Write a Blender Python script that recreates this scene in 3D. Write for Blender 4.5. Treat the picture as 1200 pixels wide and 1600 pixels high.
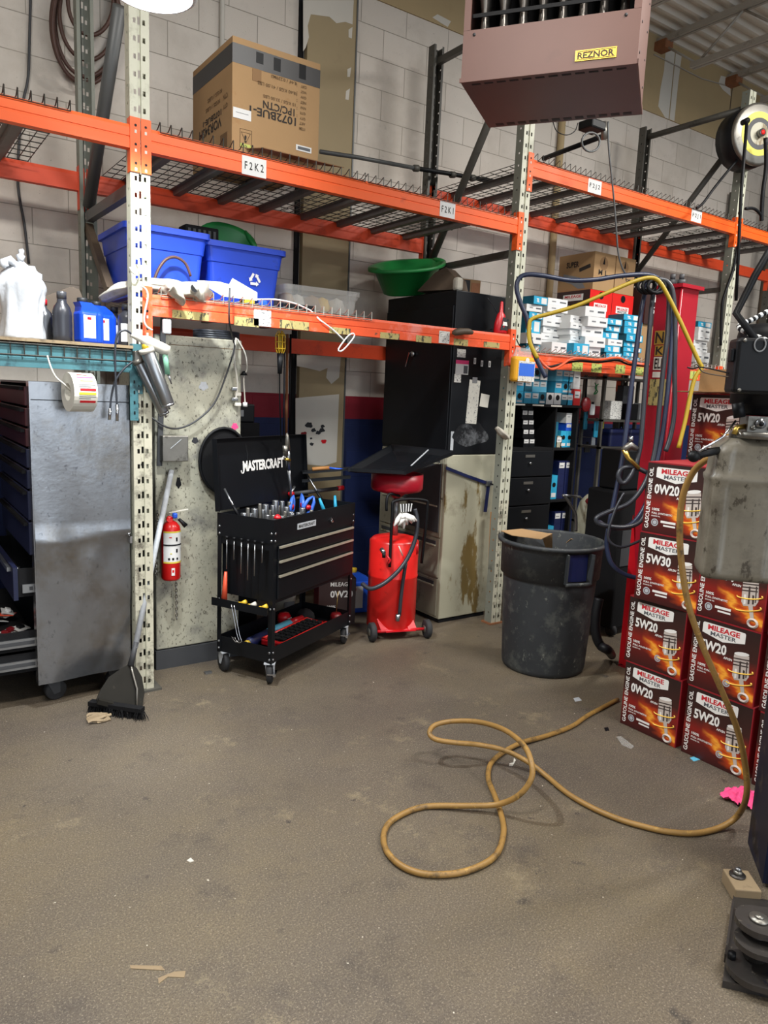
import bpy, bmesh, math, random
from mathutils import Vector, Matrix
for o in list(bpy.data.objects): bpy.data.objects.remove(o)
SC = bpy.context.scene; COL = SC.collection; PI = math.pi; R_ = math.radians
random.seed(7)
# ---------------------------------------------------------------- camera
YAW, PIT, ROL, FPX = R_(35.045), R_(-9.108), R_(2.463), 1146.9
CAM = Vector((0, 0, 1.6))
FW = Vector((math.sin(YAW)*math.cos(PIT), math.cos(YAW)*math.cos(PIT), math.sin(PIT)))
_r = FW.cross(Vector((0, 0, 1))).normalized(); _u = _r.cross(FW)
RT = _r*math.cos(ROL)+_u*math.sin(ROL); UP = -_r*math.sin(ROL)+_u*math.cos(ROL)
cd = bpy.data.cameras.new('camera'); cam = bpy.data.objects.new('camera', cd); COL.objects.link(cam)
m3 = Matrix((RT, UP, -FW)).transposed()
cam.matrix_world = Matrix.Translation(CAM) @ m3.to_4x4()
cd.sensor_fit = 'VERTICAL'; cd.sensor_height = 36; cd.lens = FPX/1600*36; cd.clip_start = .05; cd.clip_end = 60
SC.camera = cam
# ---------------------------------------------------------------- light
SC.view_settings.view_transform = 'Standard'; SC.view_settings.look = 'None'; SC.view_settings.gamma = 1
SC.view_settings.use_curve_mapping = False; SC.view_settings.exposure = 0.35
w = bpy.data.worlds.new('world'); SC.world = w; w.use_nodes = True
w.node_tree.nodes['Background'].inputs[0].default_value = (.80, .90, 1, 1); w.node_tree.nodes['Background'].inputs[1].default_value = .62
def area(name, loc, power, sx, sy, col=(1, .97, .92), rot=(0, 0, 0)):
    l = bpy.data.lights.new(name, 'AREA'); l.shape = 'RECTANGLE'; l.size = sx; l.size_y = sy; l.energy = power; l.color = col
    o = bpy.data.objects.new(name, l); o.location = loc; o.rotation_euler = rot; COL.objects.link(o); return o
area('ceiling_lamp_light', (3.0, 0.6, 4.75), 145, 1.3, .35)
area('ceiling_lamp_light', (6.2, 1.4, 4.75), 160, 1.3, .35)
area('ceiling_lamp_light', (-0.8, 1.0, 4.75), 125, 1.3, .35)
area('ceiling_lamp_light', (2.8, -3.2, 4.75), 90, 1.3, .35)
area('added_fill_light', (1.0, -5.6, 2.3), 120, 5.0, 3.6, (.86, .93, 1), (R_(90), 0, 0))  # soft fill added behind the camera, as if through an unseen open door
LAMP = Vector((.955, 3.02, 3.055))
_l = bpy.data.lights.new('high_bay_light', 'SPOT'); _l.shadow_soft_size = .06; _l.spot_size = R_(128); _l.spot_blend = .35; _l.energy = 340; _l.color = (.93, .98, 1)
_lo = bpy.data.objects.new('high_bay_light', _l); _lo.location = LAMP-Vector((0, 0, .012)); COL.objects.link(_lo)
# ---------------------------------------------------------------- pixel to place
def P(x, y, X=None, Y=None, Z=None):
    d = FW*FPX+RT*(x-600)-UP*(y-800)
    k, v = (0, X) if X is not None else (1, Y) if Y is not None else (2, Z)
    return CAM+d*((v-CAM[k])/d[k])
def Pd(x, y, dist):
    return CAM+(FW*FPX+RT*(x-600)-UP*(y-800))*(dist/FPX)
# ---------------------------------------------------------------- materials
def S(h, a=1):
    h = h.lstrip('#'); v = [int(h[i:i+2], 16)/255 for i in (0, 2, 4)]
    return tuple((c/12.92 if c <= .04045 else ((c+.055)/1.055)**2.4) for c in v)+(a,)
def nodes(name):
    m = bpy.data.materials.new(name); m.use_nodes = True; nt = m.node_tree
    return m, nt, nt.nodes, nt.links, nt.nodes['Principled BSDF']
def _noise(N, L, co, scale, detail=4, rough=.6, stretch=None):
    n = N.new('ShaderNodeTexNoise'); n.inputs['Scale'].default_value = scale; n.inputs['Detail'].default_value = detail
    n.inputs['Roughness'].default_value = rough
    if stretch:
        mp = N.new('ShaderNodeMapping'); mp.inputs['Scale'].default_value = stretch; L.new(co, mp.inputs[0]); co = mp.outputs[0]
    L.new(co, n.inputs['Vector']); return n.outputs['Fac']
def _ramp(N, L, f, a, b):
    r = N.new('ShaderNodeValToRGB'); r.color_ramp.elements[0].position = a; r.color_ramp.elements[1].position = b
    L.new(f, r.inputs[0]); return r.outputs[0]
def _mix(N, L, f, a, b, mode='MIX'):
    n = N.new('ShaderNodeMix'); n.data_type = 'RGBA'; n.blend_type = mode
    for s, v in ((0, f), (6, a), (7, b)):
        if hasattr(v, 'links'): L.new(v, n.inputs[s])
        else: n.inputs[s].default_value = v
    return n.outputs[2]
def mat(name, col, rough=.5, metal=0, var=.12, vs=6, dirt=None, da=.5, ds=7, dw=.12, stretch=None, bump=0, bs=60, alpha=1, trans=0, emit=0, coat=0, dirt2=None, spec=None):
    m, nt, N, L, B = nodes(name); c = S(col) if isinstance(col, str) else tuple(col)
    B.inputs['Roughness'].default_value = rough; B.inputs['Metallic'].default_value = metal
    tc = N.new('ShaderNodeTexCoord').outputs['Object']
    if spec is not None: B.inputs['Specular IOR Level'].default_value = spec
    out = None
    if var:
        f = _noise(N, L, tc, vs, 5, .6, stretch)
        lo = tuple(max(0, x*(1-var*1.6)) for x in c[:3])+(1,); hi = tuple(min(1, x*(1+var*1.4)) for x in c[:3])+(1,)
        out = _mix(N, L, f, lo, hi)
    else: B.inputs['Base Color'].default_value = c
    if dirt:
        f = _ramp(N, L, _noise(N, L, tc, ds, 8, .7, stretch), da, da+dw)
        out = _mix(N, L, f, out if out is not None else c, S(dirt))
    if dirt2:
        dc, a, sc, st = dirt2
        f = _ramp(N, L, _noise(N, L, tc, sc, 6, .7, st), a, a+.06)
        out = _mix(N, L, f, out if out is not None else c, S(dc))
    if out is not None: L.new(out, B.inputs['Base Color'])
    if bump:
        b = N.new('ShaderNodeBump'); b.inputs['Strength'].default_value = bump; b.inputs['Distance'].default_value = .004
        L.new(_noise(N, L, tc, bs, 5), b.inputs['Height']); L.new(b.outputs[0], B.inputs['Normal'])
    if alpha < 1: B.inputs['Alpha'].default_value = alpha
    if trans: B.inputs['Transmission Weight'].default_value = trans
    if emit: B.inputs['Emission Color'].default_value = c; B.inputs['Emission Strength'].default_value = emit
    if coat: B.inputs['Coat Weight'].default_value = coat
    return m
MT = {}
def D(name, *a, **k): MT[name] = mat(name, *a, **k)
D('orange', '#f4601c', .45, var=.10, vs=3, dirt='#b8401c', da=.6, ds=6, dw=.2, dirt2=('#7a2c14', .70, 30, (1, 1, 1)))
D('orange_red', '#de4a22', .5, var=.12, vs=3, dirt='#a03420', da=.58, ds=5, dw=.2, dirt2=('#6a2c20', .68, 25, (1, 1, 1)))
D('orange_worn', '#f05a2c', .5, var=.14, vs=4, dirt='#f08a7a', da=.54, ds=4, dw=.12, dirt2=('#7c4a36', .62, 14, (1, 1, 1)))
D('teal', '#3f7078', .55, var=.2, vs=4, dirt='#26464e', da=.5, ds=9, dirt2=('#8fb0b0', .68, 20, (1, 1, 1)))
D('post_cream', '#c4c4b1', .5, var=.1, vs=5, dirt='#8d8a76', da=.55, ds=8, dw=.2, dirt2=('#3a352c', .66, 26, (1, 1, .35)))
D('post_worn', '#bdb9a5', .55, var=.15, vs=5, dirt='#5c564a', da=.5, ds=12, dw=.15, dirt2=('#2a2723', .60, 30, (1, 1, .4)))
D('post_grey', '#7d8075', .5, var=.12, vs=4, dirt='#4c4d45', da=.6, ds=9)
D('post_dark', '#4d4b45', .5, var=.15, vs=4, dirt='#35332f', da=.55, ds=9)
D('steel_grey', '#5c5e5e', .45, var=.1, vs=4, dirt='#3d3c39', da=.62, ds=8, metal=.2)
D('wire', '#4b4a46', .4, var=.1, metal=.5)
D('wire_light', '#a9a79d', .4, var=.1, metal=.5)
D('channel', '#6b6866', .5, var=.1, dirt='#3a3937', da=.6)
D('black', '#0f1013', .5, var=.15, vs=10, spec=.25)
D('black_matte', '#151517', .8, var=.2, vs=10, spec=.2)
D('black_paint', '#0f1115', .42, var=.2, vs=8, dirt='#24262a', da=.66, ds=14, spec=.3)
D('rubber', '#28282a', .75, var=.2, vs=20, bump=.2)
D('dark_grey', '#3b3c3f', .6, var=.15)
D('grey', '#808284', .5, var=.1)
D('chrome', '#c9cbd0', .18, 1, var=.05)
D('steel', '#9a9c9f', .3, .9, var=.12, vs=12)
D('steel_dirty', '#8a8780', .4, .8, var=.2, vs=10, dirt='#4b463e', da=.56, ds=14)
D('brass', '#d6b45c', .3, .9, var=.1)
D('white', '#e2e3e2', .5, var=.05)
D('white_card', '#dcdcda', .7, var=.05, vs=12)
D('white_dirty', '#cfcbc0', .7, var=.08, dirt='#8b8171', da=.58, ds=10)
D('paper', '#dedbd0', .8, var=.04)
D('label_grey', '#b7bbc0', .5, var=.15, vs=60)
D('red', '#c31622', .35, var=.1, vs=5, dirt='#8e1119', da=.62, ds=8)
D('red_bright', '#df2420', .3, var=.1, vs=4, dirt='#a51714', da=.62, ds=6, dirt2=('#5c0f0c', .72, 20, (1, 1, 1)))
D('red_lift', '#a61326', .38, var=.12, vs=3, dirt='#7b0f1d', da=.6, ds=4, dirt2=('#3a0a10', .70, 12, (1, 1, 1)))
D('red_dark', '#7a1219', .4, var=.15)
D('blue_bin', '#1f47c8', .42, var=.12, vs=4, dirt='#1a3590', da=.62, ds=8)
D('blue', '#2159d0', .35, var=.1)
D('blue_tool', '#3d6fd8', .35, var=.1)
D('cyan', '#2ba4cc', .5, var=.1, vs=20)
D('cyan_light', '#62b9d8', .5, var=.1, vs=20)
D('cyan_dark', '#186880', .6, var=.12, vs=20)
D('navy', '#111b4a', .5, var=.2, vs=8)
D('navy_steel', '#141a33', .45, .3, var=.4, vs=8, dirt='#4a4440', da=.54, ds=10, dirt2=('#15131a', .55, 6, (1, 1, 1)))
D('bracket_steel', '#4b4744', .42, .6, var=.25, vs=9, dirt='#1f2542', da=.54, ds=8, dirt2=('#837c70', .62, 30, (1, 1, 1)))
D('green_bin', '#1c7f3c', .42, var=.12, vs=4, dirt='#145c2b', da=.62, ds=8)
D('yellow', '#d9b12b', .45, var=.12)
D('yellow_jug', '#e5a82a', .35, var=.08, vs=6)
D('mustard_hose', '#94713a', .5, var=.2, vs=6, dirt='#5f4a2c', da=.54, ds=16, dirt2=('#b08a45', .6, 30, (1, 1, 1)))
D('yellow_hose', '#a78d17', .45, var=.15, vs=5, dirt='#8a7420', da=.6, ds=9)
D('blue_hose', '#232c45', .35, var=.15)
D('black_hose', '#2e3138', .38, var=.15)
D('cardboard', '#a5845c', .85, var=.08, vs=3, dirt='#9c764b', da=.6, ds=5, bump=.1, bs=90)
D('cardboard_dark', '#8a6a48', .85, var=.1, vs=4)
D('tape_dark', '#3d3c3c', .45, var=.1)
D('ink', '#2c2622', .8, var=.1)
D('ink_soft', '#6d5438', .85, var=.1)
D('ink_white', '#f1eee9', .6, var=0)
D('ink_red', '#c8202c', .6, var=0)
D('ink_grey', '#55585d', .6, var=0)
D('tan_board', '#a8946f', .8, var=.07, vs=2, dirt='#98845f', da=.58, ds=2.5, dw=.2)
D('tan_plate', '#9a8a6a', .7, var=.08, vs=2, dirt='#8a7b5f', da=.58, ds=3, dw=.2)
D('plaster', '#c8c4ba', .85, var=.05, vs=3, dirt='#aaa496', da=.62, ds=3)
D('spray_black', '#25262b', .8, var=.2)
D('heater', '#74534a', .42, var=.08, vs=3, dirt='#6f5048', da=.62, ds=4, metal=.1)
D('heater_dark', '#5d4444', .45, var=.08, vs=3)
D('gold', '#caa944', .35, .5, var=.05)
D('heat_steel', '#6c6762', .35, .8, var=.3, vs=14, dirt='#2b2724', da=.55, ds=12)
D('wood', '#a9743e', .65, var=.2, vs=4, stretch=(1, 1, .15))
D('plywood', '#8f7c60', .75, var=.15, vs=3, dirt='#5d4f3c', da=.55, ds=5)
D('panel_white', '#b8b5a2', .42, .25, var=.14, vs=2.2, dirt='#85837b', da=.50, ds=4, dw=.16, dirt2=('#5a554a', .57, 75, (1, 1, .6)))
D('side_metal', '#8b8d91', .25, .85, var=.2, vs=3.0, dirt='#6f6658', da=.50, ds=2.6, dw=.25, dirt2=('#6b6c70', .60, 60, (1, 1, .6)), bump=.35, bs=9)
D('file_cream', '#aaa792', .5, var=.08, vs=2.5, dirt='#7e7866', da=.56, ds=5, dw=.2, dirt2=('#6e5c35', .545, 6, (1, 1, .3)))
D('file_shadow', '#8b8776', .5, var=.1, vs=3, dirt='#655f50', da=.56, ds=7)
D('can_rubber', '#303336', .62, var=.18, vs=9, dirt='#4c4f4c', da=.52, ds=10, dw=.12, dirt2=('#74766e', .61, 26, (1, 1, .5)))
D('plastic_clear', '#d6d6d2', .2, var=.05, alpha=.28)
D('bag', '#bcbfc4', .35, var=.05, alpha=.9, coat=.3, bump=1, bs=16)
D('bottle_grey', '#55565a', .3, var=.12, metal=.4)
D('bottle_dark', '#33343a', .3, var=.15, metal=.2)
D('bottle_blue', '#1646c8', .3, var=.08)
D('black_cap', '#202226', .5, var=.1)
D('pink', '#e8437f', .7, var=.15, vs=20)
D('shop_cloth', '#b7b2a5', .85, var=.15, vs=14, dirt='#8e8879', da=.56, ds=9, bump=.3, bs=50)
D('brown_hose', '#52372e', .5, var=.2)
D('brown_rubber', '#57493b', .6, var=.2)
D('reservoir', '#716b5e', .42, var=.22, vs=7, dirt='#4a4338', da=.46, ds=9, dw=.3, dirt2=('#3f382d', .57, 34, (1, 1, .5)))
D('maroon', '#3c0c14', .5, var=.15)
D('drawer_blue', '#0c1434', .5, var=.15)
D('dustpan', '#24221e', .7, spec=.15, var=.2, vs=9, dirt='#5f584b', da=.58, ds=9)
D('trim_bright', '#d8d0bb', .3, .6, var=.05)
D('rub', '#14161a', .5, var=.1, dirt='#696c70', da=.50, ds=8, dw=.15)
D('scribble', '#b6a76c', .8, var=.15, vs=20, dirt='#4c4836', da=.52, ds=40, dw=.03, stretch=(1, 1, .45))
D('scribble_green', '#b7bf62', .8, var=.1, vs=20, dirt='#4c4c3a', da=.54, ds=45, dw=.03)
D('scribble_white', '#d9d8d2', .8, var=.05, vs=20, dirt='#5c5c60', da=.55, ds=60, dw=.03, stretch=(1, 1, 2.5))
D('notes_paper', '#d2d0c6', .8, var=.05, vs=20, dirt='#7c7c80', da=.58, ds=70, dw=.03)
D('lamp_glass', (1, 1, 1, 1), .4, var=0, emit=4)
D('lamp_rim', '#d7e4e8', .35, var=.04)
D('joist', '#a39d93', .5, var=.1, dirt='#7a746a', da=.6)
D('deck_metal', '#d6d1c7', .5, var=.06, vs=2)
D('rust', '#8b5a3a', .8, var=.3, vs=14)
D('ext_red', '#d01c1c', .28, var=.05)
D('gold_band', '#d8c24a', .5, var=.05)
D('pale_green', '#7fb59a', .5, var=.1)
D('orange_tip', '#e2583a', .4, var=.1)
D('fuse_yellow', '#d6cc3c', .5, var=.15, vs=30)

D('print_silver', '#c9bdb4', .5, var=.05)
D('print_dark', '#453a37', .5, var=0)
D('print_gold', '#f0c24c', .5, var=0)

def carton_print():
    m, nt, N, L, B = nodes('carton_print'); B.inputs['Roughness'].default_value = .45
    tc = N.new('ShaderNodeTexCoord').outputs['Object']; sx = N.new('ShaderNodeSeparateXYZ'); L.new(tc, sx.inputs[0])
    def rampz(els):
        r = N.new('ShaderNodeValToRGB'); e = r.color_ramp.elements
        e[0].position, e[0].color = els[0]; e[1].position, e[1].color = els[1]
        for p, c in els[2:]: k = e.new(p); k.color = c
        return r
    mz = N.new('ShaderNodeMath'); mz.operation = 'DIVIDE'; mz.inputs[1].default_value = .335; L.new(sx.outputs[2], mz.inputs[0])
    base = rampz([(0, S('#3a1110')), (1, S('#2a1a17')), (.2, S('#5c1511')), (.40, S('#8a1c14')), (.58, S('#3f1e19'))]); L.new(mz.outputs[0], base.inputs[0])
    # the printed flames: a wavy orange streak falling from the left to the lower right
    n = _noise(N, L, tc, 9, 3, .5, (1, 1, 2.2))
    def mth(op, a, b):
        q = N.new('ShaderNodeMath'); q.operation = op
        for i, v in enumerate((a, b)):
            if hasattr(v, 'links'): L.new(v, q.inputs[i])
            else: q.inputs[i].default_value = v
        return q.outputs[0]
    line = mth('ADD', mth('MULTIPLY', sx.outputs[0], -.48), .105)     # height of the streak over x
    d = mth('SUBTRACT', mth('ADD', sx.outputs[2], mth('MULTIPLY', mth('SUBTRACT', n, .5), .13)), line)
    a = mth('ABSOLUTE', d, 0.)
    fl = rampz([(0, (1, 1, 1, 1)), (.055, (0, 0, 0, 1))]); L.new(a, fl.inputs[0])
    core = rampz([(0, (1, 1, 1, 1)), (.018, (0, 0, 0, 1))]); L.new(a, core.inputs[0])
    gate = rampz([(0, (0, 0, 0, 1)), (1, (1, 1, 1, 1)), (.28, (0, 0, 0, 1)), (.5, (1, 1, 1, 1))])
    L.new(mth('ADD', mth('MULTIPLY', sx.outputs[0], 3.2), .5), gate.inputs[0])
    f1 = mth('MULTIPLY', fl.outputs[0], gate.outputs[0]); f2 = mth('MULTIPLY', core.outputs[0], gate.outputs[0])
    c = _mix(N, L, f1, base.outputs[0], S('#e2500f')); c = _mix(N, L, f2, c, S('#ffb13a'))
    L.new(c, B.inputs['Base Color']); return m
MT['carton_print'] = carton_print()
D('carton_red', '#8f1822', .5, var=.08)
D('carton_brown', '#3a2320', .5, var=.08)

def block_wall():
    m, nt, N, L, B = nodes('painted_blocks'); B.inputs['Roughness'].default_value = .65
    tc = N.new('ShaderNodeTexCoord').outputs['Object']; sx = N.new('ShaderNodeSeparateXYZ'); L.new(tc, sx.inputs[0])
    cb = N.new('ShaderNodeCombineXYZ')
    ax = N.new('ShaderNodeMath'); ax.operation = 'ADD'; ax.inputs[1].default_value = -1.693+.4145*8+.4145*.5; L.new(sx.outputs[0], ax.inputs[0])
    az = N.new('ShaderNodeMath'); az.operation = 'ADD'; az.inputs[1].default_value = -3.679+.2122*20; L.new(sx.outputs[2], az.inputs[0])
    L.new(ax.outputs[0], cb.inputs[0]); L.new(az.outputs[0], cb.inputs[1])
    br = N.new('ShaderNodeTexBrick'); L.new(cb.outputs[0], br.inputs['Vector'])
    br.inputs['Scale'].default_value = 1; br.inputs['Mortar Size'].default_value = .003; br.inputs['Mortar Smooth'].default_value = .3
    br.inputs['Brick Width'].default_value = .4145; br.inputs['Row Height'].default_value = .2122; br.offset = .5
    br.inputs['Color1'].default_value = S('#d3cbc1'); br.inputs['Color2'].default_value = S('#c8c0b5'); br.inputs['Mortar'].default_value = S('#958e83')
    n = _noise(N, L, tc, 1.6, 6, .65); c = _mix(N, L, _ramp(N, L, n, .48, .78), br.outputs[0], S('#b0a79b'))
    n2 = _noise(N, L, tc, 9, 8, .75); c = _mix(N, L, _ramp(N, L, n2, .60, .80), c, S('#8e8a82'))
    n3 = _noise(N, L, tc, 60, 3, .7); c = _mix(N, L, _ramp(N, L, n3, .67, .72), c, S('#7a7770'))
    def band(c, z, col):
        g = N.new('ShaderNodeMath'); g.operation = 'LESS_THAN'; g.inputs[1].default_value = z; L.new(sx.outputs[2], g.inputs[0])
        col = _mix(N, L, n2, S(col), tuple(x*.72 for x in S(col)[:3])+(1,))
        return _mix(N, L, g.outputs[0], c, col)
    c = band(c, 1.573, '#94152a'); c = band(c, 1.392, '#14275a')
    L.new(c, B.inputs['Base Color'])
    bp = N.new('ShaderNodeBump'); bp.inputs['Strength'].default_value = .6; bp.inputs['Distance'].default_value = .006; bp.invert = True
    L.new(br.outputs['Fac'], bp.inputs['Height'])
    b2 = N.new('ShaderNodeBump'); b2.inputs['Strength'].default_value = .35; b2.inputs['Distance'].default_value = .003
    L.new(_noise(N, L, tc, 120, 4), b2.inputs['Height']); L.new(bp.outputs[0], b2.inputs['Normal']); L.new(b2.outputs[0], B.inputs['Normal'])
    return m
MT['blocks'] = block_wall()
def concrete():
    m, nt, N, L, B = nodes('oily_concrete')
    tc = N.new('ShaderNodeTexCoord').outputs['Object']
    c = _mix(N, L, _ramp(N, L, _noise(N, L, tc, .55, 5, .6), .38, .62), S('#554c43'), S('#6d6049'))
    c = _mix(N, L, _ramp(N, L, _noise(N, L, tc, 1.3, 9, .7, (1, 1.5, 1)), .42, .66), c, S('#5e5447'))
    c = _mix(N, L, _ramp(N, L, _noise(N, L, tc, .8, 8, .72), .50, .68), c, S('#4f463f'))
    c = _mix(N, L, _ramp(N, L, _noise(N, L, tc, 3.1, 10, .75), .54, .70), c, S('#433b34'))
    c = _mix(N, L, _ramp(N, L, _noise(N, L, tc, 7, 3, .5), .69, .75), c, S('#342e29'))
    c = _mix(N, L, _ramp(N, L, _noise(N, L, tc, 17, 2, .5), .73, .77), c, S('#342d28'))
    c = _mix(N, L, _ramp(N, L, _noise(N, L, tc, 2.1, 11, .82), .57, .72), c, S('#948669'))
    c = _mix(N, L, _ramp(N, L, _noise(N, L, tc, 150, 8, .85), .53, .62), c, S('#9f9380'))
    c = _mix(N, L, _ramp(N, L, _noise(N, L, tc, 200, 8, .85), .51, .60), c, S('#352e28'))
    c = _mix(N, L, _ramp(N, L, _noise(N, L, tc, 60, 8, .8), .60, .66), c, S('#3b342c'))
    c = _mix(N, L, _ramp(N, L, _noise(N, L, tc, 48, 2, .5), .76, .77), c, S('#c9c2b2'))
    L.new(c, B.inputs['Base Color'])
    r = N.new('ShaderNodeMapRange'); L.new(_noise(N, L, tc, 2.3, 6, .7), r.inputs[0]); r.inputs[3].default_value = .35; r.inputs[4].default_value = .8
    L.new(r.outputs[0], B.inputs['Roughness'])
    b = N.new('ShaderNodeBump'); b.inputs['Strength'].default_value = .4; b.inputs['Distance'].default_value = .004
    L.new(_noise(N, L, tc, 70, 8, .7), b.inputs['Height']); L.new(b.outputs[0], B.inputs['Normal']); return m
MT['concrete'] = concrete()

# ---------------------------------------------------------------- mesh builder
_tc = {}
def text_geo(s, bold=0.0, res=2):
    k = (s, bold)
    if k not in _tc:
        cu = bpy.data.curves.new('t', 'FONT'); cu.body = s; cu.align_x = 'CENTER'; cu.align_y = 'CENTER'; cu.offset = bold; cu.resolution_u = res
        cu.extrude = 0
        ob = bpy.data.objects.new('t', cu); me = bpy.data.meshes.new_from_object(ob)
        vs = [tuple(v.co) for v in me.vertices]; fs = [tuple(p.vertices) for p in me.polygons]
        if vs:
            x0 = min(v[0] for v in vs); x1 = max(v[0] for v in vs); y0 = min(v[1] for v in vs); y1 = max(v[1] for v in vs)
            vs = [((v[0]-(x0+x1)/2)/(x1-x0), (v[1]-(y0+y1)/2)/(y1-y0)) for v in vs]
        bpy.data.objects.remove(ob); bpy.data.curves.remove(cu); bpy.data.meshes.remove(me)
        _tc[k] = (vs, fs)
    return _tc[k]
def basis(d):
    d = Vector(d).normalized(); a = Vector((0, 0, 1)) if abs(d.z) < .9 else Vector((1, 0, 0))
    u = d.cross(a).normalized(); return u, d.cross(u).normalized()
class MB:
    def __init__(s): s.v = []; s.f = []; s.m = []; s.sm = []; s.mats = []
    def mi(s, m):
        if m not in s.mats: s.mats.append(m)
        return s.mats.index(m)
    def add(s, vs, fs, m, smooth=False, M=None):
        o = len(s.v); k = s.mi(m)
        s.v += [tuple(M @ Vector(v)) if M else tuple(v) for v in vs]
        for f in fs: s.f.append(tuple(i+o for i in f)); s.m.append(k); s.sm.append(smooth)
        return s
    def box(s, x0, x1, y0, y1, z0, z1, m, M=None, top=None):
        vs = [(x, y, z) for z in (z0, z1) for y in (y0, y1) for x in (x0, x1)]
        fs = [(0, 2, 3, 1), (4, 5, 7, 6), (0, 1, 5, 4), (2, 6, 7, 3), (0, 4, 6, 2), (1, 3, 7, 5)]
        return s.add(vs, fs, m, M=M)
    def rbox(s, x0, x1, y0, y1, z0, z1, m, r=.01, M=None, seg=2):
        # box with rounded vertical and horizontal edges
        bm = bmesh.new(); bmesh.ops.create_cube(bm, size=1)
        for v in bm.verts: v.co = Vector(((x0+x1)/2+v.co.x*(x1-x0), (y0+y1)/2+v.co.y*(y1-y0), (z0+z1)/2+v.co.z*(z1-z0)))
        bmesh.ops.bevel(bm, geom=list(bm.edges), offset=r, segments=seg, affect='EDGES', profile=.5)
        bm.verts.ensure_lookup_table(); vs = [v.co[:] for v in bm.verts]; fs = [tuple(v.index for v in f.verts) for f in bm.faces]; bm.free()
        return s.add(vs, fs, m, smooth=False, M=M)
    def tube(s, pts, r, m, n=8, closed=False, cap=True):
        pts = [Vector(p) for p in pts]; k = len(pts); rs = r if isinstance(r, (list, tuple)) else [r]*k
        vs = []; u = None
        for i, p in enumerate(pts):
            if closed: d = pts[(i+1) % k]-pts[i-1]
            else: d = pts[min(i+1, k-1)]-pts[max(i-1, 0)]
            if d.length < 1e-9: d = Vector((0, 0, 1))
            d.normalize()
            if u is None: u, w = basis(d)
            else:
                u = (u-d*u.dot(d))
                if u.length < 1e-6: u, w = basis(d)
                u.normalize(); w = d.cross(u)
            for j in range(n):
                a = 2*PI*j/n; vs.append(p+(u*math.cos(a)+w*math.sin(a))*rs[i])
        fs = []
        for i in range(k if closed else k-1):
            a, b = i*n, ((i+1) % k)*n
            for j in range(n): fs.append((a+j, a+(j+1) % n, b+(j+1) % n, b+j))
        if cap and not closed: fs.append(tuple(range(n-1, -1, -1))); fs.append(tuple((k-1)*n+j for j in range(n)))
        return s.add(vs, fs, m, smooth=n > 5)
    def cyl(s, a, b, r, m, n=16, r2=None):
        return s.tube([a, b], [r, r if r2 is None else r2], m, n)
    def bar(s, a, b, w, h, m, up=(0, 0, 1)):
        a, b = Vector(a), Vector(b); d = (b-a).normalized(); up = Vector(up); sd = d.cross(up)
        if sd.length < 1e-4: sd = Vector((1, 0, 0))
        sd.normalize(); u = sd.cross(d).normalized()
        vs = [p+sd*x*w/2+u*y*h/2 for p in (a, b) for x, y in ((-1, -1), (1, -1), (1, 1), (-1, 1))]
        return s.add(vs, [(0, 1, 2, 3), (7, 6, 5, 4), (0, 4, 5, 1), (1, 5, 6, 2), (2, 6, 7, 3), (3, 7, 4, 0)], m)
    def lathe(s, prof, m, n=24, c=(0, 0, 0), M=None, sx=1, sy=1, cap=True, wob=None):
        vs = []
        for (r, z) in prof:
            for j in range(n):
                a = 2*PI*j/n; q = r*(wob(a, z) if wob else 1); vs.append((c[0]+q*math.cos(a)*sx, c[1]+q*math.sin(a)*sy, c[2]+z))
        fs = []
        for i in range(len(prof)-1):
            for j in range(n): fs.append((i*n+j, i*n+(j+1) % n, (i+1)*n+(j+1) % n, (i+1)*n+j))
        if cap:
            if prof[0][0] > 1e-4: fs.append(tuple(range(n-1, -1, -1)))
            if prof[-1][0] > 1e-4: fs.append(tuple((len(prof)-1)*n+j for j in range(n)))
        return s.add(vs, fs, m, smooth=True, M=M)
    def prism(s, poly, d0, d1, m, M=None, smooth=False):
        # poly in local XZ, extruded along Y from d0 to d1
        n = len(poly); vs = [(x, d0, z) for x, z in poly]+[(x, d1, z) for x, z in poly]
        fs = [tuple(range(n)), tuple(range(2*n-1, n-1, -1))]+[(i, i+n, (i+1) % n+n, (i+1) % n) for i in range(n)]
        return s.add(vs, fs, m, M=M, smooth=smooth)
    def poly(s, pts, m, smooth=False): return s.add(pts, [tuple(range(len(pts)))], m, smooth)
    def slab(s, pts, t, m):
        pts = [Vector(p) for p in pts]; nrm = (pts[1]-pts[0]).cross(pts[2]-pts[0]).normalized()*t; n = len(pts)
        return s.add(pts+[p+nrm for p in pts], [tuple(range(n-1, -1, -1)), tuple(range(n, 2*n))]+[(i, (i+1) % n, (i+1) % n+n, i+n) for i in range(n)], m)
    def text(s, t, w, h, M, m, bold=.02, rot=0):
        # text of width w and height h centred on the origin of M, lying in its XY plane
        vs, fs = text_geo(t, bold); c, q = math.cos(rot), math.sin(rot)
        return s.add([((x*w)*c-(y*h)*q, (x*w)*q+(y*h)*c, 0) for x, y in vs], fs, m, M=M)
    def disc(s, c, nrm, r, m, n=20, r_in=0):
        u, w = basis(nrm); c = Vector(c)
        o = [c+(u*math.cos(2*PI*j/n)+w*math.sin(2*PI*j/n))*r for j in range(n)]
        if not r_in: return s.poly(o, m)
        i_ = [c+(u*math.cos(2*PI*j/n)+w*math.sin(2*PI*j/n))*r_in for j in range(n)]
        return s.add(o+i_, [(j, (j+1) % n, (j+1) % n+n, j+n) for j in range(n)], m)
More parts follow.
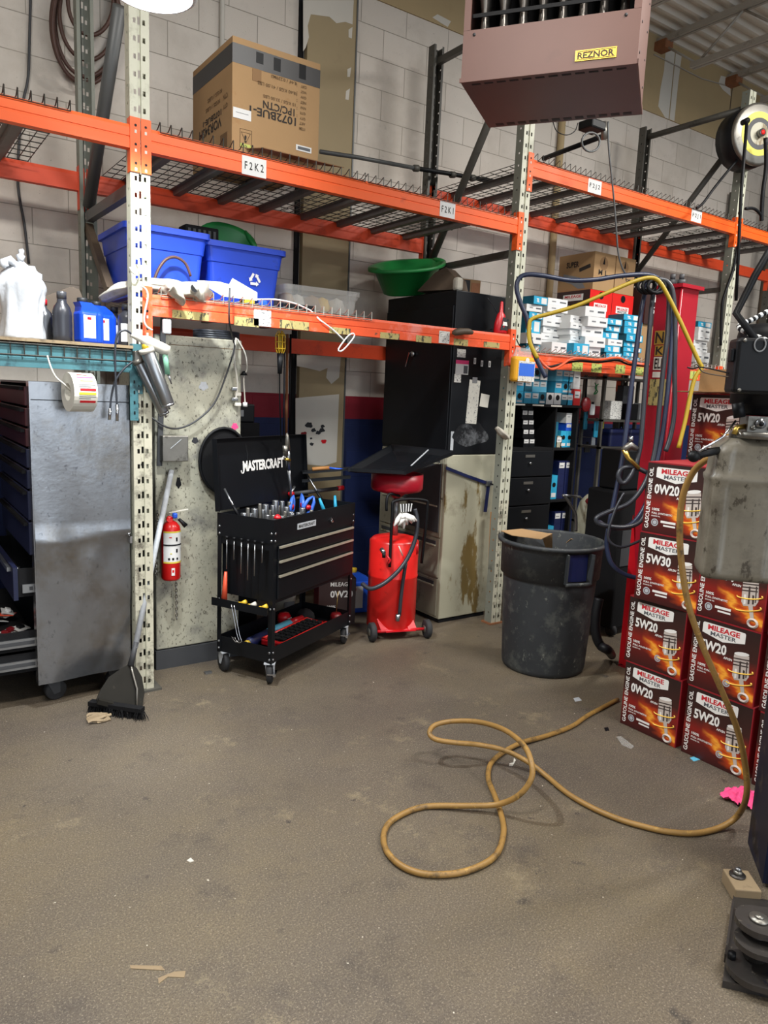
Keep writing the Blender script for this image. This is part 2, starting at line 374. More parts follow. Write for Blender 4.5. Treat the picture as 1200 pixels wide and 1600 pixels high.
    def build(s, name, parent=None, world=True, origin=None, loc=None, rz=0, bevel=0, subs=0, disp=None):
        vs = [Vector(v) for v in s.v]
        if parent is not None:
            if world:
                T = parent['_T'] if False else TF[parent.name]; Ti = T.inverted(); vs = [Ti @ v for v in vs]
            L0 = Vector((0, 0, 0))
        elif loc is not None: L0 = Vector(loc)
        else:
            if origin is None:
                xs, ys, zs = zip(*vs); origin = ((min(xs)+max(xs))/2, (min(ys)+max(ys))/2, min(zs))
            L0 = Vector(origin); vs = [v-L0 for v in vs]
        me = bpy.data.meshes.new(name); me.from_pydata(vs, [], s.f)
        for k in s.mats: me.materials.append(MT[k])
        me.polygons.foreach_set('material_index', s.m); me.polygons.foreach_set('use_smooth', s.sm)
        bm = bmesh.new(); bm.from_mesh(me); bmesh.ops.recalc_face_normals(bm, faces=bm.faces) if s.fixn else None; bm.to_mesh(me); bm.free()
        me.update(); o = bpy.data.objects.new(name, me); COL.objects.link(o); o.location = L0
        if parent is None: o.rotation_euler = (0, 0, rz); TF[o.name] = Matrix.Translation(L0) @ Matrix.Rotation(rz, 4, 'Z')
        else: o.parent = parent; TF[o.name] = TF[parent.name]
        if bevel:
            b = o.modifiers.new('bevel', 'BEVEL'); b.width = bevel; b.segments = 2; b.limit_method = 'ANGLE'; b.harden_normals = False
        if subs:
            b = o.modifiers.new('sub', 'SUBSURF'); b.levels = subs; b.render_levels = subs
        return o
    fixn = True
TF = {}
ORD = ['first', 'second', 'third', 'fourth', 'fifth', 'sixth', 'seventh', 'eighth', 'ninth', 'tenth', 'eleventh', 'twelfth', 'thirteenth', 'fourteenth']
def thing(name, label, cat, loc=(0, 0, 0), rz=0, group=None):
    o = bpy.data.objects.new(name, None); COL.objects.link(o); o.location = loc; o.rotation_euler = (0, 0, rz); o.empty_display_size = .1
    o['label'] = label; o['category'] = cat
    if group: o['group'] = group
    TF[o.name] = Matrix.Translation(Vector(loc)) @ Matrix.Rotation(rz, 4, 'Z'); return o
def tag(o, label, cat, group=None, kind=None):
    o['label'] = label; o['category'] = cat
    if group: o['group'] = group
    if kind: o['kind'] = kind
    return o
def struct(o, label=None):
    o['kind'] = 'structure'
    if label: o['label'] = label
    return o
def dup(root, loc, rz=0, label=None, group=None):
    r = root.copy(); COL.objects.link(r); r.location = loc; r.rotation_euler = (0, 0, rz)
    if label: r['label'] = label
    if group: r['group'] = group
    for ch in list(root.children):
        c = ch.copy(); COL.objects.link(c); c.parent = r
        for g in ch.children:
            d = g.copy(); COL.objects.link(d); d.parent = c
    TF[r.name] = Matrix.Translation(Vector(loc)) @ Matrix.Rotation(rz, 4, 'Z'); return r
def smooth(pts, k=6, closed=False):
    pts = [Vector(p) for p in pts]; n = len(pts); out = []
    rng = range(n if closed else n-1)
    for i in rng:
        if closed: p0, p1, p2, p3 = pts[i-1], pts[i], pts[(i+1) % n], pts[(i+2) % n]
        else: p0, p1, p2, p3 = pts[max(i-1, 0)], pts[i], pts[i+1], pts[min(i+2, n-1)]
        for j in range(k):
            t = j/k; out.append(.5*((2*p1)+(p2-p0)*t+(2*p0-5*p1+4*p2-p3)*t*t+(3*p1-p0-3*p2+p3)*t**3))
    if not closed: out.append(pts[-1])
    return out
def textM(p, xdir, ydir):
    x = Vector(xdir).normalized(); y = Vector(ydir).normalized(); z = x.cross(y)
    M = Matrix((x, y, z)).transposed().to_4x4(); M.translation = Vector(p); return M
FRONT = ((1, 0, 0), (0, 0, 1))       # text read from -Y
LEFTF = ((0, -1, 0), (0, 0, 1))      # text read from -X
# ================================================================ the setting
WY = 5.05
b = MB(); b.box(-5, 13, -6, WY+.2, -.1, 0, 'concrete'); struct(b.build('floor', origin=(0, 0, 0)))
b = MB(); b.box(-5, 13, WY, WY+.2, 0, 5.3, 'blocks'); struct(b.build('wall_back', origin=(0, WY, 0)))
b = MB(); b.box(-5.2, -5, -6, WY, 0, 5.3, 'blocks'); struct(b.build('wall_left', origin=(-5, 0, 0)))
b = MB(); b.box(13, 13.2, -6, WY, 0, 5.3, 'blocks'); struct(b.build('wall_right', origin=(13, 0, 0)))
# ribbed metal roof deck
b = MB(); prof = []
y = WY
while y > -6:
    prof += [(y, 5.20), (y-.035, 5.20), (y-.06, 5.245), (y-.125, 5.245)]; y -= .15
vs = [(x, yy, z) for x in (-5, 13) for yy, z in prof]; n = len(prof)
b.add(vs, [(i, i+1, n+i+1, n+i) for i in range(n-1)], 'deck_metal'); b.box(-5, 13, -6, WY, 5.28, 5.32, 'deck_metal')
b.fixn = False; struct(b.build('ceiling'))
# tan board band above the blocks, with joint compound patches
b = MB(); b.box(3.10, 13, WY-.012, WY, 4.50, 5.2, 'tan_board'); b.box(3.0, 3.35, WY-.012, WY, 4.53, 5.2, 'tan_board')
pf = [P(x, y, Y=WY-.016) for x, y in ((1041, 76), (1066, 84), (1060, 130), (1054, 189), (1040, 184), (1029, 166), (1033, 135), (1038, 110))]
b.slab([p+Vector((0, .003, 0)) for p in pf], .002, 'plaster')
pf = [P(x, y, Y=WY-.016) for x, y in ((1127, 118), (1141, 122), (1142, 150), (1130, 140), (1123, 130))]
b.slab([p+Vector((0, .003, 0)) for p in pf], .002, 'plaster')
pf = [P(x, y, Y=WY-.016) for x, y in ((676, 27), (684, 22), (705, 33), (700, 42), (690, 36))]
b.slab([p+Vector((0, .003, 0)) for p in pf], .002, 'plaster')
b.tube([P(1022, 85, Y=WY-.02), P(1097, 123, Y=WY-.02), P(1133, 133, Y=WY-.02)], .006, 'joist', 5)
for px in (1141, 1047): 
    q = P(px, 150, Y=WY); b.box(q.x-.006, q.x+.006, WY-.016, WY-.012, 4.5, 5.15, 'brown_rubber' if px > 1100 else 'tan_plate')
struct(b.build('trim_1'))
# tan column cover with torn paint and spray marks
b = MB(); b.box(2.675, 3.075, WY-.05, WY, .0, 4.55, 'tan_plate'); b.box(3.072, 3.084, WY-.056, WY, 0, 4.55, 'steel_grey')
Yp = WY-.053
def patch(pts, m='plaster'):
    b.slab([P(x, y, Y=Yp)+Vector((0, .002, 0)) for x, y in pts], .002, m)
patch([(474, 0), (553, 0), (551, 38), (540, 34), (526, 36), (515, 26), (500, 24), (486, 22), (481, 40), (483, 58), (478, 74), (474, 80)])
patch([(545, 46), (551, 42), (550, 60), (545, 58)]); patch([(543, 108), (549, 105), (547, 120), (543, 120)]); patch([(541, 142), (547, 138), (545, 156), (540, 155)])
patch([(464, 555), (533, 556), (530, 590), (518, 600), (510, 590), (512, 575), (500, 580), (480, 575), (464, 572)])
patch([(462, 622), (530, 616), (526, 722), (506, 728), (462, 724)])
for x, y, r, m in ((483, 664, 9, 'spray_black'), (490, 672, 6, 'spray_black'), (475, 678, 7, 'red_dark'), (497, 676, 6, 'spray_black'), (503, 672, 7, 'spray_black'), (504, 666, 5, 'spray_black'), (487, 694, 5, 'spray_black'), (506, 690, 6.5, 'red'), (486, 685, 3, 'spray_black')):
    r *= .62; pts = [(x+r*(1+.22*math.sin(3*a+x))*math.cos(a), y+r*.8*(1+.18*math.sin(4*a+y))*math.sin(a)) for a in [k*PI/8 for k in range(16)]]
    b.poly([P(u, v, Y=Yp-.0015) for u, v in pts], m)
struct(b.build('trim_2'))
b = MB(); b.box(2.626, 2.662, WY-.02, WY, 0, 4.5, 'black_matte'); struct(b.build('trim_3'))
# bar joists
for i, X in enumerate((5.35, 6.6, 7.85, 9.1)):
    b = MB()
    for dx in (-.022, .022):
        b.bar((X+dx, -6, 5.14), (X+dx, WY, 5.14), .03, .05, 'joist')
        b.bar((X+dx, -6, 4.80), (X+dx, WY-.42, 4.80), .03, .05, 'joist')
    b.box(X-.06, X+.06, WY-.14, WY, 5.05, 5.13, 'rust')
    y = WY-.05; up = True
    while y > -5.6:
        y2 = y-.42; b.tube([(X, y, 5.12 if up else 4.81), (X, y2, 4.81 if up else 5.12)], .012, 'joist', 6); up = not up; y = y2
    o = b.build('ceiling_joist'); tag(o, ['open web steel roof joist above the heater', 'open web steel roof joist second from the heater, rusted where it meets the wall', 'open web steel roof joist with white patch below its rusted seat', 'open web steel roof joist nearest the top right corner'][i], 'joist', 'roof joists')
# ================================================================ pallet racking
FY, BY = 3.70, 4.70       # front faces of the front and back posts
def post(parent, x0, x1, y0, H, mf, ms, z0=0, front=-1, dep=.07, mlow=None, zlow=1.5):
    # a roll formed post: two rows of square holes with slots in a groove between, small round holes on the flanges
    b = MB(); W = x1-x0; yo = y0 if front < 0 else y0+dep; s = 1 if front < 0 else -1
    xb = [0, .20, .33, .42, .58, .67, .80, 1]
    pitch = .0757; hz = .022; sz = .034
    def strip(xa, xb_, y, holes, h):
        xa = x0+xa*W; xb_ = x0+xb_*W
        z = z0
        if holes:
            k = 0
            while z0+.045+k*pitch+h < H:
                a = z0+.045+k*pitch; b.poly([(xa, y, z), (xb_, y, z), (xb_, y, a), (xa, y, a)], mlow if mlow and a < zlow else mf); z = a+h; k += 1
        elif mlow: b.poly([(xa, y, z), (xb_, y, z), (xb_, y, zlow), (xa, y, zlow)], mlow); z = zlow
        b.poly([(xa, y, z), (xb_, y, z), (xb_, y, H), (xa, y, H)], mf)
    g = .008*s
    for (a, c, off, ho, h) in ((0, .20, 0, 0, 0), (.20, .33, 0, 1, hz), (.33, .42, 0, 0, 0), (.44, .56, g, 1, sz), (.58, .67, 0, 0, 0), (.67, .80, 0, 1, hz), (.80, 1, 0, 0, 0)):
        strip(a, c, yo+off, ho, h)
    for a, c in ((.42, .44), (.58, .56)):
        b.poly([(x0+a*W, yo, z0), (x0+c*W, yo+g, z0), (x0+c*W, yo+g, H), (x0+a*W, yo, H)], mf)
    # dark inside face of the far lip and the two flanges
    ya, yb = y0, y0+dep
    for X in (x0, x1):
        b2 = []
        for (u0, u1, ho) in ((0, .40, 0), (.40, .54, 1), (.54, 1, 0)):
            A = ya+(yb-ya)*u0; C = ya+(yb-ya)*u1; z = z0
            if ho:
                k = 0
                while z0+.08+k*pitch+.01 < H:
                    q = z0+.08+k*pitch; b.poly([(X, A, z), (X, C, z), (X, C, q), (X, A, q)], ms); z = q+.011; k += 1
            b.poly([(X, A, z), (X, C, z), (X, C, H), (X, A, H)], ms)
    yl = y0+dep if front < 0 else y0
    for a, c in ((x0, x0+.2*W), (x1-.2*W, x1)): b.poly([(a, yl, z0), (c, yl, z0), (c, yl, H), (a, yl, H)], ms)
    b.fixn = False
    return b.build('post', parent)
def tubebar(name, parent, a, c, r, m, n=10):
    b = MB(); b.cyl(a, c, r, m, n); return b.build(name, parent)
XS = {'left': (1.062, 1.154), 'mid': (3.573, 3.665), 'far': (6.09, 6.182)}
# left frame
t = thing('rack_upright', 'cream perforated rack upright frame beside the silver cabinet and fire extinguisher', 'rack upright', (1.108, 4.2, 0), 0, 'rack uprights')
post(t, 1.062, 1.154, FY, 4.6, 'post_cream', 'post_cream', mlow='post_worn'); post(t, 1.062, 1.154, BY, 4.6, 'post_grey', 'post_grey', front=1)
X = 1.108
tubebar('brace', t, P(139, 322, X=X), P(187, 10, X=X), .034, 'steel_grey', 14)
b = MB(); b.bar(P(140, 339, X=X), P(203, 298, X=X), .04, .055, 'steel_grey'); b.build('strut', t)
b = MB(); b.bar(P(138, 355, X=X), P(172, 455, X=X), .04, .05, 'brown_rubber'); b.build('brace', t)
b = MB(); b.box(1.03, 1.19, FY-.02, FY+.1, 0, .012, 'post_dark'); b.build('foot_plate', t)
# middle frame
t = thing('rack_upright', 'cream and grey rack upright frame between the black cabinet and the trash can', 'rack upright', (3.62, 4.2, 0), 0, 'rack uprights')
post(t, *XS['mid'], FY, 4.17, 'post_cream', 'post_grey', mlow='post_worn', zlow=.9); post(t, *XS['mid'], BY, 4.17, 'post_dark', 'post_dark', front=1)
X = 3.62
tubebar('brace', t, P(673, 411, X=X), (X, FY+.05, 4.02), .028, 'post_dark', 12)
b = MB(); b.bar(P(676, 421, X=X), (X, FY+.08, P(801, 396, X=X).z), .035, .045, 'post_dark'); b.build('strut', t)
b = MB(); b.bar((X, BY, 4.06), (X, FY+.08, 4.06), .035, .045, 'post_dark'); b.build('strut', t)
b = MB(); b.box(3.56, 3.68, FY-.01, FY+.09, 0, .012, 'rust'); b.build('foot_plate', t)
# far frame
t = thing('rack_upright', 'rack upright frame behind the red lift column, hose reel near its top', 'rack upright', (6.136, 4.2, 0), 0, 'rack uprights')
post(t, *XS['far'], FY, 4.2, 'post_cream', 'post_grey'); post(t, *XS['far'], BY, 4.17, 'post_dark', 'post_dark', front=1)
X = 6.136
tubebar('strut', t, P(1014, 214, X=X), (X, FY+.08, 4.08), .026, 'post_dark', 10)
tubebar('brace', t, (X, BY, 2.85), (X, FY+.06, 3.9), .026, 'post_dark', 10)
b = MB(); b.bar((X, BY, 2.62), (X, FY+.08, 2.62), .03, .04, 'post_dark'); b.build('strut', t)
# right most back post pieces
t = thing('rack_upright', 'slim grey rack upright standing at the right edge of the photo behind the lift', 'rack upright', (8.6, 4.7, 0), 0, 'rack uprights')
post(t, 8.56, 8.65, BY, 4.17, 'post_dark', 'post_dark', front=1); post(t, 8.56, 8.65, FY, 4.17, 'post_cream', 'post_grey')
def beam(label, x0, x1, y, zt, mt, conn=(1, 1), h=.103, stickers=(), face=-1, group='rack beams', mc=None, ends=(0, 0)):
    # y: front plane of the beam; a step profile with a groove
    t = thing('rack_beam', label, 'rack beam', ((x0+x1)/2, y, zt-h), 0, group)
    b = MB(); d = .045*(-face)
    pr = [(0, 0), (0, h*.42), (.003, h*.44), (.003, h*.49), (0, h*.51), (0, h*.86), (.004, h), (.04, h), (.045, h-.02), (.045, 0)]
    pr = [(y+q*(-face) if face < 0 else y-q, zt-h+z) for q, z in pr]
    n = len(pr); vs = [(x0, a, c) for a, c in pr]+[(x1, a, c) for a, c in pr]
    b.add(vs, [tuple(range(n)), tuple(range(2*n-1, n-1, -1))]+[(i, (i+1) % n, (i+1) % n+n, i+n) for i in range(n)], mt)
    b.build('beam_body', t)
    for k, (xe, sgn) in enumerate(((x0, -1), (x1, 1))):
        if not conn[k]: continue
        b = MB(); xa, xb = sorted((xe, xe+sgn*.043)); zc = zt+.035; zb = zt-.205
        yf = y-.004 if face < 0 else y+.004
        ya, yb = sorted((yf, yf+(.004 if face < 0 else -.004)))
        b.box(xa, xb, ya, yb, zb, zc, mc or mt)
        xs = xe; ya2, yb2 = sorted((yf, yf+(.05 if face < 0 else -.05)))
        b.box(min(xs, xs-sgn*.004), max(xs, xs-sgn*.004), ya2, yb2, zb, zc, mc or mt)
        xm = (xa+xb)/2
        for j in range(3):
            zz = zc-.035-j*.083; q = ya-.0012 if face < 0 else yb+.0012
            b.disc((xm, q, zz), (0, -1, 0), .006, 'black'); b.box(xm-.005, xm+.005, min(q, ya), max(q, ya), zz-.034, zz-.020, 'white_dirty')
        b.build('end_connector', t)
    for (px, wd, hh, m, txt) in stickers:
        q = P(px[0], px[1], Y=y); b = MB(); b.box(q.x-wd/2, q.x+wd/2, y-.0022, y-.0002, q.z-hh/2, q.z+hh/2, m)
        if txt: b.text(txt, wd*.78, hh*.42, textM((q.x, y-.003, q.z), *FRONT), 'ink', .012)
        b.build('label', t)
    return t
F = FY-.004
wl = 'white_card'; sc = 'scribble'
beam('orange upper front beam left of the cream post, running out of the frame', -1.3, 1.064, F, 2.785, 'orange', (0, 1))
beam('orange upper front beam of the middle bay, labelled F2K2 and F2K1', 1.154, 3.573, F, 2.785, 'orange',
     stickers=(((397, 261), .135, .09, wl, 'F 2 K 2'), ((699, 328), .12, .09, wl, 'F 2 K 1')))
beam('orange upper front beam of the right bay, under the hose reel', 3.665, 6.09, F, 3.165, 'orange', stickers=(((929, 292), .14, .09, wl, 'F 2 J 2'), ((1088, 338), .14, .09, wl, 'F 2 J 1')))
beam('orange upper front beam running out of the photo at the right edge', 6.182, 8.56, F, 3.165, 'orange')
beam('red orange rear beam left of the cream post, high on the wall', -1.3, 1.064, BY+.065, 2.79, 'orange_red', (0, 1), face=1)
beam('red orange rear beam of the middle bay behind the wire decking', 1.154, 3.573, BY+.065, 2.79, 'orange_red', face=1)
beam('orange rear beam of the right bay behind the brown cartons', 3.665, 6.09, BY+.065, 3.17, 'orange_red', face=1)
beam('orange rear beam behind the grey lift motor at the right edge', 6.182, 8.56, BY+.065, 3.17, 'orange_red', face=1)
beam('worn orange lower beam with faded yellow tape labels, white wire tool hooked on it', 1.154, 3.573, F, 2.033, 'orange_worn',
     stickers=(((298, 493), .19, .04, sc, None), ((385, 503), .14, .045, sc, None), ((410, 497), .10, .085, 'scribble_white', None), ((460, 508), .18, .045, sc, None), ((531, 517), .14, .035, sc, None), ((609, 525), .14, .035, sc, None), ((662, 530), .12, .04, sc, None),
     ((694, 527), .085, .075, 'scribble_white', None), ((720, 535), .12, .04, sc, None), ((768, 539), .14, .035, sc, None)))
beam('dull orange lower rear beam behind the dirty white sheet', 1.154, 3.573, BY+.065, 1.96, 'orange_red', face=1)
beam('orange lower front beam under the stacks of filter boxes', 3.665, 6.09, F, 1.93, 'orange_worn',
     stickers=tuple(((x, y), .115, .065, 'scribble_green', None) for x, y in ((902, 573), (932, 575), (969, 577), (998, 580), (1084, 586))))
beam('orange lower rear beam seen between the shelving and the red lift column', 3.665, 6.09, BY+.065, 1.93, 'orange_red', face=1)
t = beam('teal front beam holding the plywood shelf of bottles', -1.3, 1.064, F, 1.755, 'teal', (0, 1), mc='teal')
b = MB(); b.box(1.045, 1.085, F-.006, F-.001, 1.42, 1.66, 'teal')
for j in range(4): b.box(1.062, 1.07, F-.0075, F-.006, 1.45+j*.05, 1.465+j*.05, 'black')
b.build('end_connector', t)
# wire decks
def deck(label, x0, x1, z, chans=4, group='wire decks', mw='wire', droop=.02, step=.052, fy=FY, by=BY+.06):
    t = thing('wire_deck', label, 'wire deck', ((x0+x1)/2, (fy+by)/2, z), 0, group)
    b = MB(); n = int((x1-x0)/step); r = .0028
    for i in range(n+1):
        x = x0+(x1-x0)*i/n
        b.tube([(x, by, z+.006), (x, fy+.03, z+.006), (x, fy-.008, z+.028), (x, fy-.012, z+.026), (x, fy-.012, z-.018)], r, mw, 4, cap=False)
    ny = int((by-fy)/.105)
    for j in range(ny+1):
        y = fy+.05+(by-fy-.08)*j/ny; b.tube([(x0, y, z), (x1, y, z)], r, mw, 4, cap=False)
    b.tube([(x0, fy-.012, z-.018), (x1, fy-.012, z-.018)], r, mw, 4, cap=False)
    b.build('wire_mesh', t)
    for k in range(chans):
        x = x0+(x1-x0)*(k+.5)/chans
        b = MB(); w, h = .03, .032
        b.add([(x+sx*ww, y, z-.004-hh) for y in (fy+.035, by-.03) for sx, ww, hh in ((-1, .045, .002), (-1, .024, .004), (-1, .02, h), (1, .02, h), (1, .024, .004), (1, .045, .002))],
              [(i, i+1, i+7, i+6) for i in range(5)], 'channel'); b.fixn = False
        b.build('support_channel', t)
    return t
deck('wire deck on the upper shelf left of the cream post', -.2, .80, 2.795, 3)
deck('wire deck under the big cardboard box', 1.20, 2.36, 2.795, 4)
deck('wire deck right of the big cardboard box, over the clear tote', 2.38, 3.54, 2.795, 4)
deck('wire deck on the right bay next to the grey post', 3.70, 4.86, 3.175, 4)
deck('wire deck on the right bay under the hose reel', 4.88, 6.06, 3.175, 4)
deck('wire deck at the right edge of the photo', 6.2, 7.4, 3.175, 4)
deck('wire deck carrying the blue recycling bins and clear tote', 1.20, 2.44, 2.043, 3, mw='wire_light')
deck('wire deck carrying the stacks of white and cyan filter boxes', 3.70, 4.86, 1.94, 3, mw='wire_light')
deck('wire deck carrying the cyan boxes behind the red lift column', 4.88, 6.06, 1.94, 3, mw='wire_light')
b = MB()
for i in range(14):
    x = .30+i*.056; b.tube([(x, 3.70, 1.764), (x, 3.686, 1.762), (x, 3.684, 1.70)], .003, 'wire', 4)
b.tube([(.2, 3.683, 1.705), (1.05, 3.683, 1.705)], .003, 'wire', 4); b.tube([(.2, 3.683, 1.755), (1.05, 3.683, 1.755)], .003, 'wire', 4)
tag(b.build('deck_wire_edge'), 'wire lip hanging over the teal beam under the plywood', 'wire deck')
b = MB(); b.slab([(-.6, 3.68, 1.766), (1.06, 3.68, 1.766), (1.06, 4.7, 1.766), (-.6, 4.7, 1.766)], .014, 'plywood')
tag(b.build('plywood_board'), 'thin plywood board holding the bottles on the teal beam', 'board')
# wall conduits and cords
for px, r, m, lab, name in ((880, .032, 'tan_board', 'tan vertical pipe on the block wall behind the gas valve', 'wall_pipe'), (350, .016, 'plaster', 'thin painted conduit on the wall left of the cardboard box', 'wall_conduit')):
    q = P(px, 200 if px > 500 else 20, Y=5.0); b = MB(); b.cyl((q.x, WY-.002-r, 0 if px > 500 else 3.2), (q.x, WY-.002-r, 5.19), r, m, 12); tag(b.build(name), lab, 'pipe')
q = P(1132, 400, Y=5.0); b = MB(); b.cyl((q.x, 5.0, 0), (q.x, 5.0, 4.0), .022, 'post_dark', 8); tag(b.build('wall_conduit'), 'dark conduit on the wall behind the far rack upright', 'pipe')
b = MB(); b.cyl((9.02, 5.0, 0), (9.02, 5.0, 4.6), .05, 'brown_rubber', 12); tag(b.build('wall_pipe'), 'brown pipe on the wall at the right edge', 'pipe')
b = MB(); b.tube(smooth([P(x, y, Y=WY-.02) for x, y in ((48, -10), (46, 60), (44, 120), (36, 160), (30, 220), (28, 290), (38, 350), (45, 412))], 4), .008, 'dark_grey', 6)
tag(b.build('power_cord'), 'dark cord hanging down the block wall at the left edge', 'cord')
b = MB()
for k, (dx, dy, sx, sy) in enumerate(((0, 0, 1, 1), (6, -4, .93, .95), (14, -14, .84, .78), (26, -34, .66, .58), (3, 3, .97, 1.0))):
    b.tube(smooth([P(134+dx*.3+54*sx*math.cos(a), 34+dy+95*sy*math.sin(a), Y=WY-.03-.018*k) for a in [PI*2*j/14 for j in range(14)]], 3, True), .012, 'brown_hose', 8, closed=True)
tag(b.build('hose_coil'), 'brown hose coiled on the wall behind the cream post', 'hose')
b = MB(); a = [(500, 237), (560, 246), (650, 263)]; b.tube([P(x, y, Y=4.62) for x, y in a], .015, 'steel_grey', 8); b.tube([P(x, y, Y=4.62) for x, y in ((650, 263), (700, 271), (775, 284))], .017, 'black', 8)
for x, y in ((650, 263), (707, 273), (738, 278)): q = P(x, y, Y=4.62); b.cyl(q-Vector((.02, 0, .003)), q+Vector((.02, 0, .003)), .024, 'post_dark', 10)
tag(b.build('gas_pipe'), 'grey and black pipe with couplings running behind the upper beam', 'pipe')
# high bay lamp
t = thing('high_bay_lamp', 'round bright high bay lamp at the top edge', 'lamp', tuple(LAMP))
b = MB(); b.lathe([(.155, -.008), (.165, 0), (.165, .02), (.15, .035), (.06, .06), (.05, .13), (.0, .14)], 'lamp_rim', 32, tuple(LAMP)); b.build('housing', t)
b = MB(); b.disc(LAMP-Vector((0, 0, .0085)), (0, 0, -1), .148, 'lamp_glass', 32); b.build('lens', t)
b = MB(); b.cyl(LAMP+Vector((0, 0, .13)), (LAMP.x, LAMP.y, 5.2), .006, 'steel_grey', 6); b.build('hanging_cable', t)
# ================================================================ left side: silver cabinet with drawers
T = thing('tool_chest', 'tall rolling drawer chest with dented silver side panel at the left', 'tool chest', (.84, 4.2, 0))
X0, X1, Y0, Y1, ZB, ZT = .605, 1.05, 3.76, 4.66, .125, 1.59
b = MB(); n = 14; vs = []
def dent(u, v):
    d = .010*math.exp(-((u-.15)**2*30+(v-.42)**2*60))
    if v < .5:
        d -= .055*max(0, (u-.12)-1.15*v)                      # flat lower right facet
        d += .05*max(0, .22-abs(v-.30)-.5*(1-u))
        d += .05*max(0, .12-abs((v-.42)-.25*(.5-u)))
    d += .005*max(0, 1-abs(v-.50)*26)
    return max(-.026, d+.0015*math.sin(9*u+14*v))
NU, NV = 30, 80
for j in range(NV+1):
    for i in range(NU+1): vs.append((X0+(X1-X0)*i/NU, Y0-.034-dent(i/NU, j/NV), ZB+(ZT-ZB)*j/NV))
b.add(vs, [(j*(NU+1)+i, j*(NU+1)+i+1, (j+1)*(NU+1)+i+1, (j+1)*(NU+1)+i) for j in range(NV) for i in range(NU)], 'side_metal', True)
b.box(X0-.006, X0+.002, Y0-.036, Y0+.03, ZB, ZT, 'side_metal'); b.box(X0, X1, Y0-.0375, Y0-.0335, ZT-.085, ZT-.081, 'black')
b.box(X1-.006, X1+.004, Y0-.045, Y0-.01, .80, .835, 'chrome')
b.build('side_panel', T)
b = MB(); b.box(X0, X1, Y0, Y0+.01, ZB, ZT, 'black_paint'); b.box(X0, X1, Y1-.01, Y1, ZB, ZT, 'black_paint'); b.box(X1-.01, X1, Y0, Y1, ZB, ZT, 'black_paint')
b.box(X0, X1, Y0+.01, Y1-.01, ZT-.01, ZT, 'black_paint'); b.box(X0, X1, Y0+.01, Y1-.01, ZB, ZB+.015, 'black_paint'); b.box(X0+.02, X1, Y0+.01, Y1-.01, .74, .75, 'black_paint')
b.build('cabinet_body', T)
zs = [1.57, 1.47, 1.375, 1.28, 1.18, 1.08, .93, .76]
for i in range(len(zs)-1):
    m = 'maroon' if i < 3 else 'drawer_blue'
    b = MB(); b.rbox(X0-.018, X0-.001, Y0+.015, Y1-.015, zs[i+1]+.006, zs[i]-.004, m, .004); dr = b.build('drawer', T)
    b = MB(); b.box(X0-.036, X0-.019, Y0+.03, Y1-.03, zs[i]-.022, zs[i]-.007, 'black_matte'); dr2 = b.build('handle', dr)
# pulled out drawers
def open_drawer(z0, z1, out, mf, fill=None):
    b = MB(); xo = X0-out; ya, yb = Y0+.02, Y1-.02
    b.box(xo, X0+.02, ya, ya+.006, z0, z1, 'black_matte'); b.box(xo, X0+.02, yb-.006, yb, z0, z1, 'black_matte'); b.box(xo, X0+.02, ya+.006, yb-.006, z0, z0+.006, 'black_matte')
    b.box(xo-.02, xo, ya-.02, yb+.02, z0-.01, z1+.012, mf); b.box(xo-.036, xo-.0205, ya+.05, yb-.05, z1-.02, z1, 'steel')
    d = b.build('drawer', T)
    b = MB(); b.box(xo+.02, X0+.015, ya-.012, ya-.002, z0+.02, z0+.062, 'steel'); b.box(xo+.05, X0-.01, ya-.014, ya-.0125, z0+.032, z0+.05, 'dark_grey'); b.build('slide', d)
z1 = P(40, 888, Y=3.78).z; z0 = P(40, 932, Y=3.78).z
open_drawer(z0, z1, .075, 'drawer_blue')
za = P(40, 986, Y=3.78).z; zb_ = P(40, 1016, Y=3.78).z; zc_ = P(40, 1050, Y=3.78).z
open_drawer(zb_, za, .40, 'black_matte'); open_drawer(zc_, zb_-.015, .42, 'black_matte')
random.seed(3)
for i in range(22):
    x = random.uniform(.26, .585); y = random.uniform(3.83, 4.3); a = random.uniform(0, 3); z = zb_+.012+i*.0022
    m = ['white_card', 'red_bright', 'white_card', 'plastic_clear', 'orange_tip'][i % 5]
    b = MB(); M = Matrix.Translation((x, y, z)) @ Matrix.Rotation(a, 4, 'Z') @ Matrix.Rotation(random.uniform(-.35, .35), 4, 'X')
    b.box(-.045, .045, -.03, .03, 0, .004, m, M=M); b.rbox(-.02, .02, -.015, .015, .0045, .02, ['red_dark', 'black', 'white_card'][i % 3], .004, M=M)
    tag(b.build('small_parts_pack'), '%s blister pack lying in the open bottom drawer' % ['white card', 'bright red', 'white backed', 'clear plastic', 'orange'][i % 5], 'package', 'blister packs in the open drawer')
for i in range(10):
    b = MB(); x = X0-.06+.055*random.random(); y = 3.83+i*.05
    b.cyl((x, y, z0+.007), (x, y, z0+.035+.02*random.random()), .013, ['blue', 'red_dark', 'steel'][i % 3], 8)
    tag(b.build('bit_socket'), '%s small coloured socket counted from the front in the upper open drawer' % ORD[i], 'socket', 'sockets in the upper open drawer')
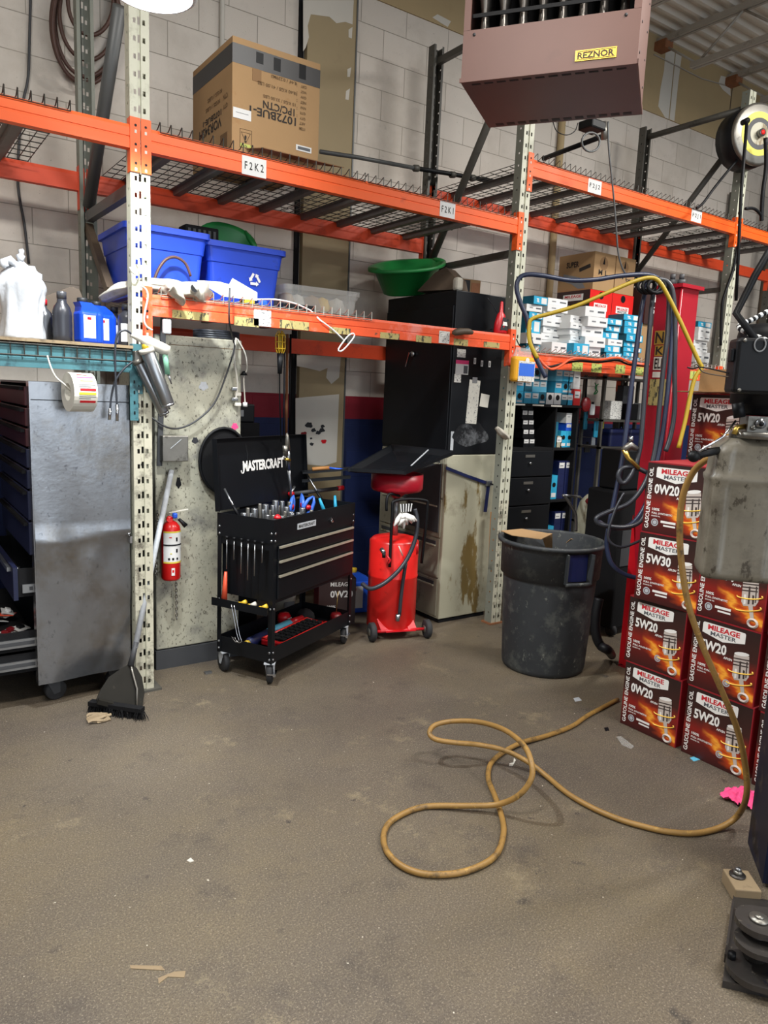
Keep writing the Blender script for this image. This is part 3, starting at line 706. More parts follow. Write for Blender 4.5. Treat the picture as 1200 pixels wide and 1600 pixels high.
def caster(parent, x, y, ztop, r=.045, w=.03, ang=0, lock=False, mw='rubber', mf='steel'):
    M = Matrix.Translation((x, y, 0)) @ Matrix.Rotation(ang, 4, 'Z')
    b = MB(); b.box(-.035, .035, -.03, .03, ztop-.006, ztop, mf, M=M)
    for s in (-1, 1):
        yy = s*(w/2+.004); b.add([(-.03, yy, ztop-.006), (.03, yy, ztop-.006), (.028, yy, r-.012), (-.002, yy, r-.018), (-.03, yy, ztop-.03)], [(0, 1, 2, 3, 4)], mf, M=M)
        b.add([(-.03, yy+s*.003, ztop-.006), (.03, yy+s*.003, ztop-.006), (.028, yy+s*.003, r-.012), (-.002, yy+s*.003, r-.018), (-.03, yy+s*.003, ztop-.03)], [(0, 1, 2, 3, 4)], mf, M=M)
    if lock: b.box(-.06, .02, -.025, -.02, r-.002, r+.006, mf, M=M); b.box(-.065, -.03, -.04, .01, r+.002, r+.008, mf, M=M)
    b.fixn = True; f = b.build('caster', parent)
    b = MB(); q = lambda px, py, pz: M @ Vector((px, py, pz))
    b.tube([q(.012, -w/2, r), q(.012, -w/2+.004, r), q(.012, w/2-.004, r), q(.012, w/2, r)], [r-.005, r, r, r-.005], mw, 22)
    b.tube([q(.012, -w/2-.003, r), q(.012, w/2+.003, r)], .016, 'steel', 10); b.build('wheel', f)
caster(T, .68, 3.83, ZB, .052, .045, .15, mf='dark_grey'); caster(T, .98, 3.83, ZB, .052, .04, 0, mf='dark_grey'); caster(T, .68, 4.58, ZB, .052, .04, 0, mf='dark_grey'); caster(T, .98, 4.58, ZB, .052, .04, 0, mf='dark_grey')
# ---------------------------------------------------------------- dirty white sheet metal cabinet behind the extinguisher
T = thing('metal_cabinet', 'stained off-white sheet metal cabinet behind the fire extinguisher', 'cabinet', (1.44, 4.2, 0))
PY = 3.97; EY = PY-.065; XL = P(243, 800, Y=PY).x; XR = P(376, 700, Y=PY).x; ztop = 1.865
b = MB(); b.rbox(XL, XR, PY, 4.66, .115, ztop, 'panel_white', .006); b.box(XL, XR, PY-.0012, PY-.0002, ztop-.052, ztop-.049, 'ink_soft')
def spot(x, y, r, m, sx=1, sy=1): b.poly([P(x+r*sx*(1+.2*math.sin(3*a))*math.cos(a), y+r*sy*(1+.15*math.sin(5*a))*math.sin(a), Y=PY-.0016) for a in [k*PI/9 for k in range(18)]], m)
spot(305, 688, 5, 'spray_black'); spot(367, 666, 5, 'pink'); spot(318, 603, 7, 'label_grey'); spot(279, 754, 4, 'black', 1, 2.2)
b.build('cabinet_body', T)
b = MB(); b.box(XL-.005, XR+.35, PY-.01, PY+.05, 0, .11, 'dark_grey'); b.build('kick_board', T)
b = MB(); b.rbox(P(250, 700, Y=PY-.03).x, P(290, 700, Y=PY-.03).x, PY-.075, PY-.002, P(270, 720, Y=PY-.03).z, P(270, 680, Y=PY-.03).z, 'steel_dirty', .004)
q = P(275, 695, Y=PY-.078); b.bar(q-Vector((.03, 0, .02)), q+Vector((.03, 0, .03)), .002, .003, 'label_grey'); tag(b.build('parts_tray'), 'small grey metal pocket stuck on the stained white cabinet', 'tray')
b = MB(); q = P(256, 560, Y=PY-.02); q2 = P(249, 728, Y=PY-.02); b.bar(q+Vector((0, 0, .25)), q2, .028, .012, 'dark_grey', (0, 1, 0)); tag(b.build('metal_strap'), 'long dark flat bar hanging beside the cream post', 'bar')
b = MB(); q1 = P(310, 517, Y=3.95); q2 = P(368, 524, Y=3.95)
for k in range(4): b.tube(smooth([(1.66+.13*math.cos(a), 4.12+.1*math.sin(a), ztop+.01+k*.012) for a in [PI*2*j/12 for j in range(12)]], 2, True), .007, 'black_hose', 6, closed=True)
tag(b.build('cable_coil'), 'black cable coil lying on top of the stained white cabinet', 'cable')
# ---------------------------------------------------------------- extinguisher
T = thing('fire_extinguisher', 'red fire extinguisher with white instruction label hanging on the stained cabinet', 'fire extinguisher', tuple(P(267, 905, Y=EY)))
c = P(267, 868, Y=EY); cz0 = P(267, 905, Y=EY).z; cz1 = P(267, 822, Y=EY).z; r = .052; cx, cy = c.x, EY
b = MB(); b.lathe([(.0, 0), (r*.85, 0), (r, .012), (r, cz1-cz0-.02), (r*.93, cz1-cz0), (r*.6, cz1-cz0+.022), (r*.3, cz1-cz0+.032), (0, cz1-cz0+.034)], 'ext_red', 28, (cx, cy, cz0)); b.build('cylinder', T)
b = MB(); ang = [(-PI*.5-1.15)+2.3*k/12 for k in range(13)]
def wrap(z0_, z1_, m, rr): b.add([(cx+rr*math.cos(a), cy+rr*math.sin(a), z) for z in (z0_, z1_) for a in ang], [(i, i+1, i+14, i+13) for i in range(12)], m, True)
H = cz1-cz0; wrap(cz0+H*.36, cz0+H*.93, 'white_card', r+.0008); wrap(cz0+H*.335, cz0+H*.365, 'gold_band', r+.0012); wrap(cz0+H*.90, cz0+H*.93, 'gold_band', r+.0012); wrap(cz0+H*.665, cz0+H*.69, 'black', r+.003)
for (u, v, w_, h_, m) in ((-.35, .82, .014, .006, 'ext_red'), (.3, .78, .010, .022, 'black'), (.3, .57, .010, .02, 'black'), (-.5, .42, .011, .012, 'black'), (-.1, .42, .011, .012, 'black'), (.35, .42, .011, .012, 'black'), (-.3, .52, .01, .005, 'fuse_yellow'), (-.1, .18, .018, .042, 'white_card'), (-.1, .19, .011, .014, 'ext_red')):
    a = -PI/2+u; o = Vector((math.cos(a), math.sin(a), 0)); s_ = Vector((-o.y, o.x, 0)); q = Vector((cx, cy, cz0+H*v))+o*(r+.0022)
    if v == .19: q += o*.0006
    b.poly([q-s_*w_/2-Vector((0, 0, h_/2)), q+s_*w_/2-Vector((0, 0, h_/2)), q+s_*w_/2+Vector((0, 0, h_/2)), q-s_*w_/2+Vector((0, 0, h_/2))], m)
b.fixn = False; b.build('label', T)
b = MB(); zt = cz1+.03; b.cyl((cx, cy, zt), (cx, cy, zt+.03), .014, 'steel', 12); b.bar((cx-.01, cy, zt+.035), (cx+.075, cy-.01, zt-.02), .018, .012, 'steel_dirty'); b.bar((cx-.01, cy, zt+.045), (cx+.09, cy-.02, zt+.062), .016, .004, 'white_dirty')
b.build('valve', T)
b = MB(); b.disc((cx-.012, cy-.02, zt+.012), (0, -1, .2), .018, 'ext_red', 16); b.cyl((cx-.012, cy-.02, zt+.012), (cx-.012, cy-.006, zt+.012), .018, 'ext_red', 16); b.rbox(cx+.004, cx+.03, cy-.03, cy, zt+.015, zt+.045, 'blue', .008); b.build('gauge', T)
b = MB(); b.tube([(cx+.04, cy-.015, zt+.01), (cx+.075, cy-.03, zt-.03)], [.008, .014], 'black', 10); b.build('nozzle', T)
def chain(a, c, n, r=.0028, l=.011):
    a, c = Vector(a), Vector(c); b = MB(); d = (c-a)/n
    for k in range(n):
        m = a+d*(k+.5); ax = Vector((1, 0, 0)) if k % 2 else Vector((0, 1, 0)); dd = d.normalized()
        b.tube([m+dd*d.length*.62*math.cos(t)+ax*l*.55*math.sin(t) for t in [2*PI*j/8 for j in range(8)]], r, 'steel_dirty', 5, closed=True)
    return b
tag(chain(P(275, 906, Y=PY-.025), P(276, 968, Y=PY-.025), 13).build('chain'), 'steel chain hanging below the fire extinguisher', 'chain')
tag(chain(P(246, 798, Y=PY-.025), P(244, 900, Y=PY-.025), 24).build('chain'), 'steel chain hanging left of the fire extinguisher', 'chain')
# ---------------------------------------------------------------- long dustpan and brush
T = thing('dustpan', 'long-handled dark dustpan leaning against the cream post', 'dustpan', tuple(P(190, 1112, Z=0)))
yb, yt = 3.50, 3.62
def dp(x, y): t_ = (1113-y)/78; return P(x, y, Y=yb+(yt-yb)*t_)
out = [(204, 1036), (190, 1044), (170, 1058), (157, 1078), (151, 1092), (153, 1098), (213, 1113), (222, 1108), (226, 1082), (222, 1058), (214, 1044)]
b = MB(); ctr = Vector((0, .012, 0)); b.slab([dp(*p) for p in out], -.012, 'dustpan')
b.tube([dp(204, 1037)+Vector((0, -.006, 0)), dp(206, 1050)+Vector((0, -.012, 0)), dp(213, 1075)+Vector((0, -.012, 0)), dp(213, 1106)+Vector((0, -.006, 0))], .006, 'steel_dirty', 6)
b.bar(dp(152, 1094)-Vector((0, .01, 0)), dp(213, 1110)-Vector((0, .01, 0)), .03, .022, 'dustpan'); b.build('pan', T)
b = MB(); b.tube([dp(204, 1040), P(213, 1003, Y=3.64)], [.016, .012], 'dark_grey', 12); b.build('socket', T)
b = MB(); b.tube([P(211, 1012, Y=3.635), P(268, 735, Y=PY-.02)], .0145, 'label_grey', 12); b.build('handle', T)
random.seed(5); b = MB(); q0 = P(142, 1112, Z=.0); q1 = P(224, 1124, Z=.0)
b.bar(q0+Vector((0, 0.01, .045)), q1+Vector((0, .01, .045)), .04, .02, 'black_matte')
for i in range(420):
    t_ = random.random(); q = q0.lerp(q1, t_); q = Vector((q.x+random.uniform(-.01, .01), q.y+random.uniform(-.012, .03), .04)); d = Vector((random.uniform(-.02, .02), random.uniform(-.03, .01), -.038))
    b.tube([q, q+d], [.0022, .0012], 'black_matte', 3, cap=False)
tag(b.build('broom_head'), 'dark broom bristles on the floor below the dustpan', 'broom')
random.seed(9); b = MB()
for k in range(5):
    c0 = P(155, 1124, Z=.006); pts = [c0+Vector((.05*math.cos(a*1.7+k)+random.uniform(-.012, .012), .03*math.sin(a+k*1.3)+random.uniform(-.01, .01), .004*k+.006*math.sin(a*3))) for a in [j*.7 for j in range(8)]]
    sp = smooth(pts, 3); b.add([p+Vector((0, 0, .004*s_))+Vector((0, .004*s_, 0)) for p in sp for s_ in (-1, 1)], [(2*i, 2*i+1, 2*i+3, 2*i+2) for i in range(len(sp)-1)], 'plywood')
b.fixn = False; tag(b.build('crumpled_paper'), 'crumpled pale strip of paper in front of the broom head', 'litter')
# ---------------------------------------------------------------- bottles on the plywood
ZP = 1.782
def bottle(label, px, y, r, h, mb_, mcap, ml=None, prof=None, group='bottles on the plywood shelf', base=ZP, name='oil_bottle', capr=.45, zz=None):
    q = P(px, 535, Y=y); T = thing(name, label, 'bottle', (q.x, y, base), 0, group)
    hc = h*.86
    b = MB(); b.lathe(prof or [(r*.9, 0), (r, .006), (r, hc*.68), (r*.85, hc*.80), (r*capr, hc*.93), (r*capr, hc)], mb_, 24, (q.x, y, base)); b.build('body', T)
    b = MB(); b.lathe([(r*capr*1.15, hc), (r*capr*1.15, h-.003), (r*capr, h)], mcap, 18, (q.x, y, base)); b.build('cap', T)
    if ml:
        b = MB(); a0 = [-PI/2-1.0+2.0*k/10 for k in range(11)]
        b.add([(q.x+(r+.001)*math.cos(a), y+(r+.001)*math.sin(a), base+z) for z in (hc*.12, hc*.62) for a in a0], [(i, i+1, i+12, i+11) for i in range(10)], ml, True); b.fixn = False; b.build('label', T)
    return T
def jug(label, x, y, z, w, d, h, mb_, mcap, ml, rz=0, group=None, name='oil_jug', handle=True, capx=-.25):
    T = thing(name, label, 'jug', (x, y, z), rz, group)
    bm = bmesh.new(); b = MB()
    b.rbox(-w/2, w/2, -d/2, d/2, 0, h*.72, mb_, .018, seg=3)
    sh = [(-w/2+.006, h*.68), (-w/2+.01, h*.80), (w*capx-.03, h*.90), (w*capx+.03, h*.90), (w/2-.02, h*.78), (w/2-.006, h*.68)]
    b.prism([(a, c) for a, c in sh], -d/2+.012, d/2-.012, mb_)
    if handle: b.box(w*.18, w*.20, -d/2-.002, -d/2+.001, h*.05, h*.7, mb_); b.box(w*.34, w*.36, -d/2-.002, -d/2+.001, h*.05, h*.7, mb_)
    b.build('body', T, world=False)
    b = MB(); b.lathe([(.022, h*.9), (.024, h*.91), (.024, h*.985), (.021, h)], mcap, 16, (w*capx, 0, 0)); b.build('cap', T, world=False)
    b = MB(); b.box(-w/2+.012, w*.10, -d/2-.0018, -d/2-.0004, h*.12, h*.62, ml); b.box(-w/2+.03, -w/2+.05, -d/2-.0026, -d/2-.0019, h*.52, h*.58, 'red'); b.build('label', T, world=False)
    return T
bottle('grey bottle with red cap half hidden by the white bag', 70, 3.95, .04, .20, 'bottle_grey', 'red', capr=.35)
bottle('ribbed silver black bottle between the bag and the blue jugs', 98, 3.86, .043, .235, 'bottle_dark', 'bottle_grey', prof=[(.036, 0), (.044, .008), (.043, .03), (.045, .04), (.043, .06), (.045, .08), (.043, .10), (.045, .12), (.043, .14), (.036, .165), (.022, .185), (.021, .20)])
q = P(139, 535, Y=3.86); jug('front blue jug with white label on the plywood shelf', q.x, 3.86, ZP, .12, .09, .215, 'bottle_blue', 'black_cap', 'white_card', .25, 'blue jugs')
q = P(160, 535, Y=3.97); jug('rear blue jug, right of the front blue jug', q.x, 3.97, ZP, .12, .09, .215, 'bottle_blue', 'black_cap', 'white_card', .25, 'blue jugs')
bottle('white labelled bottle with black cap, right of the blue jugs', 179, 3.99, .038, .20, 'bottle_dark', 'black_cap', 'white_card')
bottle('white can with black top and red base beside the cream post', 200, 3.86, .048, .205, 'bottle_dark', 'black_cap', 'white_card', prof=[(.045, 0), (.048, .006), (.048, .03), (.047, .135), (.044, .155), (.026, .17), (.026, .176)], capr=.5)
b = MB(); b.prism([(-.14, 0), (.14, 0), (.14, .18), (.10, .29), (.06, .30), (-.02, .26), (-.14, .2)], -.03, .03, 'brown_rubber', M=Matrix.Translation((P(92, 530, Y=4.2).x, 4.2, ZP)))
tag(b.build('rubber_mat'), 'dark curved sheet standing behind the silver black bottle', 'sheet')
# white plastic bag
random.seed(11); b = MB(); q = P(36, 532, Y=3.86); vs = []; NA, NZ = 40, 26; Hb = .40
for j in range(NZ+1):
    t_ = j/NZ; z = ZP+Hb*t_*.86
    R = .098*(1-.12*math.sin(t_*5))*(1 if t_ < .72 else max(.10, 1-((t_-.72)/.28)**1.3*.86))
    for i in range(NA):
        a = 2*PI*i/NA; wob = 1+.07*math.sin(5*a+t_*4)+.05*math.sin(9*a-t_*7)+.10*t_*math.sin(13*a)*(.3+t_)+random.uniform(-.02, .02)
        vs.append((q.x+R*wob*math.cos(a), 3.86+R*wob*.8*math.sin(a), z+.012*math.sin(3*a)*t_))
b.add(vs, [(j*NA+i, j*NA+(i+1) % NA, (j+1)*NA+(i+1) % NA, (j+1)*NA+i) for j in range(NZ) for i in range(NA)]+[tuple(range(NA-1, -1, -1)), tuple(NZ*NA+i for i in range(NA))], 'bag', True)
zk = ZP+Hb*.86
for dx, dz, rr in ((-.06, .0, .018), (.06, -.045, .02), (0, .035, .016), (.004, .06, .01)):
    b.tube(smooth([(q.x, 3.86, zk-.03), (q.x+dx*.6, 3.85, zk+dz*.6), (q.x+dx, 3.85, zk+dz), (q.x+dx*1.3, 3.85, zk+dz-.03)], 3), [rr*(1+.3*math.sin(i*2)) for i in range(10)], 'bag', 8)
tag(b.build('plastic_bag'), 'knotted full white plastic bag at the left end of the shelf', 'bag')
# ---------------------------------------------------------------- grease guns
def grease_gun(label, a, c, r, y, head):
    T = thing('grease_gun', label, 'grease gun', tuple(P(*c, Y=y)), 0, 'grease guns'); A, C_ = P(*a, Y=y), P(*c, Y=y)
    b = MB(); d = (C_-A); b.tube([A, A+d*.02, A+d*.97, C_], [r*.9, r, r, r*.93], 'steel', 24); b.tube([A+d*.985, C_+d*.03], r*.97, 'steel', 24); b.tube([C_, C_+d*.09], .006, 'steel', 8); b.build('barrel', T)
    b = MB(); b.tube([A-d*.02, A+d*.06], r*1.12, 'white_dirty' if head else 'steel_dirty', 20)
    if head:
        h0 = P(222, 530, Y=y); h1 = P(263, 549, Y=y-.01); b.tube(smooth([P(205, 523, Y=y), h0, P(235, 536, Y=y), h1], 3), [.010, .013, .016, .018, .024, .028, .028, .028, .028, .026], 'white_dirty', 16); b.tube([A, P(226, 537, Y=y)], [.022, .016], 'yellow_hose', 12)
        b.tube([P(257, 548, Y=y-.01), P(262, 585, Y=y-.01)], [.014, .012], 'pale_green', 10); b.tube([P(263, 585, Y=y-.01), P(268, 600, Y=y-.01)], [.006, .003], 'steel', 8)
    else: b.rbox(A.x-.02, A.x+.02, y-.02, y+.02, A.z-.01, A.z+.045, 'steel_dirty', .006)
    b.build('pump_head', T)
    return T
g = grease_gun('larger silver grease gun with cream head hooked on the post', (229, 546), (262, 632), .033, 3.60, True)
b = MB(); b.tube(smooth([P(x, y, Y=3.60) for x, y in ((206, 522), (196, 516), (186, 520), (181, 532), (180, 560), (181, 600), (183, 636))], 4), .005, 'black_hose', 8); b.tube([P(183, 632, Y=3.6), P(183, 658, Y=3.6)], .0075, 'chrome', 8); b.build('hose', g)
g = grease_gun('smaller silver grease gun behind and left of the larger one', (215, 563), (256, 645), .027, 3.655, False)
b = MB(); b.tube(smooth([P(x, y, Y=3.65) for x, y in ((214, 560), (206, 566), (192, 578), (180, 596), (174, 620), (172, 642))], 4), .005, 'black_hose', 8); b.tube([P(172, 638, Y=3.65), P(171, 656, Y=3.65)], .0075, 'chrome', 8); b.build('hose', g)
b = MB(); b.tube(smooth([P(x, y, Y=3.665) for x, y in ((213, 395), (216, 402), (218, 410), (217, 420), (212, 428), (206, 424), (203, 417))], 3), .004, 'white_dirty', 6)
tag(b.build('wire_hook'), 'bent wire hook hanging on the cream post above the shelf', 'hook')
b = MB(); b.tube(smooth([P(x, y, Y=3.66) for x, y in ((220, 447), (228, 452), (231, 464), (227, 485), (225, 500), (229, 510), (238, 516))], 3), .005, 'white_dirty', 6)
tag(b.build('wire_hook'), 'bent wire hook over the orange connector above the grease guns', 'hook')
b = MB(); b.rbox(1.195, 1.235, 3.64, 3.665, P(240, 520, Y=3.65).z, P(240, 497, Y=3.65).z, 'label_grey', .006); tag(b.build('cable_clip'), 'grey clip hanging under the orange connector', 'clip')
# ---------------------------------------------------------------- roll of labels
T = thing('label_roll', 'roll of printed stickers hanging from the teal beam', 'roll', tuple(P(122, 640, Y=3.6)))
c = P(124, 613, Y=3.60); ax = Vector((1, .12, 0)).normalized(); b = MB(); hw = .052; R = .088; u, w_ = basis(ax); N_ = 32
ring = lambda o, rr: [c+ax*o+(u*math.cos(2*PI*j/N_)+w_*math.sin(2*PI*j/N_))*rr for j in range(N_)]
vs = ring(-hw, R)+ring(hw, R)+ring(hw, .04)+ring(-hw, .04)
b.add(vs, [(k*N_+j, k*N_+(j+1) % N_, ((k+1) % 4)*N_+(j+1) % N_, ((k+1) % 4)*N_+j) for k in range(4) for j in range(N_)], 'paper')
b.build('paper_roll', T)
b = MB()
for k, (a0, a1, m, x0, x1) in enumerate(((.3, .38, 'pink', -.6, .8), (.55, .62, 'fuse_yellow', -.4, .7), (.80, .83, 'ink_grey', -.6, .85), (.9, .93, 'ink_grey', -.6, .5), (1.0, 1.12, 'red', -.5, .85), (1.2, 1.32, 'fuse_yellow', -.6, .85), (1.4, 1.43, 'ink_grey', -.6, .85), (1.5, 1.53, 'ink_grey', -.6, .4), (1.62, 1.75, 'red', -.5, .85), (.1, .16, 'red', -.5, .4))):
    for s_ in range(3):
        aa, ab = a0+(a1-a0)*s_/3, a0+(a1-a0)*(s_+1)/3
        pt = lambda o, a: c+ax*o*hw+(Vector((0, 0, 1))*math.cos(a+.35)+Vector((ax.y, -ax.x, 0))*math.sin(a+.35))*(R+.0012)
        b.poly([pt(x0, aa), pt(x1, aa), pt(x1, ab), pt(x0, ab)], m)
b.fixn = False; b.build('printing', T)
b = MB(); b.tube(smooth([P(74, 556, Y=3.66), P(80, 575, Y=3.63), P(88, 590, Y=3.61), P(100, 600, Y=3.6), c-ax*.03], 4), .004, 'white_dirty', 6); b.tube([c-ax*.03, c+ax*.06], .004, 'white_dirty', 6); b.build('string', T)
# cord loop on the stained cabinet
b = MB(); pts = [(359, 450), (358, 500), (364, 530), (366, 545), (352, 590), (335, 630), (310, 655), (285, 668), (262, 668), (236, 652)]
b.tube(smooth([P(x, y, Y=3.66 if y < 520 else PY-.04) for x, y in pts], 5), .005, 'dark_grey', 8)
tag(b.build('power_cord'), 'grey cord looping from the beam across the stained cabinet', 'cord')
b = MB(); b.tube(smooth([P(x, y, Y=PY-.03) for x, y in ((369, 528), (366, 560), (371, 600), (368, 625))], 4), .006, 'white_dirty', 8); b.tube(smooth([P(x, y, Y=PY-.02) for x, y in ((371, 530), (383, 552), (386, 575), (381, 590), (382, 615), (383, 630))], 4), .004, 'white_dirty', 6)
q = P(381, 583, Y=PY-.02); b.tube([q+Vector((0, 0, .012)), q-Vector((0, 0, .012))], [.006, .022], 'black', 12); q = P(383, 632, Y=PY-.02); b.cyl(q-Vector((0, 0, .012)), q+Vector((0, 0, .012)), .013, 'white', 10)
for k in range(4): q = P(366+k % 2*5, 608+k*8, Y=PY-.02); b.rbox(q.x-.018, q.x+.018, PY-.035, PY-.01, q.z-.01, q.z+.01, 'white_dirty' if k % 2 else 'steel', .004)
tag(b.build('wiring'), 'white wires with clips and a socket hanging from the beam', 'wires')
# litter right of the dustpan
b = MB(); b.box(-.02, .02, -.012, .012, 0, .01, 'steel', M=Matrix.Translation(P(325, 1052, Z=.001))); tag(b.build('metal_ring'), 'small metal clip on the floor by the tool cart wheel', 'clip')
# ================================================================ on the upper shelf
T = thing('cardboard_box', 'big upside-down brown carton with a dark tape band on the upper shelf', 'box', (1.87, 4.1, 2.812))
bx0, bx1, by0, by1, bz0, bz1 = 1.607, 2.115, 3.80, 4.36, 2.806, 3.355
b = MB(); b.box(bx0, bx1, by0, by1, bz0, bz1, 'cardboard')
e = .0009; h0, h1 = bz1-.122, bz1-.030
b.box(bx0-e, bx1+e, by0-e, by1+e, h0, h1, 'tape_dark')
b.box(bx0+.11, bx0+.16, by0-e*2, by0, h0-.06, h0, 'cardboard_dark'); b.box(bx0+.23, bx0+.27, by0-e*2.2, by0, h0+.02, h1-.01, 'black'); b.box(bx0+.38, bx0+.42, by0-e*2.2, by0, h0+.02, h1, 'black'); b.box(bx0+.13, bx0+.17, by0-e*2.2, by0, h0+.03, h1-.01, 'black')
def bt(s_, px, py, wd, hh, m='ink', bold=.02):
    q = P(px, py, Y=by0-.0018); b.text(s_, wd, hh, textM(q, (-1, 0, 0), (0, 0, -1)), m, bold)
bt('1072BUE-1', 427, 181, .27, .042); bt('1PC/CTN', 436, 169.5, .185, .038, 'ink', .02)
bt('15 KGS / 33.00 LBS', 437, 157, .19, .016, 'ink_soft'); bt('18.60 KGS / 41.00 LBS', 434, 138, .23, .017, 'ink_soft'); bt('8.44\' / 0.239M3', 444, 125, .15, .017, 'ink_soft')
for i, s_ in enumerate(('CUFT', 'WGT', 'GW', 'NET', 'NW', 'QTE', 'QTY', 'ART', 'ITEM')):
    q = P(475-i*.35, 136+i*8.2, Y=by0-.0018); bt(s_, q.x and 475-i*.35, 136+i*8.2, .035, .014, 'ink_soft')
for i in range(5): bt(':', 464, 133+i*12, .004, .014, 'ink_soft')
def bl(s_, px, py, wd, hh, m='ink_soft'):
    q = P(px, py, X=bx0-.0018); b.text(s_, wd, hh, textM(q, (0, 1, 0), (0, 0, -1)), m, .02)
bl('VOR34SH', 328, 202, .32, .05, 'ink'); bl('1072BUE-1', 331, 185, .26, .03, 'ink'); bl('KGS / LBS', 332, 166, .2, .02); bl('KGS / LBS', 335, 150, .2, .02); bl('CTN', 352, 150, .06, .025); bl('QTY', 352, 165, .06, .025)
b.box(bx0-.002, bx0, 3.86, 3.95, bz0+.01, bz0+.11, 'ink_soft')
b.text('!', .012, .035, textM((bx0+.075, by0-.0026, bz0+.075), *FRONT), 'ink', .02)
b.tube([(bx0+.045, by0-.001, bz0+.12), (bx0+.11, by0-.001, bz0+.12), (bx0+.11, by0-.001, bz0+.03), (bx0+.045, by0-.001, bz0+.03)], .0012, 'ink', 4, closed=True)
b.tube([(bx0+.052, by0-.001, bz0+.105), (bx0+.103, by0-.001, bz0+.105), (bx0+.078, by0-.001, bz0+.055)], .0015, 'ink', 4, closed=True)
b.box(bx0+.047, bx0+.108, by0-.0016, by0, bz0+.034, bz0+.05, 'scribble_green'); b.build('carton', T)
b = MB(); q = P(381, 178, Y=by0-.002); b.box(bx0+.005, bx0+.105, by0-.0022, by0-.0006, q.z-.028, q.z+.022, 'white_card'); b.box(bx0+.02, bx0+.09, by0-.003, by0-.0022, q.z-.001, q.z+.001, 'ink_grey'); b.build('shipping_label', T)
b = MB(); q = P(474, 233, Y=by0-.002); b.box(q.x-.045, q.x+.05, by0-.0022, by0-.0006, q.z-.013, q.z+.016, 'white_card'); b.box(q.x-.035, q.x+.042, by0-.003, by0-.0022, q.z-.006, q.z+.009, 'ink_grey'); b.build('barcode_label', T)
b = MB(); b.slab([(bx0+.08, by0-.004, bz0+.03), (bx1-.01, by0-.004, bz0+.035), (bx1+.12, by0-.085, bz0+.028), (bx0+.14, by0-.085, bz0+.028)], .004, 'cardboard_dark'); b.build('flap', T)
# ================================================================ bins on the lower shelf
ZD = 2.052
def tote(label, x, y, w, d, h, m, rz=0, name='recycling_bin', cat='bin', z=ZD, taper=.86, group=None, logo=None, t=.005, lip=.022):
    T = thing(name, label, cat, (x, y, z), rz, group)
    b = MB(); W, Dp = w/2, d/2
    def ring(k, zz, ex=0):
        pts = []; r = .03
        for cx_, cy_, a0 in ((W*k+ex-r, Dp*k+ex-r, 0), (-W*k-ex+r, Dp*k+ex-r, 90), (-W*k-ex+r, -Dp*k-ex+r, 180), (W*k+ex-r, -Dp*k-ex+r, 270)):
            for j in range(5): a = R_(a0+j*22.5); pts.append((cx_+r*math.cos(a), cy_+r*math.sin(a), zz))
        return pts
    lv = [(taper, 0, 0), (taper+(1-taper)*.68, h*.68, 0), (taper+(1-taper)*.68, h*.69, .006), (1, h-.03, .006), (1, h-.03, lip), (1, h, lip), (1, h, 0), (1, h-.03, -t), (taper, .008, -t)]
    rs = [ring(*a) for a in lv]; n = len(rs[0]); vs = [p for r_ in rs for p in r_]
    b.add(vs, [(i*n+j, i*n+(j+1) % n, (i+1)*n+(j+1) % n, (i+1)*n+j) for i in range(len(rs)-1) for j in range(n)]+[tuple(range(n-1, -1, -1)), tuple((len(rs)-1)*n+j for j in range(n))], m)
    b.build('bin_body', T, world=False)
    if logo:
        b = MB(); lx, lz, ls = logo; y_ = -Dp*(taper+(1-taper)*(lz/h))-.006
        for k in range(3):
            a = R_(90+120*k); a2 = R_(90+120*(k+1)); c0 = Vector((lx, y_, lz))
            p1 = c0+Vector((math.cos(a), 0, math.sin(a)))*ls; p2 = c0+Vector((math.cos(a2), 0, math.sin(a2)))*ls
            for u0, u1, wd in ((.16, .62, .16),):
                A, Bb = p1.lerp(p2, u0), p1.lerp(p2, u1); nn = Vector((-(Bb-A).z, 0, (Bb-A).x)).normalized()*ls*wd
                b.poly([A+nn, Bb+nn, Bb-nn, A-nn], 'ink_white'); tip = p1.lerp(p2, .84); b.poly([Bb+nn*2, tip, Bb-nn*2], 'ink_white')
        b.fixn = False; b.build('recycling_symbol', T, world=False)
    return T
tote('left blue recycling bin behind the cream post', 1.335, 4.24, .42, .50, .36, 'blue_bin', 0, group='blue recycling bins')
tote('right blue recycling bin with white recycling symbol', 1.81, 4.28, .46, .44, .35, 'blue_bin', 0, group='blue recycling bins', logo=(.06, .17, .045))
T = tote('clear plastic tote holding orange yellow parts bags', 2.32, 4.22, .50, .36, .17, 'plastic_clear', -.05, name='storage_tote', cat='tote', taper=.93, t=.003, lip=.012)
for k in range(5):
    b = MB(); b.lathe([(0, 0), (.06, .01), (.072, .05), (.055, .11), (0, .13)], ['cardboard', 'white_dirty', 'cardboard', 'yellow', 'white_dirty'][k], 12, (2.14+k*.09, 4.2+.03*(k % 2), ZD+.014), sx=.72, wob=lambda a, z: 1+.12*math.sin(3*a+z*60))
    tag(b.build('parts_bag'), '%s bag of parts from the left inside the clear tote' % ORD[k], 'bag', 'bags in the clear tote')
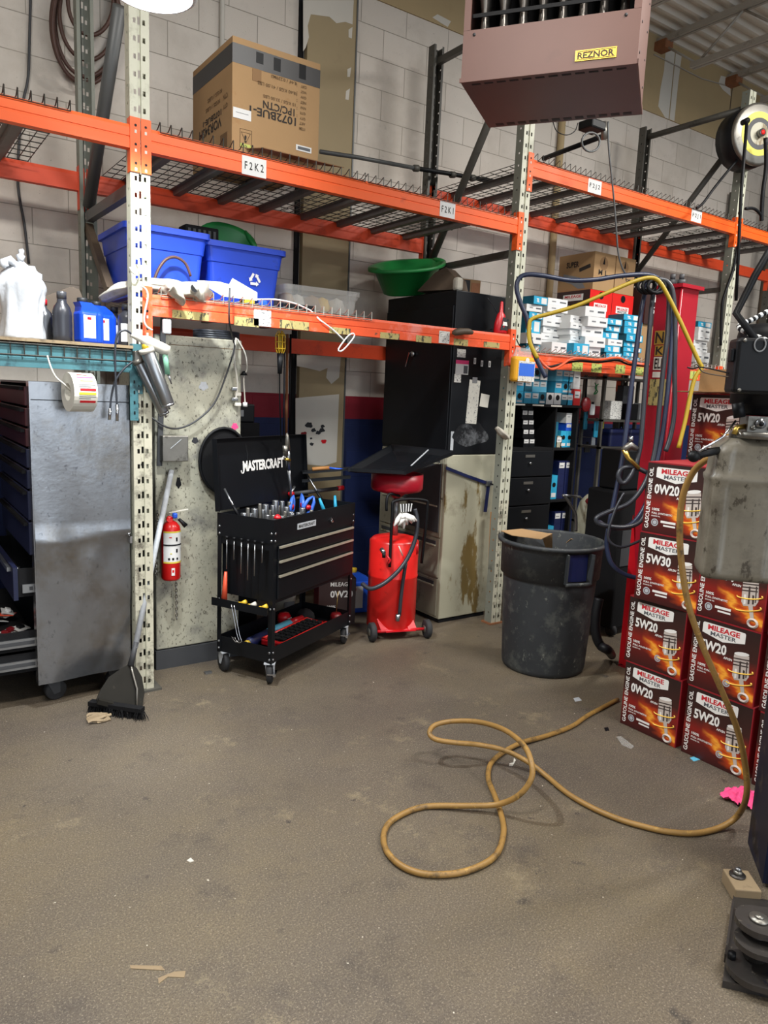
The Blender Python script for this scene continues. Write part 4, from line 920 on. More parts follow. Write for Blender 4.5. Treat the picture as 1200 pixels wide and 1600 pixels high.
def tub(label, loc, R, H, m, M3, taper=.72, name='plastic_tub', sx=1.25):
    T = thing(name, label, 'tub', loc)
    b = MB(); b.lathe([(R*taper*.9, 0), (R*taper, .01), (R, H), (R+.03, H+.004), (R+.032, H-.018), (R+.026, H-.02), (R+.024, H-.004), (R-.004, H-.006), (R*taper-.006, .014), (0, .014)], m, 36, sx=sx, M=M3, wob=lambda a, z: 1+.035*math.cos(4*a)); b.build('tub_body', T, world=False)
    b = MB()
    for s_ in (-1, 1): b.tube([M3 @ Vector((s_*(R*sx+.02), dy, H-.004)) for dy in (-.07, -.03, .03, .07)], [.012, .02, .02, .012], m, 8)
    b.build('handle', T, world=False); return T
tub('green plastic tub standing on edge in the right blue bin', (1.86, 4.585, 2.395), .16, .10, 'green_bin', Matrix.Rotation(R_(68), 4, 'X') @ Matrix.Rotation(.5, 4, 'Z'))
b = MB(); b.rbox(-.10, .10, -.06, .06, 0, .09, 'black_matte', .008)
for k in range(6): b.box(-.085+k*.03, -.07+k*.03, -.062, -.06, .02, .07, 'dark_grey')
tag(b.build('black_basket', loc=(1.62, 4.30, 2.415)), 'small black basket between the two blue bins, beside the green tub', 'basket')
q = P(630, 470, Y=4.35)
M3 = Matrix.Rotation(R_(16), 4, 'X') @ Matrix.Rotation(.3, 4, 'Z')
tub('large green plastic tub on top of the black cabinet', (3.36, 4.60, 2.36), .22, .20, 'green_bin', Matrix.Rotation(R_(-14), 4, 'Y') @ Matrix.Rotation(R_(12), 4, 'X'))
b = MB(); b.prism([(-.16, 0), (.17, 0), (.15, .07), (.06, .15), (-.02, .12)], -.07, .07, 'brown_rubber'); tag(b.build('rubber_cover', loc=(3.33, 4.16, 2.325), rz=-1.2), 'dark rubber wedge lying before the green tub on the black cabinet', 'cover')
b = MB(); b.rbox(-.03, .03, -.03, .03, 0, .09, 'shop_cloth', .02); tag(b.build('cloth_scrap', loc=(3.31, 3.965, 2.31)), 'pale crumpled rag on the front corner of the black cabinet', 'rag')
T = thing('filter_box', 'small brown and black printed box on top of the black cabinet', 'box', (3.62, 4.25, 2.312), R_(-12))
b = MB(); b.box(-.085, .085, -.07, .07, 0, .13, 'cardboard_dark'); b.box(-.0855, -.0, -.0712, -.07, .005, .125, 'black'); b.box(.01, .08, -.0712, -.07, .02, .11, 'rust'); b.build('carton', T, world=False)
# shop cloth bundle draped over the beam
random.seed(21)
def bundle(name, label, pts, radii, m, cat, n=20, wobble=.16, flat=.55):
    b = MB(); sp = smooth(pts, 6); K = len(sp); rr = []
    for i in range(K):
        t_ = i/(K-1)*(len(radii)-1); k = min(int(t_), len(radii)-2); rr.append(radii[k]+(radii[k+1]-radii[k])*(t_-k))
    vs = []
    for i, p in enumerate(sp):
        d = (sp[min(i+1, K-1)]-sp[max(i-1, 0)]).normalized(); u = d.cross(Vector((0, 0, 1))).normalized(); w_ = u.cross(d)
        for j in range(n):
            a = 2*PI*j/n; q = rr[i]*(1+wobble*math.sin(5*a+i*.35)+wobble*.6*math.sin(8*a-i*.5)); vs.append(p+u*math.cos(a)*q+w_*math.sin(a)*q*flat)
    b.add(vs, [(i*n+j, i*n+(j+1) % n, (i+1)*n+(j+1) % n, (i+1)*n+j) for i in range(K-1) for j in range(n)]+[tuple(range(n-1, -1, -1)), tuple((K-1)*n+j for j in range(n))], m, True)
    o = b.build(name); tag(o, label, cat); return o
bundle('cloth_bundle', 'rolled off-white shop cloth draped over the lower beam beside the post', [P(162, 468, Y=4.0), P(190, 452, Y=3.9), P(225, 445, Y=3.86), P(262, 450, Y=3.83), P(290, 458, Y=3.77), P(318, 456, Y=3.69)], [.03, .05, .055, .075, .085, .09], 'shop_cloth', 'cloth')
bundle('cloth_corner', 'pointed corner of the shop cloth hanging in front of the lower beam', [P(268, 452, Y=3.66), P(280, 465, Y=3.65), P(286, 478, Y=3.655)], [.075, .05, .006], 'shop_cloth', 'cloth', flat=.4)
b = MB(); b.disc(P(304, 450, Y=3.60), (0, -1, .15), .02, 'black', 18); b.cyl(P(304, 450, Y=3.601), P(304, 450, Y=3.66), .024, 'white_dirty', 18); tag(b.build('cardboard_tube'), 'white tube with dark opening stuck in the end of the cloth roll', 'tube')
b = MB(); b.tube(smooth([P(x, y, Y=3.95) for x, y in ((240, 440), (248, 420), (260, 405), (275, 402), (290, 412), (298, 432))], 4), .008, 'brown_hose', 8); tag(b.build('hose_piece'), 'brown hose arch standing above the cloth bundle', 'hose')
T = thing('carton_tray', 'shallow white cardboard tray tilted on the wire deck before the right blue bin', 'tray', (1.80, 3.86, 2.06))
b = MB(); A = [P(322, 462, Y=3.95), P(328, 440, Y=3.95), P(342, 443, Y=3.82), P(402, 468, Y=3.80)]
b.slab([P(308, 438, Y=4.0), P(343, 440, Y=3.98), P(402, 457, Y=3.80), P(350, 463, Y=3.80)], .004, 'white_card')
b.slab([P(343, 440, Y=3.98)+Vector((0, -.18, -.0)), P(402, 457, Y=3.80), P(402, 470, Y=3.80), P(347, 463, Y=3.80)], .003, 'white_card'); b.build('tray_body', T)
b = MB(); b.tube(smooth([P(x, y, Y=3.74) for x, y in ((400, 468), (430, 468), (460, 474), (485, 485))], 4)+smooth([P(x, y, Y=3.68) for x, y in ((500, 500), (520, 515), (538, 532))], 3), .0045, 'white', 8)
b.tube(smooth([P(x, y, Y=3.675) for x, y in ((538, 532), (545, 524), (552, 521), (553, 527), (540, 543), (532, 549), (529, 545), (538, 532))], 3), .0045, 'white', 8); tag(b.build('wire_pull'), 'white wire pull tool with a loop handle hanging over the lower beam', 'tool')
for k, (x, w_, m, lab) in enumerate(((2.02, .20, 'black', 'black flat case on the wire deck before the clear tote'), (1.72, .06, 'yellow', 'small yellow capped tube under the white tray'), (1.80, .05, 'blue', 'small blue part under the white tray'))):
    b = MB(); b.rbox(x-w_/2, x+w_/2, 3.80, 3.88, 2.052, 2.08, m, .006); tag(b.build('small_part'), lab, 'part')
# work lamp hanging under the beam
T = thing('work_lamp', 'yellow caged work lamp hanging under the lower beam above the tool cart', 'work lamp', tuple(P(437, 575, Y=3.8)))
tp, bt_ = P(438, 517, Y=3.8), P(438, 552, Y=3.8)
b = MB()
for k in range(8):
    a = 2*PI*k/8; o = lambda r: Vector((r*math.cos(a), r*math.sin(a), 0)); b.tube([tp+o(.012), tp.lerp(bt_, .2)+o(.028), tp.lerp(bt_, .8)+o(.028), bt_+o(.018)], .0025, 'yellow', 5)
for t_ in (.2, .5, .8):
    q = tp.lerp(bt_, t_); b.tube([q+Vector((.028*math.cos(a), .028*math.sin(a), 0)) for a in [2*PI*j/14 for j in range(14)]], .0025, 'yellow', 5, closed=True)
b.tube([tp.lerp(bt_, .1), tp.lerp(bt_, .95)], .017, 'yellow_hose', 10); b.build('cage', T)
b = MB(); b.tube([bt_, P(437, 584, Y=3.8)], [.019, .012], 'black', 12); b.build('handle', T)
b = MB(); b.tube(smooth([P(437, 584, Y=3.8), P(437, 620, Y=3.85), P(438, 650, Y=3.9), P(439, 690, Y=4.0)], 4), .004, 'black', 6); b.build('cord', T)
for k, (x, m, r, y0_, y1_, lab) in enumerate(((449, 'rust', .010, 560, 700, 'rusty pipe hanging behind the yellow work lamp'), (454, 'black', .008, 530, 690, 'black rod hanging right of the rusty pipe'), (445, 'black_hose', .006, 545, 690, 'thin black rod between the work lamp and the rusty pipe'))):
    b = MB(); b.cyl(P(x, 522, Y=4.69), P(x-2, y1_, Y=4.69), r, m, 8); tag(b.build('hanging_rod'), lab, 'rod')
# ================================================================ black storage cabinet on lateral file cabinets
FX0, FX1, CY0, CY1 = 3.245, 3.565, 3.895, 4.69
T = thing('file_cabinet', 'grimy cream steel file cabinet under the black cabinet', 'file cabinet', (3.4, 4.36, 0))
FX1f = 3.70
b = MB(); b.rbox(FX0, FX1f, CY0, CY1, .03, 1.205, 'file_cream', .006); b.build('cabinet_body', T)
for k, (za, zb_) in enumerate(((.90, 1.19), (.62, .89), (.33, .61), (.05, .32))):
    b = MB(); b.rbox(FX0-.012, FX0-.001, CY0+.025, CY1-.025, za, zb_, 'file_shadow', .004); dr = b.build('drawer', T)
    b = MB(); b.box(FX0-.022, FX0-.0125, CY0+.06, CY1-.06, zb_-.055, zb_-.045, 'file_cream'); b.box(FX0-.0165, FX0-.0125, CY0+.06, CY1-.06, zb_-.044, zb_-.018, 'dark_grey'); b.build('handle', dr)
b = MB(); b.box(FX0-.0195, FX0-.0125, CY0+.04, CY0+.40, .655, 1.14, 'dark_grey'); b.build('dark_plate', T)
b = MB(); b.rbox(FX0+.01, FX1f-.01, CY0+.01, CY1, 0, .028, 'black_matte', .003); b.build('plinth', T)
T = thing('storage_cabinet', 'tall matte black steel cabinet standing on the cream file cabinet', 'cabinet', (3.4, 4.36, 1.207))
z0, z1 = 1.208, 2.305
b = MB(); b.rbox(FX0, FX1f, CY0, CY1, z0, z1, 'black_paint', .005)
b.box(FX0+.02, FX0+.045, CY0-.0012, CY0, z0+.005, z0+.16, 'label_grey')
b.build('cabinet_body', T)
b = MB(); ym = (CY0+CY1)/2; b.rbox(FX0-.012, FX0-.001, CY0+.01, CY1-.01, z0+.02, z1-.10, 'black_paint', .003); dr = b.build('door', T)
b = MB(); q = P(644, 553, X=FX0-.03); b.cyl((FX0-.012, q.y, q.z), (FX0-.035, q.y, q.z), .018, 'chrome', 14); b.bar((FX0-.035, q.y+.02, q.z+.01), (FX0-.04, q.y+.05, q.z-.09), .02, .008, 'chrome'); b.build('handle', dr)
def stick(px, py, w_, h_, m, txt=None, tm='ink', rot=0):
    q = P(px, py, Y=CY0-.002); b = MB(); b.box(-w_/2, w_/2, -.0008, .0008, -h_/2, h_/2, m, M=Matrix.Translation(q) @ Matrix.Rotation(rot, 4, 'Y'))
    if txt: b.text(txt, w_*.8, h_*.45, textM(q-Vector((0, .0016, 0)), *FRONT), tm, .02)
    return b
stick(721, 552, .075, .055, 'scribble_white').build('sticker', T)
b = stick(722, 574, .115, .095, 'white_card'); q = P(722, 574, Y=CY0-.003); b.box(q.x-.0575, q.x+.0575, q.y-.001, q.y, q.z+.022, q.z+.0475, 'pink'); b.box(q.x+.015, q.x+.05, q.y-.0015, q.y, q.z-.04, q.z+.012, 'ink_grey'); b.build('business_card', T)
stick(715, 591, .06, .055, 'scribble_white').build('sticker', T)
for px, py in ((742, 564), (753, 568), (765, 569)):
    b = stick(px, py, .02, .042, 'white_card'); q = P(px, py, Y=CY0-.003); b.box(q.x-.003, q.x+.003, q.y-.001, q.y, q.z-.012, q.z+.012, 'ink_grey'); b.build('magnet', T)
stick(739, 628, .10, .30, 'notes_paper', rot=.05).build('note_sheet', T)
b = MB(); q = P(757, 626, Y=CY0-.004); b.box(-.04, .04, -.001, .001, -.045, .045, 'paper', M=Matrix.Translation(q) @ Matrix.Rotation(.12, 4, 'Y')); b.build('note_sheet', T)
b = MB(); q = P(742, 594, Y=CY0-.004); b.box(q.x-.022, q.x+.022, q.y-.001, q.y+.0, q.z-.02, q.z+.02, 'grey'); b.build('tape', T)
b = MB(); b.poly([P(735+27*(1+.15*math.sin(3*a))*math.cos(a), 678+19*(1+.12*math.sin(4*a))*math.sin(a), Y=CY0-.0015) for a in [k*PI/10 for k in range(20)]], 'rub'); b.build('rubbed_patch', T)
T = thing('additive_bottle', 'red long-necked bottle standing on the beam beside the middle post', 'bottle', (3.50, 3.73, 2.035))
qb = P(781, 522, Y=3.73); hb = P(787, 472, Y=3.73).z-2.034; x_ = qb.x-.0
b = MB(); b.lathe([(.05, 0), (.054, .006), (.05, hb*.3), (.033, hb*.58), (.015, hb*.68), (.012, hb*.97), (.008, hb)], 'red', 20, (x_, 3.73, 2.036), sy=.6); b.build('body', T)
b = MB(); q = Vector((x_, 3.73, 2.036)); b.add([q+Vector((-.03, -.034, .02)), q+Vector((.042, -.030, .02)), q+Vector((.028, -.024, hb*.5)), q+Vector((-.002, -.024, hb*.5))], [(0, 1, 2, 3)], 'spray_black')
b.add([q+Vector((-.012, -.0345, hb*.24)), q+Vector((.036, -.031, hb*.24)), q+Vector((.03, -.029, hb*.36)), q+Vector((-.004, -.031, hb*.36))], [(0, 1, 2, 3)], 'white_card'); b.fixn = False; b.build('label', T)
b = MB(); b.tube(smooth([P(700+x, 520+y, Y=3.66) for x, y in ((8, 0), (20, -2), (32, -2), (38, 0))], 3), [.012, .02, .022, .022, .02, .02, .02, .018, .014, .012], 'brown_rubber', 12)
tag(b.build('chip_brush'), 'short brown and yellow handle lying on the lower beam at the black cabinet corner', 'tool')
b = MB(); b.tube(smooth([P(x, y, Y=3.84) for x, y in ((738, 520), (770, 514), (780, 500), (775, 485), (762, 466))], 4), .003, 'black_hose', 6); tag(b.build('thin_cable'), 'thin black cable curving in front of the black cabinet', 'cable')
# blue ratchet strap
b = MB(); pts = [P(x, y, Y=CY0-.012) for x, y in ((697, 731), (730, 744), (762, 755))]
for a, c in zip(pts, pts[1:]): b.bar(a, c, .004, .022, 'navy')
b.bar(P(764, 752, Y=CY0-.02), P(758, 800, Y=CY0-.02), .004, .03, 'navy'); b.rbox(pts[-1].x-.02, pts[-1].x+.03, CY0-.03, CY0-.005, pts[-1].z-.02, pts[-1].z+.02, 'steel', .005); b.bar(pts[-1], P(790, 762, Y=3.76), .004, .012, 'black')
tag(b.build('ratchet_strap'), 'blue strap tied around the cream file cabinet', 'strap')
b = MB(); a, c = P(771, 800, Y=3.84), P(764, 940, Y=3.84); b.bar(a, c, .03, .03, 'wood', (0, 1, 0)); tag(b.build('wood_plank'), 'upright wooden stick between the file cabinet and the middle post', 'wood')
# ================================================================ tool cart
N2 = Vector((1.715, 3.45)); CW, CDp, CH = .85, .38, .92; CA = math.atan2(.462, .887)
T = thing('tool_cart', 'black rolling tool cart with open lid and chrome drawer trims', 'tool cart', (N2.x, N2.y, 0), CA)
def cb(name, fn, m=None, parent=None, bev=0):
    b = MB(); fn(b); return b.build(name, parent or T, world=False, bevel=bev)
BP = 'black_paint'; g = .028
for x, y in ((0, 0), (CW, 0), (0, CDp), (CW, CDp)):
    sx = 1 if x == 0 else -1; sy = 1 if y == 0 else -1
    def fn(b):
        b.box(*sorted((x, x+sx*g)), *sorted((y, y+sy*.0025)), .12, CH-.02, BP); b.box(*sorted((x, x+sx*.0025)), *sorted((y+sy*.0026, y+sy*g)), .12, CH-.02, BP)
        for z in (.145, .185, .43, CH-.075, CH-.115):
            b.cyl((x+sx*.014, y-sy*.004, z), (x+sx*.014, y+sy*.001, z), .0065, 'steel', 10); b.cyl((x-sx*.004, y+sy*.014, z), (x+sx*.001, y+sy*.014, z), .0065, 'steel', 10)
    cb('leg', fn)
def tray(b, z0, z1, t=.0025):
    b.box(.003, CW-.003, .003, CDp-.003, z0, z0+t, BP); b.box(.003, CW-.003, .003, .003+t, z0+t, z1, BP); b.box(.003, CW-.003, CDp-.003-t, CDp-.003, z0+t, z1, BP)
    b.box(.003, .003+t, .0055, CDp-.0055, z0+t, z1, BP); b.box(CW-.003-t, CW-.003, .0055, CDp-.0055, z0+t, z1, BP)
cb('lower_tray', lambda b: tray(b, .125, .215))
def topb(b):
    tray(b, CH-.17, CH-.005); b.box(-.002, CW+.002, -.002, .004, CH-.13, CH, BP); b.box(-.002, .004, .0045, CDp+.002, CH-.13, CH, BP); b.box(CW-.004, CW+.002, .0045, CDp+.002, CH-.13, CH, BP)
    b.box(.03, CW-.03, .001, CDp-.01, CH-.46, CH-.172, BP)
cb('top_box', topb)
zs = [(CH-.22, CH-.145), (CH-.30, CH-.225), (CH-.44, CH-.305)]
for k, (za, zb_) in enumerate(zs):
    d_ = cb('drawer', lambda b: b.rbox(.035, CW-.035, -.010, .0005, za, zb_, BP, .003))
    cb('handle', lambda b: (b.box(.037, CW-.037, -.022, -.0105, zb_-.012, zb_-.001, 'trim_bright')), parent=d_)
cb('lock', lambda b: (b.cyl((.57, -.012, CH-.075), (.57, -.0025, CH-.075), .013, 'chrome', 14), b.bar((.555, -.014, CH-.07), (.545, -.016, CH-.055), .004, .006, 'chrome')))
cb('name_plate', lambda b: (b.box(.215, .40, -.0042, -.0025, CH-.082, CH-.048, 'label_grey'), b.text('MASTERCRAFT', .16, .018, textM((.307, -.0052, CH-.065), *FRONT), 'ink', .02)))
# side rail with screwdrivers
cb('side_rail', lambda b: (b.box(-.045, -.003, .02, CDp-.02, .43, .433, BP), b.box(-.048, -.045, .0, CDp, .405, .45, BP)))
for x, y, lk in ((.03, .03, 1), (CW-.03, .03, 1), (.03, CDp-.03, 0), (CW-.03, CDp-.03, 0)):
    b = MB(); Mm = Matrix.Translation((x, y, 0)) @ Matrix.Rotation([.5, .35, 1.1, .2][int(x > .1)+2*int(y > .1)], 4, 'Z')
    q = lambda a, b_, c: Mm @ Vector((a, b_, c)); r = .060
    b.box(-.035, .035, -.03, .03, .117, .1235, 'label_grey', M=Mm)
    for s_ in (-1, 1):
        b.prism([(-.03, .117), (.03, .117), (.033, .085), (.022, r-.012), (.006, r-.015), (-.02, .09)], s_*.019, s_*.0225, 'label_grey', M=Mm)
    if lk: b.box(-.055, .03, -.038, -.023, r-.004, r+.004, 'chrome', M=Mm); b.box(-.055, -.035, -.038, .01, r+.005, r+.012, 'chrome', M=Mm)
    f = b.build('caster', T, world=False); b = MB(); b.tube([q(.012, -.0155, r), q(.012, -.012, r), q(.012, .012, r), q(.012, .0155, r)], [r-.006, r, r, r-.006], 'rubber', 24); b.cyl(q(.012, -.018, r), q(.012, .018, r), .02, 'dark_grey', 12); b.build('wheel', f, world=False)
# lid
LH = .40
def lidf(b):
    y0_, zt = CDp+.012, CH+.0
    M = Matrix.Translation((0, CDp+.006, CH+.004)) @ Matrix.Rotation(R_(-4), 4, 'X')
    b.box(-.01, CW+.01, 0, .003, 0, LH, BP, M=M); b.box(-.01, CW+.01, -.03, -.0005, LH-.003, LH, BP, M=M); b.box(-.01, -.0075, -.03, -.0005, 0, LH-.0035, BP, M=M); b.box(CW+.0075, CW+.01, -.03, -.0005, 0, LH-.0035, BP, M=M)
    M2 = M @ textM((.44, -.0012, LH*.58), *FRONT); b.text('MASTERCRAFT', .40, .062, M2, 'ink_white', .045)
    for sx, sz in ((-1, -1), (1, 1)):
        b.tube([M @ Vector((.44+sx*(.205+.012*math.cos(a)), -.0012, LH*.58+sz*.022+sz*.018*math.sin(a))) for a in [j*PI/6 for j in range(7)]], .0035, 'ink_white', 4)
cb('lid', lidf)
cb('gas_strut', lambda b: (b.tube([(.03, CDp-.12, CH-.01), (.03, CDp-.02, CH+.13)], .006, 'steel', 8), b.tube([(.03, CDp-.12, CH-.01), (.03, CDp-.08, CH+.045)], .009, 'black', 8)))
cb('gas_strut', lambda b: (b.tube([(CW-.03, CDp-.16, CH-.01), (CW-.03, CDp-.02, CH+.17)], .006, 'steel', 8), b.tube([(CW-.03, CDp-.16, CH-.01), (CW-.03, CDp-.11, CH+.05)], .009, 'black', 8)))
# contents as things of their own
TC = TF[T.name]
def cart_item(b, name, label, cat, group=None): 
    b.v = [tuple(TC @ Vector(v)) for v in b.v]; o = b.build(name); tag(o, label, cat, group); return o
random.seed(4)
zt = CH-.165
sock = None
for row in range(3):
    for k in range(14):
        x = .07+k*.034+random.uniform(-.003, .003); y = .09+row*.085+random.uniform(-.01, .01); r = .011+.004*((k+row) % 3); h = .05+.012*((k*7+row*3) % 5)
        if row == 2: h += .05
        b = MB(); b.lathe([(r*.9, 0), (r, .003), (r, h-.004), (r*.92, h), (r*.65, h), (r*.6, h-.02), (0, h-.02)], 'steel' if (k+row) % 3 else 'steel_dirty', 12, (x, y, zt+.055))
        cart_item(b, 'socket', '%s from the left, %s in the cart top' % (ORD[k], ['chrome socket in the front row', 'chrome socket in the middle row', 'tall chrome socket in the rear row'][row]), 'socket', 'sockets in the cart top')
b = MB(); b.box(.05, .56, .06, .30, zt, zt+.054, 'dark_grey'); cart_item(b, 'socket_rail', 'dark tray block holding the sockets in the cart top', 'tray')
def clamp(b, x, y, z, a, m):
    M = Matrix.Translation((x, y, z)) @ Matrix.Rotation(a, 4, 'Z') @ Matrix.Rotation(.5, 4, 'Y')
    for s_ in (-1, 1): b.tube([M @ Vector((s_*.012, 0, 0)), M @ Vector((s_*.03, 0, .05)), M @ Vector((s_*.022, 0, .10)), M @ Vector((s_*.002, 0, .13))], [.010, .013, .010, .005], m, 8)
    b.cyl(M @ Vector((0, -.012, .055)), M @ Vector((0, .012, .055)), .016, 'red', 10)
for k, (x, y, a) in enumerate(((.52, .26, .3), (.58, .20, -.5), (.63, .24, .8))):
    b = MB(); clamp(b, x, y, CH-.07, a, 'blue_tool'); cart_item(b, 'hose_clamp_plier', ['leftmost blue spring clamp tool in the cart top', 'front blue spring clamp tool in the cart top', 'rightmost blue spring clamp tool in the cart top'][k], 'clamp', 'blue clamps in the cart')
for k, (x, a) in enumerate(((.70, -.3), (.80, .1))):
    b = MB(); b.tube([(x, .10, CH-.10), (x+a*.12, .12, CH-.02), (x+a*.2, .13, CH+.035)], [.009, .011, .007], 'cyan', 10); cart_item(b, 'plier_handle', ['light blue tool grip leaning left at the right end of the cart top', 'upright light blue tool grip at the right end of the cart top'][k], 'tool', 'light blue grips')
b = MB(); b.lathe([(.022, 0), (.02, .01), (.008, .022), (0, .025)], 'red', 16, (.10, .05, CH-.01)); cart_item(b, 'warning_cone', 'red cap sitting at the left front corner of the cart top', 'cap')
b = MB(); b.tube([(.64, .33, CH-.1), (.615, .33, CH+.10), (.58, .32, CH+.20)], [.005, .008, .010], 'steel', 10); b.tube([(.58, .32, CH+.20), (.55, .31, CH+.32)], .014, 'steel', 12); b.tube([(.53, .31, CH+.29), (.522, .31, CH+.35)], .016, 'steel_dirty', 12); b.tube([(.55, .31, CH+.32), (.542, .31, CH+.40), (.54, .31, CH+.425)], [.018, .012, .005], 'steel_dirty', 12); b.cyl((.56, .30, CH+.26), (.52, .30, CH+.27), .010, 'brass', 10)
cart_item(b, 'air_gun', 'silver long-nosed grease coupler tool leaning on the open cart lid', 'tool')
b = MB(); a0, a1 = Vector((.70, CDp-.01, CH+.035)), Vector((1.06, CDp-.12, CH+.045)); b.tube([a0, a1], .013, 'dark_grey', 12); b.tube([a1, a1+Vector((.05, -.015, .002))], .016, 'red', 10); b.tube([a0-Vector((.03, 0, 0)), a0], .016, 'red', 10); b.tube([a0-Vector((.02, 0, 0)), a0+Vector((.02, .0, .045))], .008, 'steel', 8)
cart_item(b, 'under_hood_lamp', 'dark grey telescoping bar with red ends across the cart right corner', 'tool')
for k, (y, l) in enumerate(((.30, .16), (.25, .10), (.20, .17), (.155, .20), (.11, .17), (.06, .09))):
    b = MB(); b.tube([(-.018, y, CH-.14), (-.018, y, CH-.145-l)], .0035, 'steel', 6); b.tube([(-.018, y, CH-.135), (-.018, y, CH-.12)], .008, 'black', 8)
    cart_item(b, 'screwdriver', ['steel screwdriver at the far end of the cart side rack', 'short screwdriver second from the far end of the cart side rack', 'long screwdriver third from the far end of the cart side rack', 'longest screwdriver on the cart side rack', 'screwdriver next to the longest one on the cart side rack', 'short screwdriver nearest the front leg of the cart side rack'][k], 'screwdriver', 'screwdrivers on the cart side')
b = MB(); b.tube([(-.025, .31, .435), (-.025, .30, .60)], [.018, .008], 'orange_tip', 12); cart_item(b, 'red_tube', 'red tapered tube standing on the cart side rail', 'tube')
for k, (y, m) in enumerate(((.19, 'yellow'), (.125, 'white_dirty'), (.05, 'yellow'))):
    b = MB(); b.tube([(-.03, y, .437), (-.02, y-.03, .455)], .012, m, 10); b.tube([(-.034, y+.012, .436), (-.03, y, .4375)], .013, 'yellow', 10); cart_item(b, 'marker', ['yellow ended marker at the middle of the cart side rail', 'white marker on the cart side rail', 'yellow cap next to the front leg on the cart side rail'][k], 'marker')
b = MB()
for s_ in (0, .018): b.tube(smooth([(-.05, .22+s_, .43), (-.05, .20+s_, .35), (-.05, .18+s_, .27), (-.05, .165+s_, .235), (-.05, .19+s_, .225), (-.05, .215+s_, .25)], 3), .0028, 'chrome', 6)
cart_item(b, 'double_hook', 'pair of chrome hooks hanging below the cart side rail', 'hook')
# lower tray contents
b = MB(); b.tube([(.10, .24, .165), (.12, .24, .165), (.30, .25, .165)], [.018, .030, .030], 'navy', 16); b.tube([(.30, .25, .165), (.52, .25, .167)], .0305, 'cyan_light', 16); b.tube([(.52, .25, .167), (.66, .25, .168)], [.028, .022], 'red', 16); b.cyl((.085, .24, .165), (.105, .24, .165), .02, 'yellow', 12)
cart_item(b, 'caulk_tube', 'blue white and red cartridge lying in the cart bottom tray', 'tube')
b = MB(); M = Matrix.Translation((.40, .112, .150)) @ Matrix.Rotation(R_(1), 4, 'Z')
b.rbox(-.24, .24, -.075, .085, 0, .035, 'red', .008, M=M); b.box(-.215, .215, -.055, .065, .035, .0365, 'black', M=M); b.tube([M @ Vector(p) for p in ((-.232, -.068, .036), (.232, -.068, .036), (.232, .078, .036), (-.232, .078, .036))], .009, 'red_bright', 6, closed=True)
for i in range(9):
    for j in range(3): b.rbox(-.21+i*.048, -.175+i*.048, -.05+j*.04, -.02+j*.04, .0372, .048, 'black_matte', .003, M=M)
b.rbox(.05, .23, -.10, -.078, .003, .03, 'red', .006, M=M)
cart_item(b, 'socket_case', 'open red tool case with black insert in the cart bottom tray', 'case')
b = MB(); b.lathe([(.0, 0), (.05, .004), (.055, .02), (.05, .05), (.03, .07), (0, .074)], 'rubber', 16, (.745, .28, .13), wob=lambda a, z: 1+.15*math.sin(4*a)); cart_item(b, 'glove_ball', 'crumpled black glove in the cart bottom tray', 'glove')
b = MB(); b.lathe([(.0, 0), (.04, 0), (.04, .05), (.03, .07), (0, .072)], 'red_dark', 16, (.80, .08, .13)); b.tube([(.80, .08, .2), (.815, .08, .34)], .0025, 'brass', 6); cart_item(b, 'oil_can', 'small dark red oil can with thin spout in the cart right corner', 'oil can')
b = MB(); b.lathe([(0, 0), (.04, .0), (.042, .06), (.03, .08), (0, .085)], 'red', 16, (.58, .33, .13)); b.box(.56, .60, .286, .288, .155, .185, 'white_card'); cart_item(b, 'red_can', 'red can with white label at the rear of the cart bottom tray', 'can')
# things on the floor behind and beside the cart
b = MB(); b.lathe([(.07, 0), (.085, .22), (.09, .225), (.09, .24), (0, .24)], 'white_dirty', 24, (2.30, 4.45, 0)); b.box(2.26, 2.34, 4.367, 4.369, .06, .16, 'ink_grey'); tag(b.build('white_pail'), 'small white pail on the floor behind the tool cart', 'pail')
T = thing('oil_jug_box', 'dark red oil carton reading 0W20 on the floor behind the cart right leg', 'box', (2.62, 4.30, 0), R_(-20))
b = MB(); b.box(-.13, .13, -.10, .10, .0, .33, 'carton_brown'); b.box(-.1305, -.13, -.10, .10, 0.0, .33, 'carton_red'); b.text('0W20', .16, .05, textM((.03, -.1012, .22), *FRONT), 'ink_white', .03); b.text('MILEAGE', .14, .03, textM((.02, -.1012, .29), *FRONT), 'ink_white', .02); b.text('100%', .06, .02, textM((-.04, -.1012, .13), *FRONT), 'ink_white', .02); b.text('Synthetic', .13, .03, textM((.0, -.1012, .09), *FRONT), 'ink_white', .02); b.build('carton', T, world=False)
jug('blue oil jug with yellow and white label behind the red drain tank', 2.90, 4.42, 0, .17, .12, .33, 'blue', 'yellow', 'white_card', -.3)
b = MB(); c = P(350, 720, Y=PY-.022); b.tube([c+Vector((.145*math.cos(a), 0, .185*math.sin(a))) for a in [2*PI*j/28 for j in range(28)]], .009, 'black', 8, closed=True); b.add([c+Vector((.145*math.cos(2*PI*j/28), .006, .185*math.sin(2*PI*j/28))) for j in range(28)], [tuple(range(28))], 'black_matte')
tag(b.build('drain_pan'), 'round black pan hanging between the cart lid and the stained cabinet', 'pan')
b = MB(); b.rbox(1.90, 2.06, 4.45, 4.55, 1.38, 1.50, 'black', .01); b.box(1.93, 1.98, 4.448, 4.4495, 1.42, 1.46, 'grey'); b.box(1.82, 2.08, 4.42, 4.6, 0, 1.379, 'black_matte'); tag(b.build('battery_charger'), 'black box behind the open cart lid', 'box')
